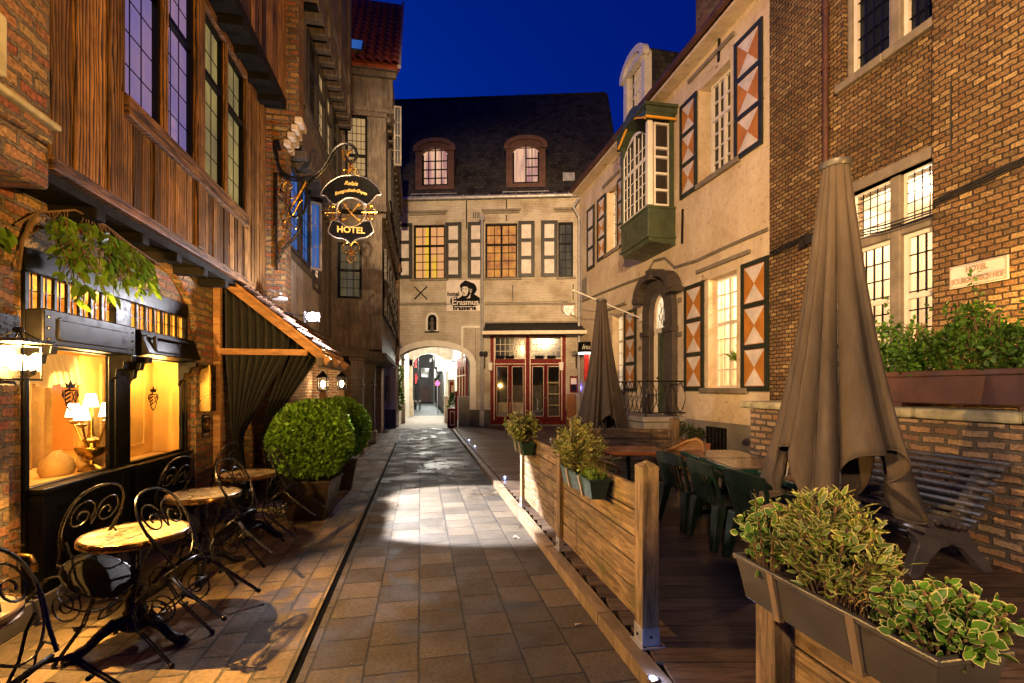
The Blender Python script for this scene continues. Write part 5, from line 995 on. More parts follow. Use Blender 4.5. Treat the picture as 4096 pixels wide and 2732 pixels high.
m = MB(f); m.box(-.17, .1, .36, .42, 1.35, 2.05); build(m, 'menu_board', 'red_paint', rb); m = MB(f); m.prism(rect(-.15, .08, 1.39, 2.01), .35, .36, [rect(-.12, .05, 1.43, 1.97)]); m.box(-.05, .04, .352, .358, 1.5, 1.8); build(m, 'menu_sheet', 'cream_trim', rb)
co_ = thing('small_conifer', 'small green conifer growing in the red planter box', 'plant', (rp.x-.03, rp.y+.18, .8)); n = 900; hh = RS.rand(n)**.7; an = RS.rand(n)*2*PI; ra = (1-hh)*.18*RS.rand(n)**.4+.01
leaves(np.stack([rp.x-.03+ra*np.cos(an), rp.y+.18+ra*np.sin(an), .82+hh*.6], 1), np.stack([np.cos(an), np.sin(an), .5+hh], 1), .09, .02, 'foliage', 'hedge_leaf', co_); m = MB(); m.tube([(rp.x-.03, rp.y+.18, .8), (rp.x-.03, rp.y+.18, 1.3)], .012, 5); build(m, 'stem', 'moss_twig', co_)
gp = onZ(1860, 1709, 0); m = MB(lambda a, b, c: gp+Vector((a, b, c))); m.box(-.27, .22, .05, .6, 0, 1.28); m.box(.22, .30, .03, .6, 0, 1.28); m.box(-.29, .32, .03, .62, 1.28, 1.32); tag(build(m, 'utility_box', 'plinth_grey', bev=.01), 'grey waist-high utility box between the red planter and the downpipe', 'utility box')
m = MB(BK)
for s, z in ((-.55, 1.9), (-.62, 1.5)): m.box(s, s+.16, 0, .14, z-.35, z+.3)
tag(build(m, 'meter_box', 'plinth_grey', bev=.01), 'pair of small grey boxes on the left jamb of the archway', 'utility box')
m = MB(BK); m.tube([(-.5, .02, 3.1), (-.3, .2, 3.0), (.0, .35, 2.78)], [.05, .05, .045], 8); tag(build(m, 'camera_bracket', 'zinc', smooth=True), 'grey pipe-like camera on the left shoulder of the archway', 'camera')
m = MB(BK); m.box(7.02, 7.42, 0, .05, 4.72, 5.12); m.tube([(7.22, .05, 4.92), (7.22, .16, 4.92)], .13, 12); m.tube([(7.1, .08, 4.72), (6.9, .12, 4.95), (6.95, .1, 5.25), (7.15, .06, 5.3)], .02, 6); tag(build(m, 'wall_fan', 'zinc', smooth=40), 'grey wall fan with a bent pipe above the right end of the awning', 'fan')
m = MB(BK); m.tube([(-.3, .02, 5.32), (1.5, .03, 5.29), (3.5, .02, 5.33)], .012, 5); m.tube([(3.3, .02, 4.3), (3.32, .02, 2.9), (3.1, .02, 2.6)], .01, 5); m.tube([(3.7, .02, 5.3), (5.4, .03, 5.28), (7.3, .02, 5.33)], .012, 5); tag(build(m, 'wall_cable', 'sill_stone'), 'thin cables along the string course of the white inn', 'cables')
m = MB(BK); m.prism([(2.55, 4.1), (3.5, 4.1), (3.5, 4.18), (2.64, 4.18), (2.64, 2.9), (2.55, 2.9)][::-1] if False else [(2.70, 2.95), (2.80, 2.95), (2.80, 4.22), (3.5, 4.22), (3.5, 4.32), (2.70, 4.32)], 0, .06); m.box(2.72, 2.78, .06, .1, 2.6, 2.95); tag(build(m, 'cable_duct', 'white_paint', bev=.01), 'white painted cable duct right of the archway', 'duct')
# inside and beyond the archway
pg_ = thing('gateway_passage', 'brightly lit gateway passage with pale stone pilasters behind the archway', 'passage', (0, 24, 0))
m = MB(); m.prism([(-1.25, 21.2), (-.98, 21.2), (-.62, 29.4), (-1.2, 29.4)], 0, 4.2); m.v = [Vector((p.x, p.z, p.y)) for p in m.v]; build(m, 'side_wall', 'white_paint', pg_)
for x, y in ((-.86, 23.6), (-.55, 29.2)): m = MB(); m.box(x-.22, x+.16, y, y+.4, 0, 1.0); m.box(x-.18, x+.12, y, y+.36, 1.0, 3.4); m.box(x-.22, x+.18, y, y+.4, 3.0, 3.12); build(m, 'pilaster', 'pale_stone', pg_, bev=.02)
m = MB(YF(29.2)); m.prism([(-.4, 3.0), (-.4, 3.0)]+arcpts((.55, 3.0), 1.0, .75, PI, 0, 12)+[(1.8, 3.0), (1.8, 4.6), (-.8, 4.6), (-.8, 3.0)], -.4, 0); build(m, 'inner_arch', 'pale_stone', pg_)
m = MB(); m.box(1.15, 1.42, 23.4, 24.0, 0, 1.25); m.box(1.12, 1.45, 23.35, 24.05, 1.25, 1.3); build(m, 'low_pillar', 'white_paint', pg_, bev=.015)
m = MB(); m.prism([(2.25, 20.9), (2.45, 20.9), (2.0, 30), (1.72, 30)], 0, 4.2); m.v = [Vector((p.x, p.z, p.y)) for p in m.v]; build(m, 'side_wall', 'far_pale', pg_)
RW = Fr((2.08, 21.6), (1.80, 25.0)); m = MB(RW); hl = []
for i in range(3): c = .5+i*.8; hl.append([(c-.3, 1.3), (c+.3, 1.3), (c+.3, 2.3)]+arcpts((c, 2.3), .3, .4, 0, PI, 8)[1:-1]+[(c-.3, 2.3)])
m.prism(rect(0, 2.6, .1, 3.1), 0, .08, hl); rs_ = build(m, 'red_arcade_screen', 'red_paint', pg_); m = MB(RW); m.box(.05, 2.55, 0, .02, .2, 2.9); build(m, 'pane', 'brown_pane', rs_); m = MB(RW)
for h in hl: m.prism([( (p[0]-h[0][0]-.3)*1.12+h[0][0]+.3, p[1]+(.04 if p[1] > 2.3 else 0)) for p in h], .08, .10, [h])
m.box(-.02, 2.62, .0, .12, 3.1, 3.2); m.box(0, 2.6, .08, .11, 2.24, 2.3); build(m, 'cream_moulding', 'cream_trim', rs_)
lamp('passage_light', 'POINT', (.5, 25.4, 3.9), 620, (1, .88, .72), .25); lamp('passage_light', 'POINT', (.7, 31.5, 3.6), 800, (.97, 1, .92), .25)
pp = Vector((.5, 24.6, 4.05)); t = thing('passage_lamp', 'white globe lamp hanging in the gateway passage', 'lamp', tuple(pp)); m = MB(lambda a, b, c: pp+Vector((a, b, c))); m.ell((0, 0, .05), .1, 12, 8); build(m, 'globe', 'lightbox', t, smooth=True); m = MB(lambda a, b, c: pp+Vector((a, b, c))); m.tube([(0, 0, .1), (0, 0, .8)], .012, 5); build(m, 'chain', 'black_iron', t)
bx = onX(1786, 1462, 1.36); lb_ = thing('light_box_sign', 'white illuminated box sign on the pale house beyond the archway', 'sign', tuple(bx)); m = MB(lambda a, b, c: bx+Vector((a, b, c))); m.box(-.26, .26, 0, .12, -.28, .28); build(m, 'box', 'lightbox', lb_, bev=.02); m = MB(lambda a, b, c: bx+Vector((a, b, c))); m.box(.26, .5, .03, .09, .2, .25); m.box(.26, .5, .03, .09, -.25, -.2); build(m, 'arm', 'black_iron', lb_)
fh = thing('pale_corner_house', 'pale plastered house with dark windows right of the far street', 'building', (1.6, 36, 0)); HS = Fr((1.56, 31), (1.47, 56)); m = MB(HS); m.box(0, 24, -6, 0, 0, 12); build(m, 'wall', 'far_pale', fh)
for a in (1.5, 4.5, 8, 12, 16): window(HS, a, a+1.4, 3.5, 5.6, .12, 2, 2, 'white_paint', 'dark_pane', fh, .1, .05, 0, (), .08); window(HS, a, a+1.6, .3, 2.7, .12, 2, 1, 'shutter_dark', 'dark_pane', fh, .1, .05, 0, (), .08)
m = MB(HS); m.box(3.9, 6.4, 0, .5, 3.2, 6.2); m.box(3.9, 6.4, 0, .35, 2.9, 3.2); build(m, 'bay', 'far_pale', fh); window(HS, 4.2, 6.0, 3.7, 5.7, .6, 2, 2, 'white_paint', 'dark_pane', fh, .1, .05, 0, (), .05)
for i, (p, q, zz, lb) in enumerate((((-.85, 31), (-.45, 41), 7.5, 'dark gabled house left of the far street, nearer one'), ((-.45, 41.2), (-.1, 57), 6.5, 'dark gabled house left of the far street, farther one'))):
    g = thing('gabled_house', lb, 'building', (p[0], p[1], 0), 'dark houses along the far street'); fr = Fr(p, q); m = MB(fr); L = fr.L; m.prism([(0, 0), (L, 0), (L, zz), (L/2, zz+4), (0, zz)], -5, 0); build(m, 'wall', 'far_wall', g)
    for a in (1, 4, 7): window(fr, a, a+1.2, .5, 2.6, .12, 2, 2, 'shutter_dark', 'dark_pane', g, .1, .05, 0, (), .08); window(fr, a, a+1.2, 3.6, 5.4, .12, 2, 2, 'shutter_dark', 'dark_pane', g, .1, .05, 0, (), .08)
lamp('added_street_light', 'POINT', (1.0, 50.0, 4.4), 1500, (.95, 1, .9), .15); sp_ = Vector((1.15, 50, 4.5)); t = thing('added_street_lamp', 'street lamp added on the pale house to brighten the far end of the street', 'street lamp', tuple(sp_)); m = MB(lambda a, b, c: sp_+Vector((a, b, c))); m.lathe([(.05, -.2), (.14, .1), (.15, .12), (.04, .2)], (-.1, 0, .1), 10); m.tube([(-.1, 0, .25), (.1, 0, .4), (.4, 0, .4)], .03, 6); build(m, 'housing', 'black_iron', t)  # added lamp and fixture, there to brighten the dark far house
ba = onY(1655, 1480, 33); bn = thing('street_banner', 'long dark banner with magenta lettering on the left of the far street', 'banner', tuple(ba)); m = MB(lambda a, b, c: ba+Vector((a, b, c))); m.box(-.32, .30, 0, .03, -1.0, 1.1); build(m, 'cloth', 'sign_black', bn); m = MB(lambda a, b, c: ba+Vector((a, b, c))); m.bar((-.4, .02, 1.1), (.3, .02, 1.1), .04); build(m, 'pole', 'black_iron', bn)
for z, b_ in ((-.9, 'wagyu'), (.15, 'broder')): text(b_, .26, lambda a, b, c, z=z: ba+Vector((-c+.2, -.01-abs(b), a+z)), 'red_enamel', 'lettering', bn, al='LEFT')
eh = thing('far_end_house', 'dark house with a round-arched double door closing the far street', 'building', (.7, 59, 0)); E_ = YF(59); m = MB(E_); m.prism(rect(-2, 3.5, 0, 8.5), -5, 0, [[(-.12, .0), (1.28, 0), (1.28, 1.35)]+arcpts((.58, 1.35), .7, .62, 0, PI, 10)[1:-1]+[(-.12, 1.35)]]); build(m, 'wall', 'far_wall', eh); m = MB(E_); m.box(-.12, .57, -.2, -.14, 0, 2.0); m.box(.59, 1.28, -.2, -.14, 0, 2.0); build(m, 'double_door', 'corten', eh); window(E_, .1, 1.0, 3.0, 4.1, .12, 1, 1, 'white_paint', 'lit_dim', eh, .06, .05, 1, (), .08)
for i, u in enumerate((1643, 1663, 1680)):
    p = onZ(u, 1639, 0); t = thing('street_bollard', ('left', 'middle', 'right')[i]+' one of three black bollards with pale tops beyond the archway', 'bollard', tuple(p), 'bollards in the far street'); m = MB(lambda a, b, c: p+Vector((a, b, c))); m.lathe([(.07, 0), (.06, .05), (.055, .6), (.06, .62)], (0, 0, 0), 10); build(m, 'post', 'black_iron', t); m = MB(lambda a, b, c: p+Vector((a, b, c))); m.lathe([(.058, .62), (.058, .7), (.03, .74)], (0, 0, 0), 10); build(m, 'cap', 'white_paint', t)
p = onY(1750, 1534, 33); rs = thing('road_sign', 'round blue no-parking sign with a red rim and bar', 'road sign', (p.x, p.y, 0)); f = lambda a, b, c: p+Vector((a, b, c)); q = lambda r: arcpts((0, 0), r, r, 0, 2*PI, 24)[:-1]
m = MB(f); m.prism(q(.175), 0, .02); build(m, 'rim', 'red_enamel', rs); m = MB(f); m.prism(q(.135), -.006, 0); build(m, 'face', 'blue_enamel', rs); m = MB(f); m.bar((-.11, -.01, .11), (.11, -.01, -.11), .045, .01, up=(0, 1, 0)); build(m, 'bar', 'red_enamel', rs); m = MB(f); m.tube([(0, .03, -p.z), (0, .03, .25)], .025, 8); build(m, 'post', 'zinc', rs)
p = onZ(1750, 1632, 0); bk_ = thing('parked_bicycle', 'pale bicycle leaning by the wall beyond the archway', 'bicycle', tuple(p)); f = lambda a, b, c: p+Vector((a*.35+.1, b+a*.95, c))
for a in (-.52, .52):
    m = MB(f); m.tube([(a+x, 0, .34+z) for x, z in arcpts((0, 0), .32, .32, 0, 2*PI, 22)[:-1]], .022, 6, True)
    for i in range(6): c, s = math.cos(i*PI/6), math.sin(i*PI/6); m.tube([(a-.31*c, 0, .34-.31*s), (a+.31*c, 0, .34+.31*s)], .003, 4)
    build(m, 'wheel', 'black_iron', bk_)
m = MB(f)
for a, b in (((-.52, .34), (-.1, .34)), ((-.1, .34), (.4, .85)), ((-.1, .34), (-.22, .9)), ((-.22, .85), (-.52, .34)), ((-.2, .82), (.38, .85)), ((.52, .34), (.36, 1.02))): m.tube([(a[0], 0, a[1]), (b[0], 0, b[1])], .018, 6)
m.tube([(.25, -.25, 1.02), (.38, -.15, 1.05), (.38, .15, 1.05), (.25, .25, 1.02)], .014, 6); build(m, 'frame', 'white_paint', bk_); m = MB(f); m.ell((-.24, 0, .93), (.12, .06, .03), 10, 6); build(m, 'saddle', 'black_matt', bk_)
iv = thing('potted_climber', 'thin leafy climber on the left jamb inside the archway', 'plant', (-.9, 21.6, .8)); n = 420; zz = RS.rand(n)*1.9+.75; leaves(np.stack([-.93+RS.rand(n)*.16*(1+.5*np.sin(zz*6)), 21.55+RS.rand(n)*.2, zz], 1), RS.normal(size=(n, 3))+np.array([.4, -.4, -.3]), .09, .07, 'foliage', 'vine_leaf', iv); m = MB(); m.tube([(-.93, 21.65, .0), (-.9, 21.6, 1.4), (-.93, 21.65, 2.6)], .015, 5); build(m, 'stem', 'moss_twig', iv)

# ================================================================ right: rendered house with painted shutters
rh = thing('plastered_house', 'cream plastered house with orange and white hourglass shutters and a green oriel', 'building', (6.7, 13, 0))
UW, LW_, FW, FU = (1.17, 2.18, 6.7, 9.02), (.97, 1.98, 1.69, 4.28), (6.62, 7.46, 1.6, 4.2), (7.0, 7.9, 6.5, 8.68)
dop = [(3.72, .95), (4.55, .95), (4.55, 3.75)]+arcpts((4.135, 3.75), .415, .62, 0, PI, 10)[1:-1]+[(3.72, 3.75)]
m = MB(WR); m.prism(rect(-.05, 10.9, 0, 9.75), -.4, 0, [rect(UW[0], UW[1]+.18, UW[2], UW[3]), rect(LW_[0], LW_[1]+.0, LW_[2], LW_[3]), rect(*FW), rect(*FU), dop]); build(m, 'wall', 'plaster', rh)
m = MB(WR); m.box(-.05, 2.95, 0, .03, 0, .90); m.box(5.6, 10.9, 0, .03, 0, .9); build(m, 'plinth', 'plinth_grey', rh)
def wht(w, pm, tz, nx, nz, x1=0): return window(WR, w[0], w[1]+x1, w[2], w[3], -.22, nx, nz, 'white_paint', pm, rh, .06, .028, 1, (tz,), .07)
wht(UW, 'brown_pane', 8.15, 2, 6); wht(FU, 'brown_pane', 7.9, 2, 6); wht(FW, 'lit_pale', 3.3, 2, 6)
window(WR, *LW_, -.22, 2, 7, 'white_paint', 'clear_glass', rh, .06, .028, 1, (3.2,), .07)
m = MB(WR); m.box(.3, 2.6, -2.0, -1.95, 1.3, 4.6); m.box(.3, 2.6, -1.95, -.41, 4.5, 4.6); m.box(.25, .3, -1.95, -.41, 1.3, 4.6); m.box(2.6, 2.65, -1.95, -.41, 1.3, 4.6); m.box(.3, 2.6, -1.95, -.41, 1.3, 1.55); m.box(1.0, 1.06, -1.9, -1.8, 1.55, 4.0); build(m, 'lit_room', 'room_pale', rh)
lamp('room_light', 'POINT', WR(1.4, -1.2, 4.1), 190, (1, .78, .5), .15)
for a, b in ((.35, 2.25), (.5, 2.2)): pass
for w, e in ((UW, .22), (LW_, .25), (FW, .15), (FU, .12)): m = MB(WR); m.box(w[0]-e*1.6, w[1]+e, -.2, .09, w[2]-.12, w[2]-.003); build(m, 'window_sill', 'sill_stone', rh, bev=.012)
shutter(WR, 2.10, 2.92, 1.62, 4.28, 'hourglass', rh); shutter(WR, -.04, .76, 1.62, 4.32, 'hourglass', rh); shutter(WR, 2.38, 3.12, 6.6, 9.03, 'hourglass', rh); shutter(WR, .13, .98, 6.62, 9.18, 'hourglass', rh); shutter(WR, 5.6, 6.42, 1.58, 4.18, 'hourglass', rh); shutter(WR, 7.93, 8.7, 6.4, 8.7, 'hourglass', rh); shutter(WR, 6.5, 6.96, 6.4, 8.7, 'hourglass', rh, rw=.07); shutter(WR, 9.0, 9.75, 6.3, 8.7, 'plain', rh, fm='shutter_dark', rw=.12)
for a, b, z in ((.5, 2.4, 4.5), (1.0, 2.75, 9.42), (6.3, 7.8, 4.42), (6.8, 8.2, 8.95)): m = MB(WR); m.box(a, b, 0, .07, z, z+.09); build(m, 'lintel_slab', 'sill_stone', rh, bev=.01)
m = MB(WR)
for s, z0, z1 in ((3.05, 5.45, 6.33), (1.55, 9.2, 9.7)): m.bar((s, .03, z0), (s-.03, .03, z1), .05, .04, up=(0, 1, 0))
build(m, 'iron_anchor', 'black_iron', rh)
m = MB(WR); m.box(9.7, 10.3, 0, .05, 5.3, 6.1)
for i in range(10): m.box(9.76, 10.24, .05, .07, 5.36+i*.07, 5.4+i*.07)
build(m, 'vent_grille', 'grille', rh)
cab = [(0, 4.83), (1.2, 4.84), (2.4, 4.82), (3.4, 4.9), (3.9, 5.28), (4.5, 5.36), (5.0, 5.02), (6.5, 5.1), (8.5, 5.16), (10.7, 5.22)]
m = MB(WR)
for q in (0, .035): m.tube([(s, .035, z+q) for s, z in cab], .02, 6)
build(m, 'wall_cable', 'sill_stone', rh)
m = MB(WR); m.tube([(10.45, .1, 9.5), (10.5, .35, 9.1), (10.5, .1, 8.7), (10.5, .1, .3)], .06, 8); m.tube([(10.3, .06, 8.6), (10.35, .06, 4.6)], .03, 6); m.tube([(10.62, .06, 6.4), (10.62, .06, .4)], .03, 6); build(m, 'downpipe', 'pipe_grey', rh, smooth=40)
# oriel
YO0, YO1, XO = 11.9, 13.65, 5.92
m = MB(); m.box(XO, 6.72, YO0, YO1, 5.72, 6.5); m.prism([(XO+.0, 5.72), (6.72, 5.72), (6.72, 5.5), (XO+.08, 5.58)], YO0, YO1); m.box(XO-.03, 6.72, YO0-.03, YO1+.03, 6.46, 6.53); m.box(XO-.04, 6.72, YO0-.04, YO1+.04, 5.68, 5.74); ob = build(m, 'oriel_base', 'green_paint', rh, bev=.012)
m = MB(); 
for x in (XO, 6.55): m.box(x, x+.12, YO0, YO0+.12, 6.53, 8.85); m.box(x, x+.12, YO1-.12, YO1, 6.53, 8.85)
cr = [(YO0-.08, 8.80)]+[(YO0+(YO1-YO0)*i/12, 8.86+.34*math.sin(PI*i/12)**1.3) for i in range(13)]+[(YO1+.08, 8.80), (YO1+.08, 9.02)]+[(YO1-(YO1-YO0)*i/12, 9.18+.36*math.sin(PI*i/12)**1.3) for i in range(13)]+[(YO0-.08, 9.02)]
m.T = None; m2 = MB(X_(XO-.1)); m2.prism(cr, 0, .85); m.v += m2.v; b_ = len(m.v)-len(m2.v); m.f += [[b_+i for i in f] for f in m2.f]; m.mi += m2.mi; m.box(XO-.1, 6.72, YO0-.1, YO0, 8.98, 9.12); m.box(XO-.16, 6.72, YO0-.15, YO1+.1, 9.12, 9.2); build(m, 'oriel_frame', 'green_paint', rh, bev=.01)
m = MB(X_(XO-.115)); m.prism([(YO0-.03, 8.78)]+[(YO0+(YO1-YO0)*i/12, 8.83+.33*math.sin(PI*i/12)**1.3) for i in range(13)]+[(YO1, 8.79)]+[(YO1-(YO1-YO0)*i/12, 8.87+.34*math.sin(PI*i/12)**1.3) for i in range(13)], 0, .05); m.T = None; m.box(XO-.11, 6.68, YO0-.115, YO0-.07, 8.80, 8.85); build(m, 'yellow_moulding', 'yellow_trim', rh)
NF = YF(YO0+.05); window(NF, XO+.2, 6.58, 6.56, 8.78, 0, 1, 1, 'white_paint', 'brown_pane', rh, .05, .03, 0, (6.98, 7.42, 7.86, 8.1), .06, 'oriel_window')
m = MB(); m.box(XO-.005, XO+.14, YO0-.01, YO0+.13, 6.55, 8.78); build(m, 'corner_post', 'white_paint', rh, bev=.01)
OF = Fr((XO+.03, YO0+.14), (XO+.03, YO1-.1)); L = OF.L
m = MB(OF); 
for i in range(13):
    pass
ah = lambda s: 8.45+.42*math.sin(PI*min(max(s/L, 0), 1))
m.prism([(0, 6.53), (L, 6.53), (L, 8.45)]+[(L-L*i/10, ah(L-L*i/10)) for i in range(1, 10)]+[(0, 8.45)], -.02, 0, [[(.07, 6.6), (L/2-.04, 6.6), (L/2-.04, 7.82), (.07, 7.82)], [(L/2+.04, 6.6), (L-.07, 6.6), (L-.07, 7.82), (L/2+.04, 7.82)], [(.07, 7.92), (L/2-.04, 7.92), (L/2-.04, 8.78), (.3, 8.68), (.07, 8.5)], [(L/2+.04, 7.92), (L-.07, 7.92), (L-.07, 8.5), (L-.3, 8.68), (L/2+.04, 8.78)]])
for q in (0, 1):
    for i in (1, 2): s = q*L/2+.06+i*(L/2-.1)/3; m.box(s-.014, s+.014, -.02, -.004, 6.6, 8.62)
for z in (6.92, 7.22, 7.52, 8.2): m.box(.07, L-.07, -.02, -.006, z-.014, z+.014)
ow = build(m, 'oriel_window', 'white_paint', rh); m = MB(OF); m.prism([(.02, 6.55), (L-.02, 6.55), (L-.02, 8.45), (L/2, 8.8), (.02, 8.45)], -.05, -.04); build(m, 'pane', 'brown_pane', ow)
m = MB(); m.box(XO+.15, 6.7, YO0+.15, YO1-.1, 6.5, 6.55); build(m, 'oriel_floor', 'white_paint', rh)
# doorway with carved stone surround, landing and railing
m = MB(WR); so = [(3.30, .95), (3.72, .95)]+dop[-1:]+dop[3:-1][::-1]+[dop[2], (4.55, .95), (4.98, .95), (4.98, 3.9), (4.90, 4.3), (4.72, 4.62), (4.5, 4.78), (4.135, 4.86), (3.78, 4.78), (3.56, 4.62), (3.38, 4.3), (3.30, 3.9)]
m.prism(so, 0, .16); ds = build(m, 'door_surround', 'blue_stone', rh, bev=.02)
m = MB(WR); hd = [(4.135+1.05*math.cos(a), 4.30+.62*math.sin(a)*(1+.12*math.sin(2*a)**2)) for a in [PI*i/14 for i in range(15)]]; hi = [(4.135+(x-4.135)*.80, 4.30+(z-4.30)*.74) for x, z in hd]; m.prism(hd+hi[::-1], 0, .38); m.box(3.02, 3.36, 0, .36, 4.2, 4.34); m.box(4.92, 5.24, 0, .36, 4.2, 4.34); m.prism([(4.0, 4.72), (4.27, 4.72), (4.3, 5.0), (3.97, 5.0)], 0, .42); m.box(3.26, 3.74, 0, .22, 3.2, 3.34); m.box(4.53, 5.02, 0, .22, 3.2, 3.34); build(m, 'hood', 'blue_stone', ds, bev=.03)
m = MB(WR); m.prism(rect(3.72, 4.55, .95, 3.32), -.12, -.03, [rect(3.80, 4.47, .97, 3.26)]); m.box(3.72, 4.55, -.12, -.02, 3.3, 3.4); m.prism([(3.72, 3.4), (3.78, 3.4), (3.78, 3.75)]+arcpts((4.135, 3.75), .355, .56, PI, 0, 10)[1:-1]+[(4.49, 3.75), (4.49, 3.4), (4.55, 3.4), (4.55, 3.75)]+arcpts((4.135, 3.75), .415, .62, 0, PI, 10)[1:-1]+[(3.72, 3.75)], -.12, -.03); dfm = build(m, 'door_frame', 'white_paint', rh)
m = MB(WR); m.prism([(3.78, 3.4), (4.49, 3.4), (4.49, 3.75)]+arcpts((4.135, 3.75), .355, .56, 0, PI, 10)[1:-1]+[(3.78, 3.75)], -.09, -.08); build(m, 'fanlight_pane', 'lit_pale', dfm)
m = MB(WR)
for a in (.5, 1.05, 1.57, 2.1, 2.64): m.tube([(4.135, -.07, 3.42), (4.135+.35*math.cos(a), -.07, 3.42+.8*math.sin(a))], .009, 4)
for r_ in (.16, .28): m.tube([(4.135+r_*x, -.07, 3.42+r_*2.0*z) for x, z in arcpts((0, 0), 1, 1, 0, PI, 12)], .008, 4)
build(m, 'fanlight_bars', 'black_iron', dfm)
m = MB(WR); m.box(3.80, 4.47, -.12, -.07, .97, 3.26); dd = build(m, 'door', 'green_paint', rh); m = MB(WR)
pn = [(3.88, 1.9), (4.39, 1.9), (4.39, 2.9)]+arcpts((4.135, 2.9), .255, .2, 0, PI, 8)[1:-1]+[(3.88, 2.9)]; m.prism(pn, -.07, -.05, [[(4.135+(x-4.135)*.82, 2.45+(z-2.45)*.92) for x, z in pn]]); m.prism(rect(3.88, 4.39, 1.08, 1.75), -.07, -.05, [rect(3.93, 4.34, 1.13, 1.7)]); build(m, 'door_moulding', 'green_paint', dd, bev=.005); m = MB(WR); m.box(4.05, 4.22, -.07, -.055, 1.78, 1.83); build(m, 'letter_slot', 'black_iron', dd); m = MB(WR); m.ell((4.42, -.04, 1.98), .035, 10, 8); build(m, 'handle', 'black_iron', dd, smooth=True)
m = MB(WR); m.box(2.95, 5.6, 0, 1.15, 0, .82); m.box(2.88, 5.68, 0, 1.22, .82, .95); 
for i in range(4): m.box(5.68, 6.0+i*.3, 0, 1.1, 0, .76-i*.19)
build(m, 'landing', 'concrete', rh, bev=.02); m = MB(WR); m.box(3.0, 5.5, 1.15, 1.18, .3, .62); build(m, 'landing_facing', 'rough_brick', rh)
rl = thing('iron_railing', 'black iron railing with crossing curved bars on the green door landing', 'railing', tuple(WR(4.2, 1.1, .95))); m = MB(WR)
m.tube([(2.92, 1.12, 1.86), (5.66, 1.12, 1.86)], .022, 6); m.tube([(2.92, 1.12, 1.05), (5.66, 1.12, 1.05)], .016, 6); m.tube([(2.94, 0, 1.86), (2.94, 1.12, 1.86)], .02, 6); m.tube([(2.94, 0, 1.05), (2.94, 1.12, 1.05)], .016, 6); build(m, 'rail', 'black_iron', rl)
m = MB(WR)
for i in range(11):
    c = 3.05+i*.25
    for sg in (-1, 1): m.tube([(c+sg*.16*math.sin(PI*k/8)*1.0-sg*.0, 1.12, 1.05+.81*k/8) for k in range(9)], .010, 5)
for i in range(4):
    c = .15+i*.27
    for sg in (-1, 1): m.tube([(2.94, c+sg*.15*math.sin(PI*k/8), 1.05+.81*k/8) for k in range(9)], .010, 5)
for c in (2.94, 5.64): m.tube([(c, 1.12, .95), (c, 1.12, 1.87)], .018, 6)
build(m, 'balusters', 'black_iron', rl)
m = MB(WR); m.tube([(5.3, .02, 3.82), (5.32, .12, 3.86), (7.2, 1.5, 4.98)], .022, 6); m.ell((7.21, 1.51, 4.99), .045, 8, 6); m.box(5.22, 5.38, 0, .06, 3.72, 3.95); tag(build(m, 'flagpole', 'white_paint'), 'bare white flagpole slanting from the wall left of the green door', 'flagpole')
for s, z in ((3.15, 3.1), (5.35, 2.9), (3.16, 4.0)): m = MB(WR); m.box(s-.07, s+.07, 0, .05, z-.06, z+.06); build(m, 'hook_stone', 'sill_stone', rh)
# gutter, roof, dormer and chimney
m = MB(WR); m.prism([(-.1, 9.72), (11.6, 9.62), (11.6, 9.70), (-.1, 9.80)], -.1, .36); build(m, 'eaves', 'plaster', rh); m = MB(WR); m.tube([(-.1, .40, 9.92), (11.3, .40, 9.78)], .09, 8); build(m, 'gutter', 'corten', rh, smooth=40)
m = MB(WR); m.add([(-.2, .4, 9.86), (14, .4, 9.74), (14, -4, 15.2), (-.2, -4, 15.3), (14, -8, 9.7), (-.2, -8, 9.8)], [(0, 1, 2, 3), (3, 2, 4, 5), (0, 3, 5), (1, 4, 2)]); rr_ = build(m, 'roof', 'dark_tile', rh)
d0 = -.25; c = 6.35; m = MB(WR); w_ = .75; op = [(c-.5, 10.6), (c+.5, 10.6), (c+.5, 12.0)]+arcpts((c, 12.0), .5, .35, 0, PI, 10)[1:-1]+[(c-.5, 12.0)]
m.prism([(c-w_, 10.0), (c+w_, 10.0), (c+w_, 12.2)]+arcpts((c, 12.2), w_, .45, 0, PI, 12)[1:-1]+[(c-w_, 12.2)], d0-.25, d0, [op]); m.prism([(c-w_-.1, 12.12), (c+w_+.1, 12.12)]+arcpts((c, 12.22), w_+.12, .52, 0, PI, 12), d0-.1, d0+.1, [[(c-w_+.14, 12.16), (c+w_-.14, 12.16)]+arcpts((c, 12.2), w_-.14, .34, 0, PI, 12)[1:-1]]); dm_ = build(m, 'dormer', 'white_paint', rr_, bev=.01)
m = MB(WR); m.prism([(c-w_, 10.0), (c+w_, 10.0), (c+w_, 12.2)]+arcpts((c, 12.2), w_+.03, .47, 0, PI, 12)[1:-1]+[(c-w_, 12.2)], -3.4, d0-.25); build(m, 'dormer_body', 'dark_tile', rr_)
m = MB(WR); m.prism(op, d0-.2, d0-.19); build(m, 'pane', 'brown_pane', rr_); m = MB(WR)
for s in (c-.5, c-.17, c, c+.17, c+.46): m.box(s-.02, s+.02, d0-.19, d0-.12, 10.6, 12.1 if abs(s-c) > .3 else 12.3)
for z in (10.62, 11.0, 11.4, 11.8): m.box(c-.5, c+.5, d0-.19, d0-.13, z-.02, z+.02)
build(m, 'dormer_window', 'white_paint', rr_)
m = MB(WR); m.box(2.6, 4.0, -2.0, -1.0, 10.5, 14.3); m.box(2.55, 4.05, -2.05, -.95, 13.6, 13.75); build(m, 'chimney', 'old_brick', rr_)
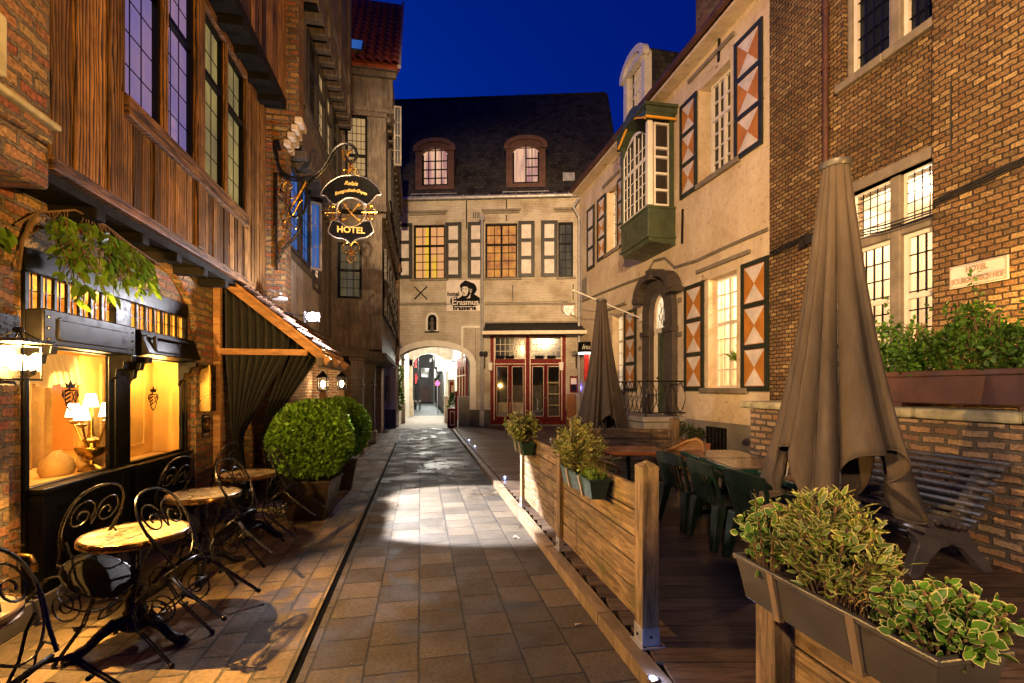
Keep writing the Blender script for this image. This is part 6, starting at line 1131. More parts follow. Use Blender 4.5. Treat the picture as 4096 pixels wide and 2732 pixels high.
# ================================================================ right: tall brick hotel
BX = 6.80; TR = XR(BX)
bh = thing('brick_hotel', 'tall buff brick hotel with leaded stone-mullioned windows on the right', 'building', (BX, 6, 0))
LWB = (5.27, 6.76, 1.95, 4.80); UWB = (5.27, 6.76, 6.66, 9.6)
m = MB(TR); m.prism(rect(2.2, 8.46, 0, 10.6), -.4, 0, [rect(*LWB), rect(*UWB)]); m.prism(rect(2.2, 5.26, 0, 10.6), .0, .13); build(m, 'wall', 'buff_brick', bh)
m = MB(TR); m.box(2.2, 8.46, -8, -.4, 10.3, 10.6); m.box(8.3, 8.46, -8, -.4, 0, 10.6); build(m, 'side_wall', 'buff_brick', bh)
m = MB(TR)
for (a, b, z0, z1), zt in ((LWB, 4.0), (UWB, 8.9)):
    mb_ = MB(TR); mb_.box(5.86, 6.02, -.22, -.06, z0, z1); mb_.box(a, 5.86, -.22, -.06, zt-.09, zt+.06); mb_.box(6.02, b, -.22, -.06, zt-.09, zt+.06); mb_.box(a, b, -.22, .02, z1, z1+.17); mb_.box(b-.07, b, -.22, -.07, z0, z1); w = build(mb_, 'stone_mullion', 'sill_stone', bh, bev=.02)
    lit = z0 < 3
    for p, q in ((a, 5.86), (6.02, b-.07)):
        window(TR, p, q, zt+.06, z1, -.13, 1, 1, 'white_paint', 'clear_glass' if lit else 'dark_pane', bh, .03, .012, 0, (), .04, 'leaded_window')
        window(TR, p, q, z0, zt-.09, -.13, 1, 1, 'white_paint', 'clear_glass' if lit else 'dark_pane', bh, .06, .004, 0, (z0+1.05,) if lit else (), .06, 'leaded_window', True)
        g = MB(TR)
        for i in range(1, 4): x = p+.06+(q-p-.12)*i/4; g.box(x-.009, x+.009, -.17, -.15, z0+.06, zt-.15)
        for i in range(1, 7): z = z0+.06+(zt-.2-z0)*i/7; g.box(p+.06, q-.06, -.17, -.15, z-.009, z+.009)
        for i in range(1, 5): x = p+.03+(q-p-.06)*i/5; g.box(x-.006, x+.006, -.16, -.15, zt+.06, z1)
        for i in range(1, 5): z = zt+.06+(z1-zt-.06)*i/5; g.box(p+.03, q-.03, -.16, -.15, z-.006, z+.006)
        build(g, 'lead_bars', 'black_iron', bh)
m = MB(TR); m.box(4.9, 7.4, -2.4, -2.35, 1.5, 5.0); m.box(4.9, 7.4, -2.35, -.41, 4.9, 5.0); m.box(4.85, 4.9, -2.35, -.41, 1.5, 5.0); m.box(7.4, 7.45, -2.35, -.41, 1.5, 5.0); m.box(4.9, 7.4, -2.35, -.41, 1.5, 1.6); m.box(5.9, 6.7, -2.35, -2.2, 1.6, 4.3); m.box(5.2, 5.5, -1.3, -1.1, 1.6, 4.9); build(m, 'lit_room', 'room_pale', bh)
lamp('room_light', 'POINT', TR(6.3, -1.2, 4.5), 150, (1, .80, .56), .2)
m = MB(TR)
for a, b in ((5.24, 6.02), (6.02, 6.86)): m.box(a, b-.01, -.2, .09, UWB[2]-.13, UWB[2]-.003)
build(m, 'window_sill', 'sill_stone', bh, bev=.015)
m = MB(TR)
for a, b in ((5.28, 6.0), (6.05, 6.78)):
    for i in range(14):
        t0, t1 = i/14, (i+.9)/14; f = lambda t, e: (a+(b-a)*t, 4.98+.17*math.sin(PI*t)+e); m.prism([f(t0, 0), f(t1, 0), f(t1, .17), f(t0, .17)], 0, .012)
build(m, 'relieving_arch', 'buff_brick', bh)
m = MB(TR); m.tube([(7.02, .09, 10.5), (7.02, .09, .4)], .05, 10)
for z in range(1, 10): m.tube([(7.02, .09, z+.05), (7.02, .09, z+.13)], .062, 10)
build(m, 'drainpipe', 'corten', bh, smooth=40)
m = MB(TR); wp = [(8.4, .03, 4.28), (7.6, .03, 4.33), (7.1, .14, 4.35), (6.8, .05, 4.12), (6.0, .03, 4.02), (5.3, .05, 4.0), (5.2, .16, 4.07), (4.2, .16, 4.20), (3.2, .16, 4.30)]
for q in range(3): m.tube([(a, b+.01*q, c+.035*q+.01*math.sin(a*5+q)) for a, b, c in wp], .012, 5)
m.box(7.25, 7.42, .02, .12, 4.22, 4.36); m.box(7.5, 7.6, .02, .1, 4.2, 4.3); m.tube([(5.02, .145, 5.6), (5.02, .145, 4.7)], .01, 5); tag(build(m, 'wall_cable', 'cable'), 'black cables crossing the brick hotel wall below the leaded window head', 'cables')
hs2 = thing('hotel_name_plate', 'white enamel hotel name plate with raised tan letters on the brick wall', 'sign', (BX-.15, 4.7, 2.8)); ss = XR(BX-.135)
m = MB(ss); m.box(4.40, 5.03, 0, .02, 2.94, 3.22); build(m, 'plate', 'sign_plate', hs2, bev=.006); m = MB(ss); m.prism(rect(4.41, 5.02, 2.95, 3.21), .02, .026, [rect(4.418, 5.012, 2.958, 3.202)])
for a in (4.43, 5.0):
    for z in (2.97, 3.19): m.ell((a, .022, z), (.008, .005, .008), 6, 4)
build(m, 'border', 'letter_tan', hs2)
for s, z, b_, h in ((4.72, 3.115, 'HOTEL', .095), (4.715, 2.985, 'BOURGOENSCH HOF', .098)): text(b_, h, lambda p, q, r, s=s, z=z: ss(s-p*(.60 if b_[0] == 'B' else .78), .024+abs(q)*.8, z+r), 'letter_tan', 'lettering', hs2, bold=.004)
# lantern just outside the right edge, whose glow falls on the brickwork
lq = Vector((6.45, 3.72, 2.55)); l2 = thing('wall_lantern', 'wall lantern on the brick hotel beside the name plate, just past the right edge', 'lantern', tuple(lq)); f = lambda a, b, c: lq+Vector((a, b, c)); m = MB(f)
for a in (-.09, .09):
    for b in (-.09, .09): m.box(a-.008, a+.008, b-.008, b+.008, -.15, .15)

for z in (-.15, .15):
    for a in (-.09, .09): m.box(a-.01, a+.01, -.09, .09, z-.01, z+.01); m.box(-.09, .09, a-.01, a+.01, z-.01, z+.01)
for a in (-.09, .09):
    for b in (-.09, .09): m.tube([(a, b, .15), (0, 0, .27)], .007, 5)
m.box(.05, .24, -.03, .03, .16, .2); build(m, 'frame', 'black_iron', l2); m = MB(f); m.ell((0, 0, 0), (.035, .035, .06), 10, 8); build(m, 'light_bulb', 'bulb', l2, smooth=True)
lamp('wall_lantern_light', 'POINT', lq+Vector((-.02, 0, -.02)), 260, (1, .50, .12), .06)

# ================================================================ terrace
rw = thing('garden_wall', 'low rough brick retaining wall with a mossy stone coping behind the bench', 'wall', (5.2, 4.5, 0)); T5 = XR(5.05)
m = MB(T5); m.box(2.3, 6.7, -.5, 0, 0, 1.36); m.box(6.2, 6.7, -1.9, -.5, 0, 1.36); build(m, 'wall', 'rough_brick', rw); m = MB(T5)
for i in range(5): m.box(2.3+i*.92, 3.21+i*.92, -.55, .07, 1.37, 1.48)
build(m, 'coping', 'mossy_stone', rw, bev=.035)
m = MB(T5); m.box(2.3, 6.7, -1.75, -.5, 1.0, 1.34); build(m, 'fill', 'soil', rw)
hedn = 0
for i, (y0, y1, lb, lb2, nn) in enumerate(((3.0, 4.70, 'long rust-brown planter on the wall coping at the right edge', 'dense dark green box hedge under the hotel name plate', 5200), (4.78, 5.75, 'shorter rust-brown planter on the coping, partly behind the large umbrella', 'looser light green box hedge before the lit leaded window', 3300))):
    p = thing('coping_planter', lb, 'planter', (5.35, (y0+y1)/2, 1.5), 'rust brown planters on the wall'); m = MB(); m.taper(5.13, 5.60, y0, y1, 1.52, 1.83, .94); build(m, 'box', 'corten', p, bev=.015); m = MB(); m.prism(rect(5.10, 5.63, y0-.02, y1+.02), 1.80, 1.86, [rect(5.16, 5.57, y0+.04, y1-.04)]); m.v = [Vector((q.x, q.z, q.y)) for q in m.v]; build(m, 'rim', 'corten', p, bev=.01)
    m = MB(); m.box(5.17, 5.56, y0+.05, y1-.05, 1.70, 1.80); build(m, 'soil', 'soil', p); 
    for y in (y0+.2, y1-.2): m = MB(); m.box(5.15, 5.55, y-.12, y+.12, 1.481, 1.53); build(m, 'foot', 'corten', p)
    h = thing('box_hedge', lb2, 'hedge', (5.35, (y0+y1)/2, 1.82), 'box hedges in the coping planters'); L = y1-y0
    def blob(n):
        y = y0+RS.rand(n)*L; t = RS.rand(n)**.75; top = .50+.14*np.sin(y*7+i*2)+.08*np.sin(y*17); x = 5.35+(RS.rand(n)-.5)*(.44+.2*np.sin(t*PI)); z = 1.80+t*top; return np.stack([x, y, z], 1)
    P_ = blob(nn); m = MB()
    for q in range(int(L*26)): b = Vector((5.35+random.uniform(-.15, .15), y0+.08+random.random()*(L-.16), 1.78)); m.tube([b, b+Vector((random.uniform(-.1, .1), random.uniform(-.1, .1), random.uniform(.3, .62)))], .006, 4)
    build(m, 'stem', 'moss_twig', h)
    sp = blob(26); q = 0; PP = []; DD = []
    for s_ in sp:
        if s_[2] < 2.12: continue
        for k in range(12): PP.append(s_+np.array([.01*k*math.sin(s_[1]*40), .012*k*math.cos(s_[1]*33), .03*k])); DD.append(RS.normal(size=3)+np.array([0, 0, .6]))
    leaves(np.concatenate([P_, np.array(PP).reshape(-1, 3)]), np.concatenate([RS.normal(size=(nn, 3))+np.array([0, 0, .5]), np.array(DD).reshape(-1, 3)]), .050, .029, 'foliage', 'hedge_leaf', h)
# steel slat bench
bn = thing('slat_bench', 'long lounge bench of dark steel tubes along the low brick wall', 'bench', (4.4, 4.3, .1)); prof = [(3.95, .50), (3.99, .545), (4.05, .562), (4.115, .555), (4.18, .54), (4.245, .522), (4.31, .51), (4.375, .512), (4.43, .545), (4.475, .60), (4.515, .66), (4.555, .72), (4.595, .78), (4.635, .84), (4.675, .90), (4.72, .955), (4.775, 1.0)]
for x, z in prof: m = MB(); m.tube([(x, 3.14+random.uniform(-.006, .006), z+.05), (x, 5.45, z+.05)], .0225, 8); build(m, 'slat', 'bench_steel', bn, smooth=40)
def bend(y): 
    m = MB(lambda a, b, c: Vector((a, y+b, c))); up = [(x, z+.022) for x, z in prof[1:]]
    m.prism([(3.93, .50)]+up+[(4.80, .96), (4.70, .80), (4.60, .62), (4.55, .5), (4.62, .36), (4.76, .22), (4.84, .10), (4.74, .10), (4.64, .2), (4.52, .31), (4.40, .36), (4.28, .34), (4.16, .24), (4.08, .12), (4.0, .10), (3.96, .14), (4.0, .26), (4.06, .38), (4.02, .45)][:], 0, .075); build(m, 'end_frame', 'bench_side', bn, bev=.008)
bend(3.30); bend(5.15)
# closed umbrellas
def umbrella(c, zt, zh, label, seed, rs=1.0):
    u = thing('closed_umbrella', label, 'umbrella', (c[0], c[1], .1), 'closed brown parasols'); n, rws = 288, 44; rnd = random.Random(seed); ph0 = rnd.uniform(0, PI/2)+.35
    K = [(rnd.uniform(0, 6.28), rnd.uniform(.6, 1.3)) for _ in range(12)]; vs = []; fs = []
    def shape(t, a):
        base = (.09+.31*t+.13*t**3)*rs
        a2 = a+.16*math.sin(2*a+K[0][0])*t+.10*math.sin(3*a+K[1][0])
        f = (abs(math.sin(6*a2+ph0))**.5)*(.80+.20*math.cos(6*a2+ph0+.9)**2*math.sin(3*a+K[8][0]))
        amp = .26+.56*min(1, t*2.6)**.7
        r = base*(1-amp*(1-f)*K[2][1]*.8)*(1+.10*t*math.sin(5*a+K[3][0])+.09*t*math.sin(2*a+K[4][0]))
        sw = t*.10*math.sin(a*8+ph0+K[5][0])
        return max(.03, r), sw
    for j in range(rws+1):
        for i in range(n):
            a = 2*PI*i/n; hem = zh+.20-.52*abs(math.cos(2*a+K[6][0]))**2.6+.05*math.sin(8*a+K[7][0]); t = j/rws; z = zt+(hem-zt)*t; tt = (zt-z)/(zt-zh); r, sw = shape(min(1.25, tt), a)
            vs.append((c[0]+r*math.cos(a+sw), c[1]+r*math.sin(a+sw), z))
    for j in range(rws):
        for i in range(n): fs.append((j*n+i, j*n+(i+1) % n, (j+1)*n+(i+1) % n, (j+1)*n+i))
    m = MB(); m.add(vs, fs); cn = build(m, 'canopy', 'umbrella_cloth', u, smooth=180, fixn=False); sd = cn.modifiers.new('cloth', 'SOLIDIFY'); sd.thickness = .004
    m = MB(); m.tube([vs[rws*n+i] for i in range(n)], .007, 5, True); build(m, 'hem', 'umbrella_cloth', cn, smooth=True)
    m = MB(); m.lathe([(.02, .1-.0), (.03, 0.1), (.03, zt-.1)], (c[0], c[1], 0), 16); build(m, 'pole', 'steel', u, smooth=40)
    m = MB(); m.lathe([(.06, -.06), (.10, -.045), (.112, -.02), (.11, 0), (.05, .02), (.01, .025)], (c[0], c[1], zt+.02), 24); build(m, 'cap', 'grey_plastic', u, smooth=40)
    m = MB(); m.lathe([(.30, .1), (.30, .15), (.05, .17), (.05, .4)], (c[0], c[1], 0), 20); build(m, 'base', 'black_iron', u, bev=.01); m = MB()
    for k in range(4): a = ph0/4+k*PI/2+.6; m.tube([(c[0]+.05*math.cos(a), c[1]+.05*math.sin(a), zt-.15), (c[0]+.33*math.cos(a), c[1]+.33*math.sin(a), zh-.12)], .010, 5)
    build(m, 'rib', 'steel', u); return u
umbrella((3.19, 3.24), 3.42, 1.08, 'large closed brown parasol standing over the green tables', 11, 1.0)
umbrella((3.42, 8.8), 3.36, .98, 'smaller-looking closed brown parasol farther back before the iron railing', 5, .98)
# green garden tables and chairs
def gtable():
    t = thing('garden_table', '.', 'table', (0, 0, 0), 'green garden tables in a row'); w, l, c = .36, .36, .07
    oc = lambda w, l: [(-w+c, -l), (w-c, -l), (w, -l+c), (w, l-c), (w-c, l), (-w+c, l), (-w, l-c), (-w, -l+c)]
    m = MB(lambda a, b, z: Vector((a, z, b))); m.prism(oc(w-.035, l-.035), .69, .724); m.T = None; build(m, 'top', 'wet_top', t)
    m = MB(lambda a, b, z: Vector((a, z, b))); m.prism(oc(w, l), .66, .72, [oc(w-.036, l-.036)]); build(m, 'rim', 'green_plastic', t, bev=.01)
    for q in (-.2, .2):
        m = MB(); m.taper(-.05, .05, q-.05, q+.05, .05, .67, 1.1); m.bar((-.3, q, .03), (.3, q, .03), .06, .05); build(m, 'leg', 'green_plastic', t, bev=.012)
    m = MB(); m.box(-.3, .3, -.25, -.15, .60, .655); m.box(-.3, .3, .15, .25, .60, .655); m.box(-.04, .04, -.25, .25, .60, .65); build(m, 'support', 'green_plastic', t, bev=.01); return t
g0 = gtable()
for i, (x, y, r, lb) in enumerate(((3.86, 5.72, .26, 'farthest of the three green tables, its wet top mirroring the lit window'), (3.74, 4.93, .2, 'middle one of the three green tables'), (3.78, 4.08, .12, 'nearest of the three green tables, mostly behind the large parasol'))):
    o = g0 if i == 0 else copy_tree(g0); o.location = (x, y, .1); o.rotation_euler = (0, 0, R(-11)); o['label'] = lb; o.scale = (1.12, 1.14, 1)
def gchair():
    t = thing('plastic_chair', '.', 'chair', (0, 0, 0), 'green plastic garden chairs'); Y = .23
    m = MB(); m.add([(-.21, -.20, .43), (.24, -.22, .45), (.24, .22, .45), (-.21, .20, .43), (-.21, -.20, .415), (.24, -.22, .43), (.24, .22, .43), (-.21, .20, .415)], [(0, 1, 2, 3), (7, 6, 5, 4), (0, 4, 5, 1), (1, 5, 6, 2), (2, 6, 7, 3), (3, 7, 4, 0)]); build(m, 'seat', 'chair_plastic', t, bev=.02)
    for x0, x1 in ((.22, .26), (-.22, -.30)):
        for s in (-1, 1): m = MB(); a, b, w_ = (x0, s*.21, .44), (x1, s*.25, 0), .045; m.add([(p[0]+i*k, p[1]+j*k, p[2]) for p, k in ((a, .055), (b, .03)) for i, j in ((-1, -1), (1, -1), (1, 1), (-1, 1))], [(0, 1, 2, 3), (7, 6, 5, 4)]+[(i, 4+i, 4+(i+1) % 4, (i+1) % 4) for i in range(4)]); build(m, 'leg', 'chair_plastic', t, bev=.012)
    bk = lambda y, z: (-.20-.13*(z-.43)/.4-.06*(1-(y/.24)**2), y, z); m = MB()
    for k in range(9): y = -.165+k*.041; m.bar(bk(y, .44), bk(y*1.08, .74), .022, .012, up=(0, 1, 0))
    n = 12
    for z0, z1 in ((.72, .83),):
        vs = []
        for i in range(n+1):
            y = -.255+.51*i/n; dz = .035*(1-(y/.255)**2)
            for z in (z0, z1+dz):
                x, yy, zz = bk(y, z)
                for d in (-.012, .012): vs.append((x+d, yy, zz))
        m.add(vs, [f for i in range(n) for f in ((4*i, 4*i+4, 4*i+6, 4*i+2), (4*i+1, 4*i+3, 4*i+7, 4*i+5), (4*i+2, 4*i+6, 4*i+7, 4*i+3), (4*i, 4*i+1, 4*i+5, 4*i+4))]+[(0, 2, 3, 1), (4*n, 4*n+1, 4*n+3, 4*n+2)])
    for s in (-1, 1): m.bar(bk(s*.235, .44), bk(s*.25, .80), .03, .03, up=(0, 1, 0))
    build(m, 'backrest', 'chair_plastic', t, bev=.004)
    for s in (-1, 1): m = MB(); m.tube([bk(s*.25, .78), (-.12, s*.27, .67), (.06, s*.275, .65), (.18, s*.27, .63), (.235, s*.25, .55), (.235, s*.23, .44)], [.022, .026, .03, .03, .026, .028], 8); build(m, 'armrest', 'chair_plastic', t, smooth=True)
    return t
c0 = gchair()
for i, (x, y, yaw, lb) in enumerate(((3.12, 5.14, 4, 'green plastic chair by the farthest green table'), (3.10, 4.45, -4, 'green plastic chair by the middle green table, just past the corner post'), (3.12, 3.83, 2, 'green plastic chair nearest the large parasol'))):
    o = c0 if i == 0 else copy_tree(c0); o.location = (x, y, .1); o.rotation_euler = (0, 0, R(yaw)); o['label'] = lb
# wooden table and wicker armchairs by the back screen
wt = thing('wooden_table', 'square red-brown wooden table before the back screen', 'table', (2.75, 6.1, .1)); m = MB(); m.box(2.3, 3.2, 5.75, 6.45, .82, .865); m.v = [Vector((2.75+(p.x-2.75)*.96+(p.y-6.1)*.2, 6.1+(p.y-6.1)*.98-(p.x-2.75)*.2, p.z)) for p in m.v]; build(m, 'top', 'table_wood', wt, bev=.015); m = MB(); m.lathe([(.03, .12), (.03, .82)], (2.75, 6.1, 0), 12); m.box(2.45, 3.05, 6.07, 6.13, .1, .13); m.box(2.72, 2.78, 5.8, 6.4, .1, .13); build(m, 'pedestal', 'black_iron', wt)
def wchair():
    t = thing('wicker_chair', '.', 'chair', (0, 0, 0), 'wicker armchairs round the wooden table'); m = MB(); m.lathe([(.01, .40), (.23, .40), (.24, .43), (.01, .44)], (0, 0, 0), 20); build(m, 'seat', 'wicker', t)
    m = MB(); pts = [(.26, -.26, .60), (.05, -.29, .66), (-.15, -.27, .72), (-.27, -.14, .82), (-.30, 0, .86), (-.27, .14, .82), (-.15, .27, .72), (.05, .29, .66), (.26, .26, .60)]; m.tube(pts, .024, 8); m.tube([(.26, -.26, .6), (.27, -.25, .4), (.24, -.22, 0)], .02, 7); m.tube([(.26, .26, .6), (.27, .25, .4), (.24, .22, 0)], .02, 7); build(m, 'arm_frame', 'wicker', t, smooth=True)
    m = MB(); vs = []
    for i in range(13):
        k = 1+i*6/12; q = min(int(k), 7); p = Vector(pts[q]).lerp(Vector(pts[min(q+1, 8)]), k-q); vs += [tuple(p), (p.x*.82, p.y*.82, .43)]
    m.add(vs, [(2*i, 2*i+1, 2*i+3, 2*i+2) for i in range(12)]); b = build(m, 'backrest', 'wicker', t, smooth=True, fixn=False); b.modifiers.new('weave', 'SOLIDIFY').thickness = .02
    for s in (-1, 1): m = MB(); m.tube([(-.18, s*.2, .42), (-.24, s*.23, 0)], .02, 7); build(m, 'leg', 'wicker', t)
    return t
w0 = wchair()
for i, (x, y, yaw, lb) in enumerate(((3.55, 6.15, 195, 'wicker armchair right of the wooden table'), (2.05, 5.75, 30, 'wicker armchair left of the wooden table, behind the second trough'), (2.1, 6.5, -25, 'wicker armchair behind the wooden table near the far trough'))):
    o = w0 if i == 0 else copy_tree(w0); o.location = (x, y, .1); o.rotation_euler = (0, 0, R(yaw)); o['label'] = lb
# timber screen: posts in steel shoes and boards between them
def post(x, y, label, shoe=True):
    p = thing('screen_post', label, 'post', (x, y, .1), 'timber screen posts'); w = .055; m = MB(); m.box(x-w, x+w, y-w, y+w, .18 if shoe else .1, 1.20); m.add([(x-w, y-w, 1.20), (x+w, y-w, 1.20), (x+w, y+w, 1.20), (x-w, y+w, 1.20), (x, y, 1.235)], [(0, 1, 4), (1, 2, 4), (2, 3, 4), (3, 0, 4)]); build(m, 'post', 'fence_post', p, bev=.004)
    if shoe:
        m = MB(); m.box(x-w-.004, x+w+.004, y-w-.004, y+w+.004, .105, .215); s = build(m, 'steel_shoe', 'zinc', p, bev=.003); m = MB(); m.box(x-.075, x+.085, y-.085, y+.075, .1, .106); build(m, 'foot_plate', 'zinc', p); m = MB()
        for a, b in ((0, -w-.006), (-w-.006, 0)): m.ell((x+a, y+b, .16), .009, 8, 5)
        for a in (-.05, .06): m.ell((x+a, y-.07, .107), .008, 6, 4)
        build(m, 'bolt', 'black_iron', p)
    return p
def panel(p, q, z0, z1, n, label):
    t = thing('timber_screen', label, 'fence panel', ((p[0]+q[0])/2, (p[1]+q[1])/2, .2), 'timber screen panels'); fr = Fr(p, q); h = (z1-z0)/n
    for i in range(n): m = MB(fr); m.box(0, fr.L, -.018, .018, z0+i*h+.004, z0+(i+1)*h-.007); m.box(.004, fr.L-.004, -.007, .007, z0+i*h-.02, z0+i*h+.02, 1) if i else None; build(m, 'board', ['fence_board', 'black_matt'], t, bev=.006)  # black tongues stand in for the shade in the joints between boards
post(1.385, 2.80, 'timber post at the open corner beside the deck gap, steel shoe in front'); post(1.385, 4.59, 'timber post between the two green troughs'); post(1.385, 6.36, 'timber post at the far end of the screen beside the lane'); post(1.385, 1.68, 'timber post under the near grey trough, its top rising behind the leaves')
panel((1.385, 2.86), (1.385, 4.53), .20, 1.06, 5, 'timber screen panel carrying the second green trough'); panel((1.385, 4.65), (1.385, 6.30), .20, 1.06, 5, 'timber screen panel carrying the far green trough'); panel((1.41, 0.25), (1.41, 1.62), .2, .87, 4, 'timber screen panel under the near grey trough')
post(2.42, 7.45, 'timber post at the left end of the back screen', False); post(3.92, 6.98, 'timber post at the right end of the back screen', False); panel((2.48, 7.42), (3.86, 7.0), .2, 1.05, 5, 'timber screen panel running across behind the wooden table'); 
# planting troughs
def trough(y0, y1, x0, x1, zb, zt, mat, label, ns=2):
    t = thing('trough', label, 'trough', ((x0+x1)/2, (y0+y1)/2, zb), 'plant troughs on the screen'); e = .035; m = MB()
    o0 = [(x0+e, y0+e), (x1-e, y0+e), (x1-e, y1-e), (x0+e, y1-e)]; o1 = [(x0+.008, y0+.008), (x1-.008, y0+.008), (x1-.008, y1-.008), (x0+.008, y1-.008)]; i1 = [(x0+.014, y0+.014), (x1-.014, y0+.014), (x1-.014, y1-.014), (x0+.014, y1-.014)]
    vs = [(*p, zb) for p in o0]+[(*p, zt) for p in o1]+[(*p, zt) for p in i1]+[(x, y, zb+.03) for x, y in o0]; fs = [(3, 2, 1, 0), (12, 13, 14, 15)]
    for k in (0, 4, 8): fs += [(k+i, k+(i+1) % 4, k+4+(i+1) % 4, k+4+i) for i in range(4)]
    m.add(vs, fs); build(m, 'box', mat, t, bev=.008); m = MB(lambda a, b, c: Vector((a, c, b))); m.prism([(x0, y0), (x1, y0), (x1, y1), (x0, y1)], zt-.012, zt+.008, [[(x0+.02, y0+.02), (x1-.02, y0+.02), (x1-.02, y1-.02), (x0+.02, y1-.02)]]); build(m, 'rim', mat, t, bev=.005)
    m = MB(); m.box(x0+.02, x1-.02, y0+.02, y1-.02, zt-.05, zt-.03); build(m, 'soil', 'soil', t)
    for k in range(ns): y = y0+(y1-y0)*(k+.75)/(ns+.4); m = MB(); m.add([(x0-.006, y-.014, zt+.004), (x0-.006, y+.014, zt+.004), (x0+e-.008, y+.014, zb-.006), (x0+e-.008, y-.014, zb-.006), (x0+.01, y-.014, zt+.004), (x0+.01, y+.014, zt+.004), (x0+e+.008, y+.014, zb-.006), (x0+e+.008, y-.014, zb-.006)], [(0, 1, 2, 3), (7, 6, 5, 4), (0, 4, 5, 1), (1, 5, 6, 2), (2, 6, 7, 3), (3, 7, 4, 0)]); m.box(x0+e-.008, x1+.02, y-.014, y+.014, zb-.012, zb-.006); build(m, 'hanger_strap', 'kerb_board' if 'grey' in mat else 'letter_tan', t)
    return t
trough(3.26, 4.02, 1.175, 1.345, .88, 1.02, 'green_plastic', 'green trough with a bushy round shrub on the middle screen panel'); trough(5.58, 6.24, 1.175, 1.345, .88, 1.02, 'green_plastic', 'small-looking green trough on the far screen panel'); trough(.93, 1.70, 1.20, 1.43, .875, 1.03, 'grey_plastic', 'grey trough close to the camera, bottom right'); 
def bush(c, r, h, n, mat, label, L, W_, seed, sprigs=0, cat='shrub', name='trough_shrub', up=.6, stems=14):
    rs = np.random.RandomState(seed); t = thing(name, label, cat, c); P_ = []; D_ = []; m = MB()
    for k in range(stems*2):
        a = rs.rand()*2*PI; e = rs.rand()**.5; tip = Vector((c[0]+r[0]*e*math.cos(a), c[1]+r[1]*e*math.sin(a), c[2]+h*(1-.45*e*e)*(.75+.35*rs.rand()))); b = Vector((c[0]+(tip.x-c[0])*.25, c[1]+(tip.y-c[1])*.3, c[2]-.02)); md = b.lerp(tip, .5)+Vector((0, 0, .03)); m.tube([b, md, tip], .004 if h < .6 else .005, 4)
        nl = max(4, n//(stems*2))
        for q in range(nl):
            s = 1-.8*(q/nl)**1.15; p = (b.lerp(md, s*2) if s < .5 else md.lerp(tip, s*2-1)); ang = q*2.4+k; d = (tip-md).normalized(); o = Vector((math.cos(ang), math.sin(ang), 0)); o = (o-d*o.dot(d)).normalized(); P_.append(p+Vector(rs.normal(size=3)*.012)); D_.append(o*1.0+d*up+Vector(rs.normal(size=3)*.2))
    build(m, 'stem', 'moss_twig', t); leaves(P_, D_, L, W_, 'foliage', mat, t); return t
def blades(t, c, r, n, h, seed):
    rs = np.random.RandomState(seed); m = MB()
    for k in range(n):
        b = Vector((c[0]+rs.uniform(-r[0], r[0]), c[1]+rs.uniform(-r[1], r[1]), c[2])); d = Vector((rs.normal()*.4, rs.normal()*.4, 0)); hh = h*rs.uniform(.5, 1.1)
        q = [b+d*(hh*(i/4)**2)+Vector((0, 0, hh*(i/4)*(1.25-.4*(i/4)))) for i in range(5)]; m.add([tuple(p+Vector((sx*.0035*(1-i/4.2), sx*.002, 0))) for i, p in enumerate(q) for sx in (-1, 1)], [(2*i, 2*i+1, 2*i+3, 2*i+2) for i in range(4)])
    build(m, 'grass_blades', 'grass_leaf' if seed % 2 else 'straw', t, fixn=False)
b2 = bush((1.255, 3.74, .99), (.20, .30), .42, 2100, 'fine_leaf', 'bushy round variegated shrub in the middle green trough', .042, .014, 3, stems=44); blades(b2, (1.26, 3.38, .98), (.06, .1), 45, .22, 5); blades(b2, (1.26, 3.40, .98), (.06, .1), 22, .26, 6)
P_ = RS.rand(160, 3)*np.array([.13, .24, .09])+np.array([1.19, 3.28, .98]); leaves(P_, RS.normal(size=(160, 3))+np.array([0, 0, .8]), .03, .018, 'weeds', 'grass_leaf', b2)
b3 = bush((1.255, 5.88, .99), (.22, .28), .40, 900, 'var_leaf', 'airy variegated shrub in the far green trough', .055, .026, 8, stems=20)
b4 = bush((1.315, 1.36, .99), (.15, .19), .33, 2300, 'var_leaf', 'large bushy shrub with narrow cream-edged leaves in the grey trough', .042, .0125, 12, stems=40, up=.8); blades(b4, (1.3, 1.22, 1.0), (.08, .1), 30, .16, 14)
b5 = bush((1.28, 1.60, .99), (.13, .10), .27, 520, 'var_leaf2', 'straggling shrub with round cream-edged leaves at the far end of the grey trough', .032, .021, 21, stems=13)
b6 = bush((1.33, 1.02, .985), (.17, .13), .18, 640, 'var_leaf2', 'low spreading plant with round cream-edged leaves at the near end of the grey trough', .031, .021, 31, stems=24); blades(b6, (1.3, 1.08, 1.0), (.08, .07), 34, .12, 33); blades(b6, (1.3, 1.12, 1.0), (.08, .09), 16, .17, 34)
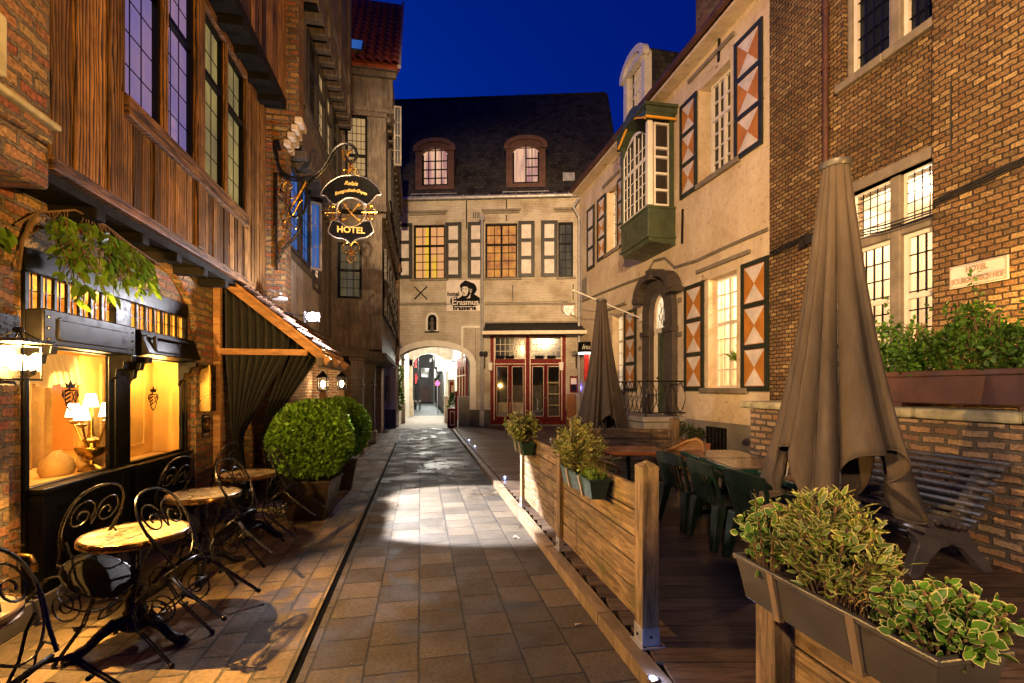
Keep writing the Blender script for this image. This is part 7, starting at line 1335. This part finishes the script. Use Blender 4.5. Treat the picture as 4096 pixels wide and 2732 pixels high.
# little things: deck lights, plants by the house wall, cellar grille, debris
for i, (u, v) in enumerate(((1876, 1760), (1899, 1785), (2019, 1908), (2612, 2716))):
    p = onZ(u, v, .101); t = thing('deck_light', ('farthest small bluish light let into the deck edge', 'second farthest small bluish light in the deck edge', 'small bluish light in the deck edge just before the screen', 'bluish light at the bottom edge beside the deck gap')[i], 'deck light', tuple(p), 'lights in the deck edge')
    m = MB(); m.lathe([(.03, 0), (.03, .006), (.02, .008)], p, 14); build(m, 'ring', 'steel', t); m = MB(); m.lathe([(.019, .007), (.01, .011)], p, 12); build(m, 'lens', 'led', t); lamp('deck_light_lamp', 'POINT', p+Vector((0, 0, .03)), .5 if i < 3 else 1.2, (.35, .5, 1), .01)
for i, (s, r, hh, lb) in enumerate(((2.55, .22, .5, 'thin dark plant in a terracotta box by the cellar grille'), (1.85, .26, .42, 'denser dark plant before the cellar grille'))):
    c = WR(s, .45, .42); bush(tuple(c), (r, r), hh, 500, 'dark_leaf', lb, .05, .03, 40+i, name='potted_plant', cat='plant', stems=12)
m = MB(WR); m.taper(1.5, 2.9, .25, .65, .1, .42, .92); tag(build(m, 'terracotta_box', 'terracotta', bev=.01), 'low terracotta plant box against the grey plinth', 'planter')
m = MB(WR); m.box(1.25, 2.0, .03, .05, .15, .78); 
for i in range(6): m.tube([(1.3+i*.13, .07, .16), (1.3+i*.13, .07, .77)], .012, 5)
tag(build(m, 'cellar_grille', 'black_iron'), 'black cellar grille in the grey plinth below the lit shuttered window', 'grille')
pc_ = WR(1.15, -.32, 1.95); pl = thing('window_plant', 'spiky green houseplant in a pot on the lit window sill', 'plant', tuple(pc_)); P_, D_ = [], []
for k in range(26): a = k*2.4; P_.append(pc_+Vector((0, 0, .26))); D_.append((math.cos(a)*.8, math.sin(a)*.8, .5+.03*k))
leaves(P_, D_, .42, .07, 'foliage', 'vine_leaf', pl); m = MB(); m.lathe([(.09, -.24), (.13, .02), (.12, .03)], pc_+Vector((0, 0, .24)), 14); build(m, 'pot', 'pot_metal', pl, smooth=40)
p = onZ(2062, 2152, 0); m = MB(); m.ell(p+Vector((0, 0, .012)), (.03, .022, .012), 7, 5); m.ell(p+Vector((.03, -.02, .006)), (.02, .02, .006), 6, 4); tag(build(m, 'crumpled_paper', 'sign_plate'), 'tiny crumpled scrap of paper on the lane paving', 'litter')
p = onZ(2312, 2500, 0); m = MB(); m.tube([p+Vector((-.02, 0, .006)), p+Vector((.015, 0, .006))], .005, 6); m.tube([p+Vector((.015, 0, .006)), p+Vector((.03, 0, .006))], .005, 6, mi=1); tag(build(m, 'cigarette_end', ['sign_plate', 'rafter']), 'cigarette end on the paving by the deck kerb', 'litter')
for i, (u, v) in enumerate(((1500, 1735), )):
    p = onZ(u+40, v-6, .002); m = MB(); m.box(p.x-.35, p.x+.1, p.y-.3, p.y+.3, .003, .02); tag(build(m, 'drain_grate', 'black_iron'), 'dark grate on the paving at the foot of the archway', 'grate')
# ================================================================ camera, sky, lamps, render settings
cam = bpy.data.cameras.new('camera'); co = bpy.data.objects.new('camera', cam); COL.objects.link(co); SC.camera = co
co.location = (0, 0, EYE); co.rotation_euler = (R(90), 0, -TH); cam.sensor_width = 36; cam.lens = 36*FPX/4096; cam.shift_y = (HY-1366)/4096; cam.clip_end = 500; cam.clip_start = .05
w = bpy.data.worlds.new('World'); SC.world = w; w.use_nodes = True; t = w.node_tree; t.nodes.clear()
sk = t.nodes.new('ShaderNodeTexSky'); sk.sky_type = 'NISHITA'; sk.sun_disc = False; sk.sun_elevation = R(-4.0); sk.sun_rotation = R(290); sk.ozone_density = 6
hs = t.nodes.new('ShaderNodeHueSaturation'); hs.inputs['Saturation'].default_value = 1.42; hs.inputs['Hue'].default_value = .49
bg = t.nodes.new('ShaderNodeBackground'); ou = t.nodes.new('ShaderNodeOutputWorld'); t.links.new(sk.outputs[0], hs.inputs['Color']); t.links.new(hs.outputs[0], bg.inputs[0]); t.links.new(bg.outputs[0], ou.inputs[0]); bg.inputs[1].default_value = 9.0
SC.view_settings.view_transform = 'Standard'; SC.view_settings.look = 'None'; SC.view_settings.gamma = 1; SC.view_settings.exposure = .4
SC.cycles.use_denoising = True; SC.cycles.max_bounces = 8; SC.cycles.diffuse_bounces = 5; SC.cycles.glossy_bounces = 3; SC.cycles.transmission_bounces = 4; SC.cycles.transparent_max_bounces = 12
SC.cycles.sample_clamp_indirect = 4; SC.cycles.caustics_reflective = False; SC.cycles.caustics_refractive = False; SC.cycles.use_light_tree = True
W = (1, .57, .19)
lamp('wall_lantern_light', 'POINT', LANT+Vector((.0, 0, .045)), 1050, (1, .55, .15), .02)
FL = [('added unseen floodlight behind the viewer on the left, aimed at the right-hand facades', (-2.4, -3.0, 5.2), (7.0, 9.6, 6.9), 10500, 58, (1, .60, .25)),
      ('added unseen floodlight high behind the viewer, aimed at the inn', (-.5, -3.4, 6.2), (3.2, 20.5, 7.0), 17000, 34, (1, .67, .35)),
      ('added unseen floodlight on the right behind the viewer, aimed at the timber storey', (4.6, -2.6, 1.7), (-2.4, 6.2, 5.2), 4600, 56, (1, .52, .13)),
      ('small added unseen floodlight left of the viewer, aimed at the terrace', (-2.2, 1.2, 2.9), (3.5, 3.3, 1.7), 820, 48, (1, .62, .29)),
      ('small added unseen floodlight behind the viewer, aimed at the bench and garden wall', (-1.2, -2.6, 3.3), (4.7, 3.4, .8), 1500, 40, (1, .66, .34))]
for lb, p, aim, e, sz, c in FL:  # unseen floodlights added to brighten the facades, timber storey, terrace and bench
    p = Vector(p); t = thing('added_floodlight', lb, 'floodlight', tuple(p), 'added unseen floodlights'); d = (Vector(aim)-p).normalized(); m = MB(); m.tube([p-d*.25, p-d*.06], [.08, .14], 12); build(m, 'housing', 'black_iron', t); m = MB(); m.tube([p-d*.2, p-d*.2+Vector((-.3 if p.x < 3 else .3, -.1, -.1))], .03, 6); build(m, 'bracket', 'black_iron', t)
    lamp('added_flood', 'SPOT', p, e, c, .10, rot=aim, spot_size=R(sz), spot_blend=.8)
lamp('flood_beam', 'SPOT', FLOOD+Vector((.06, -.12, .0)), 6200, (.95, .92, .93), .025, rot=(.25, 6.9, 0), spot_size=R(52), spot_blend=.2)
lamp('flood_spill', 'POINT', FLOOD+Vector((.06, -.10, .03)), 190, (.92, .9, 1), .04)
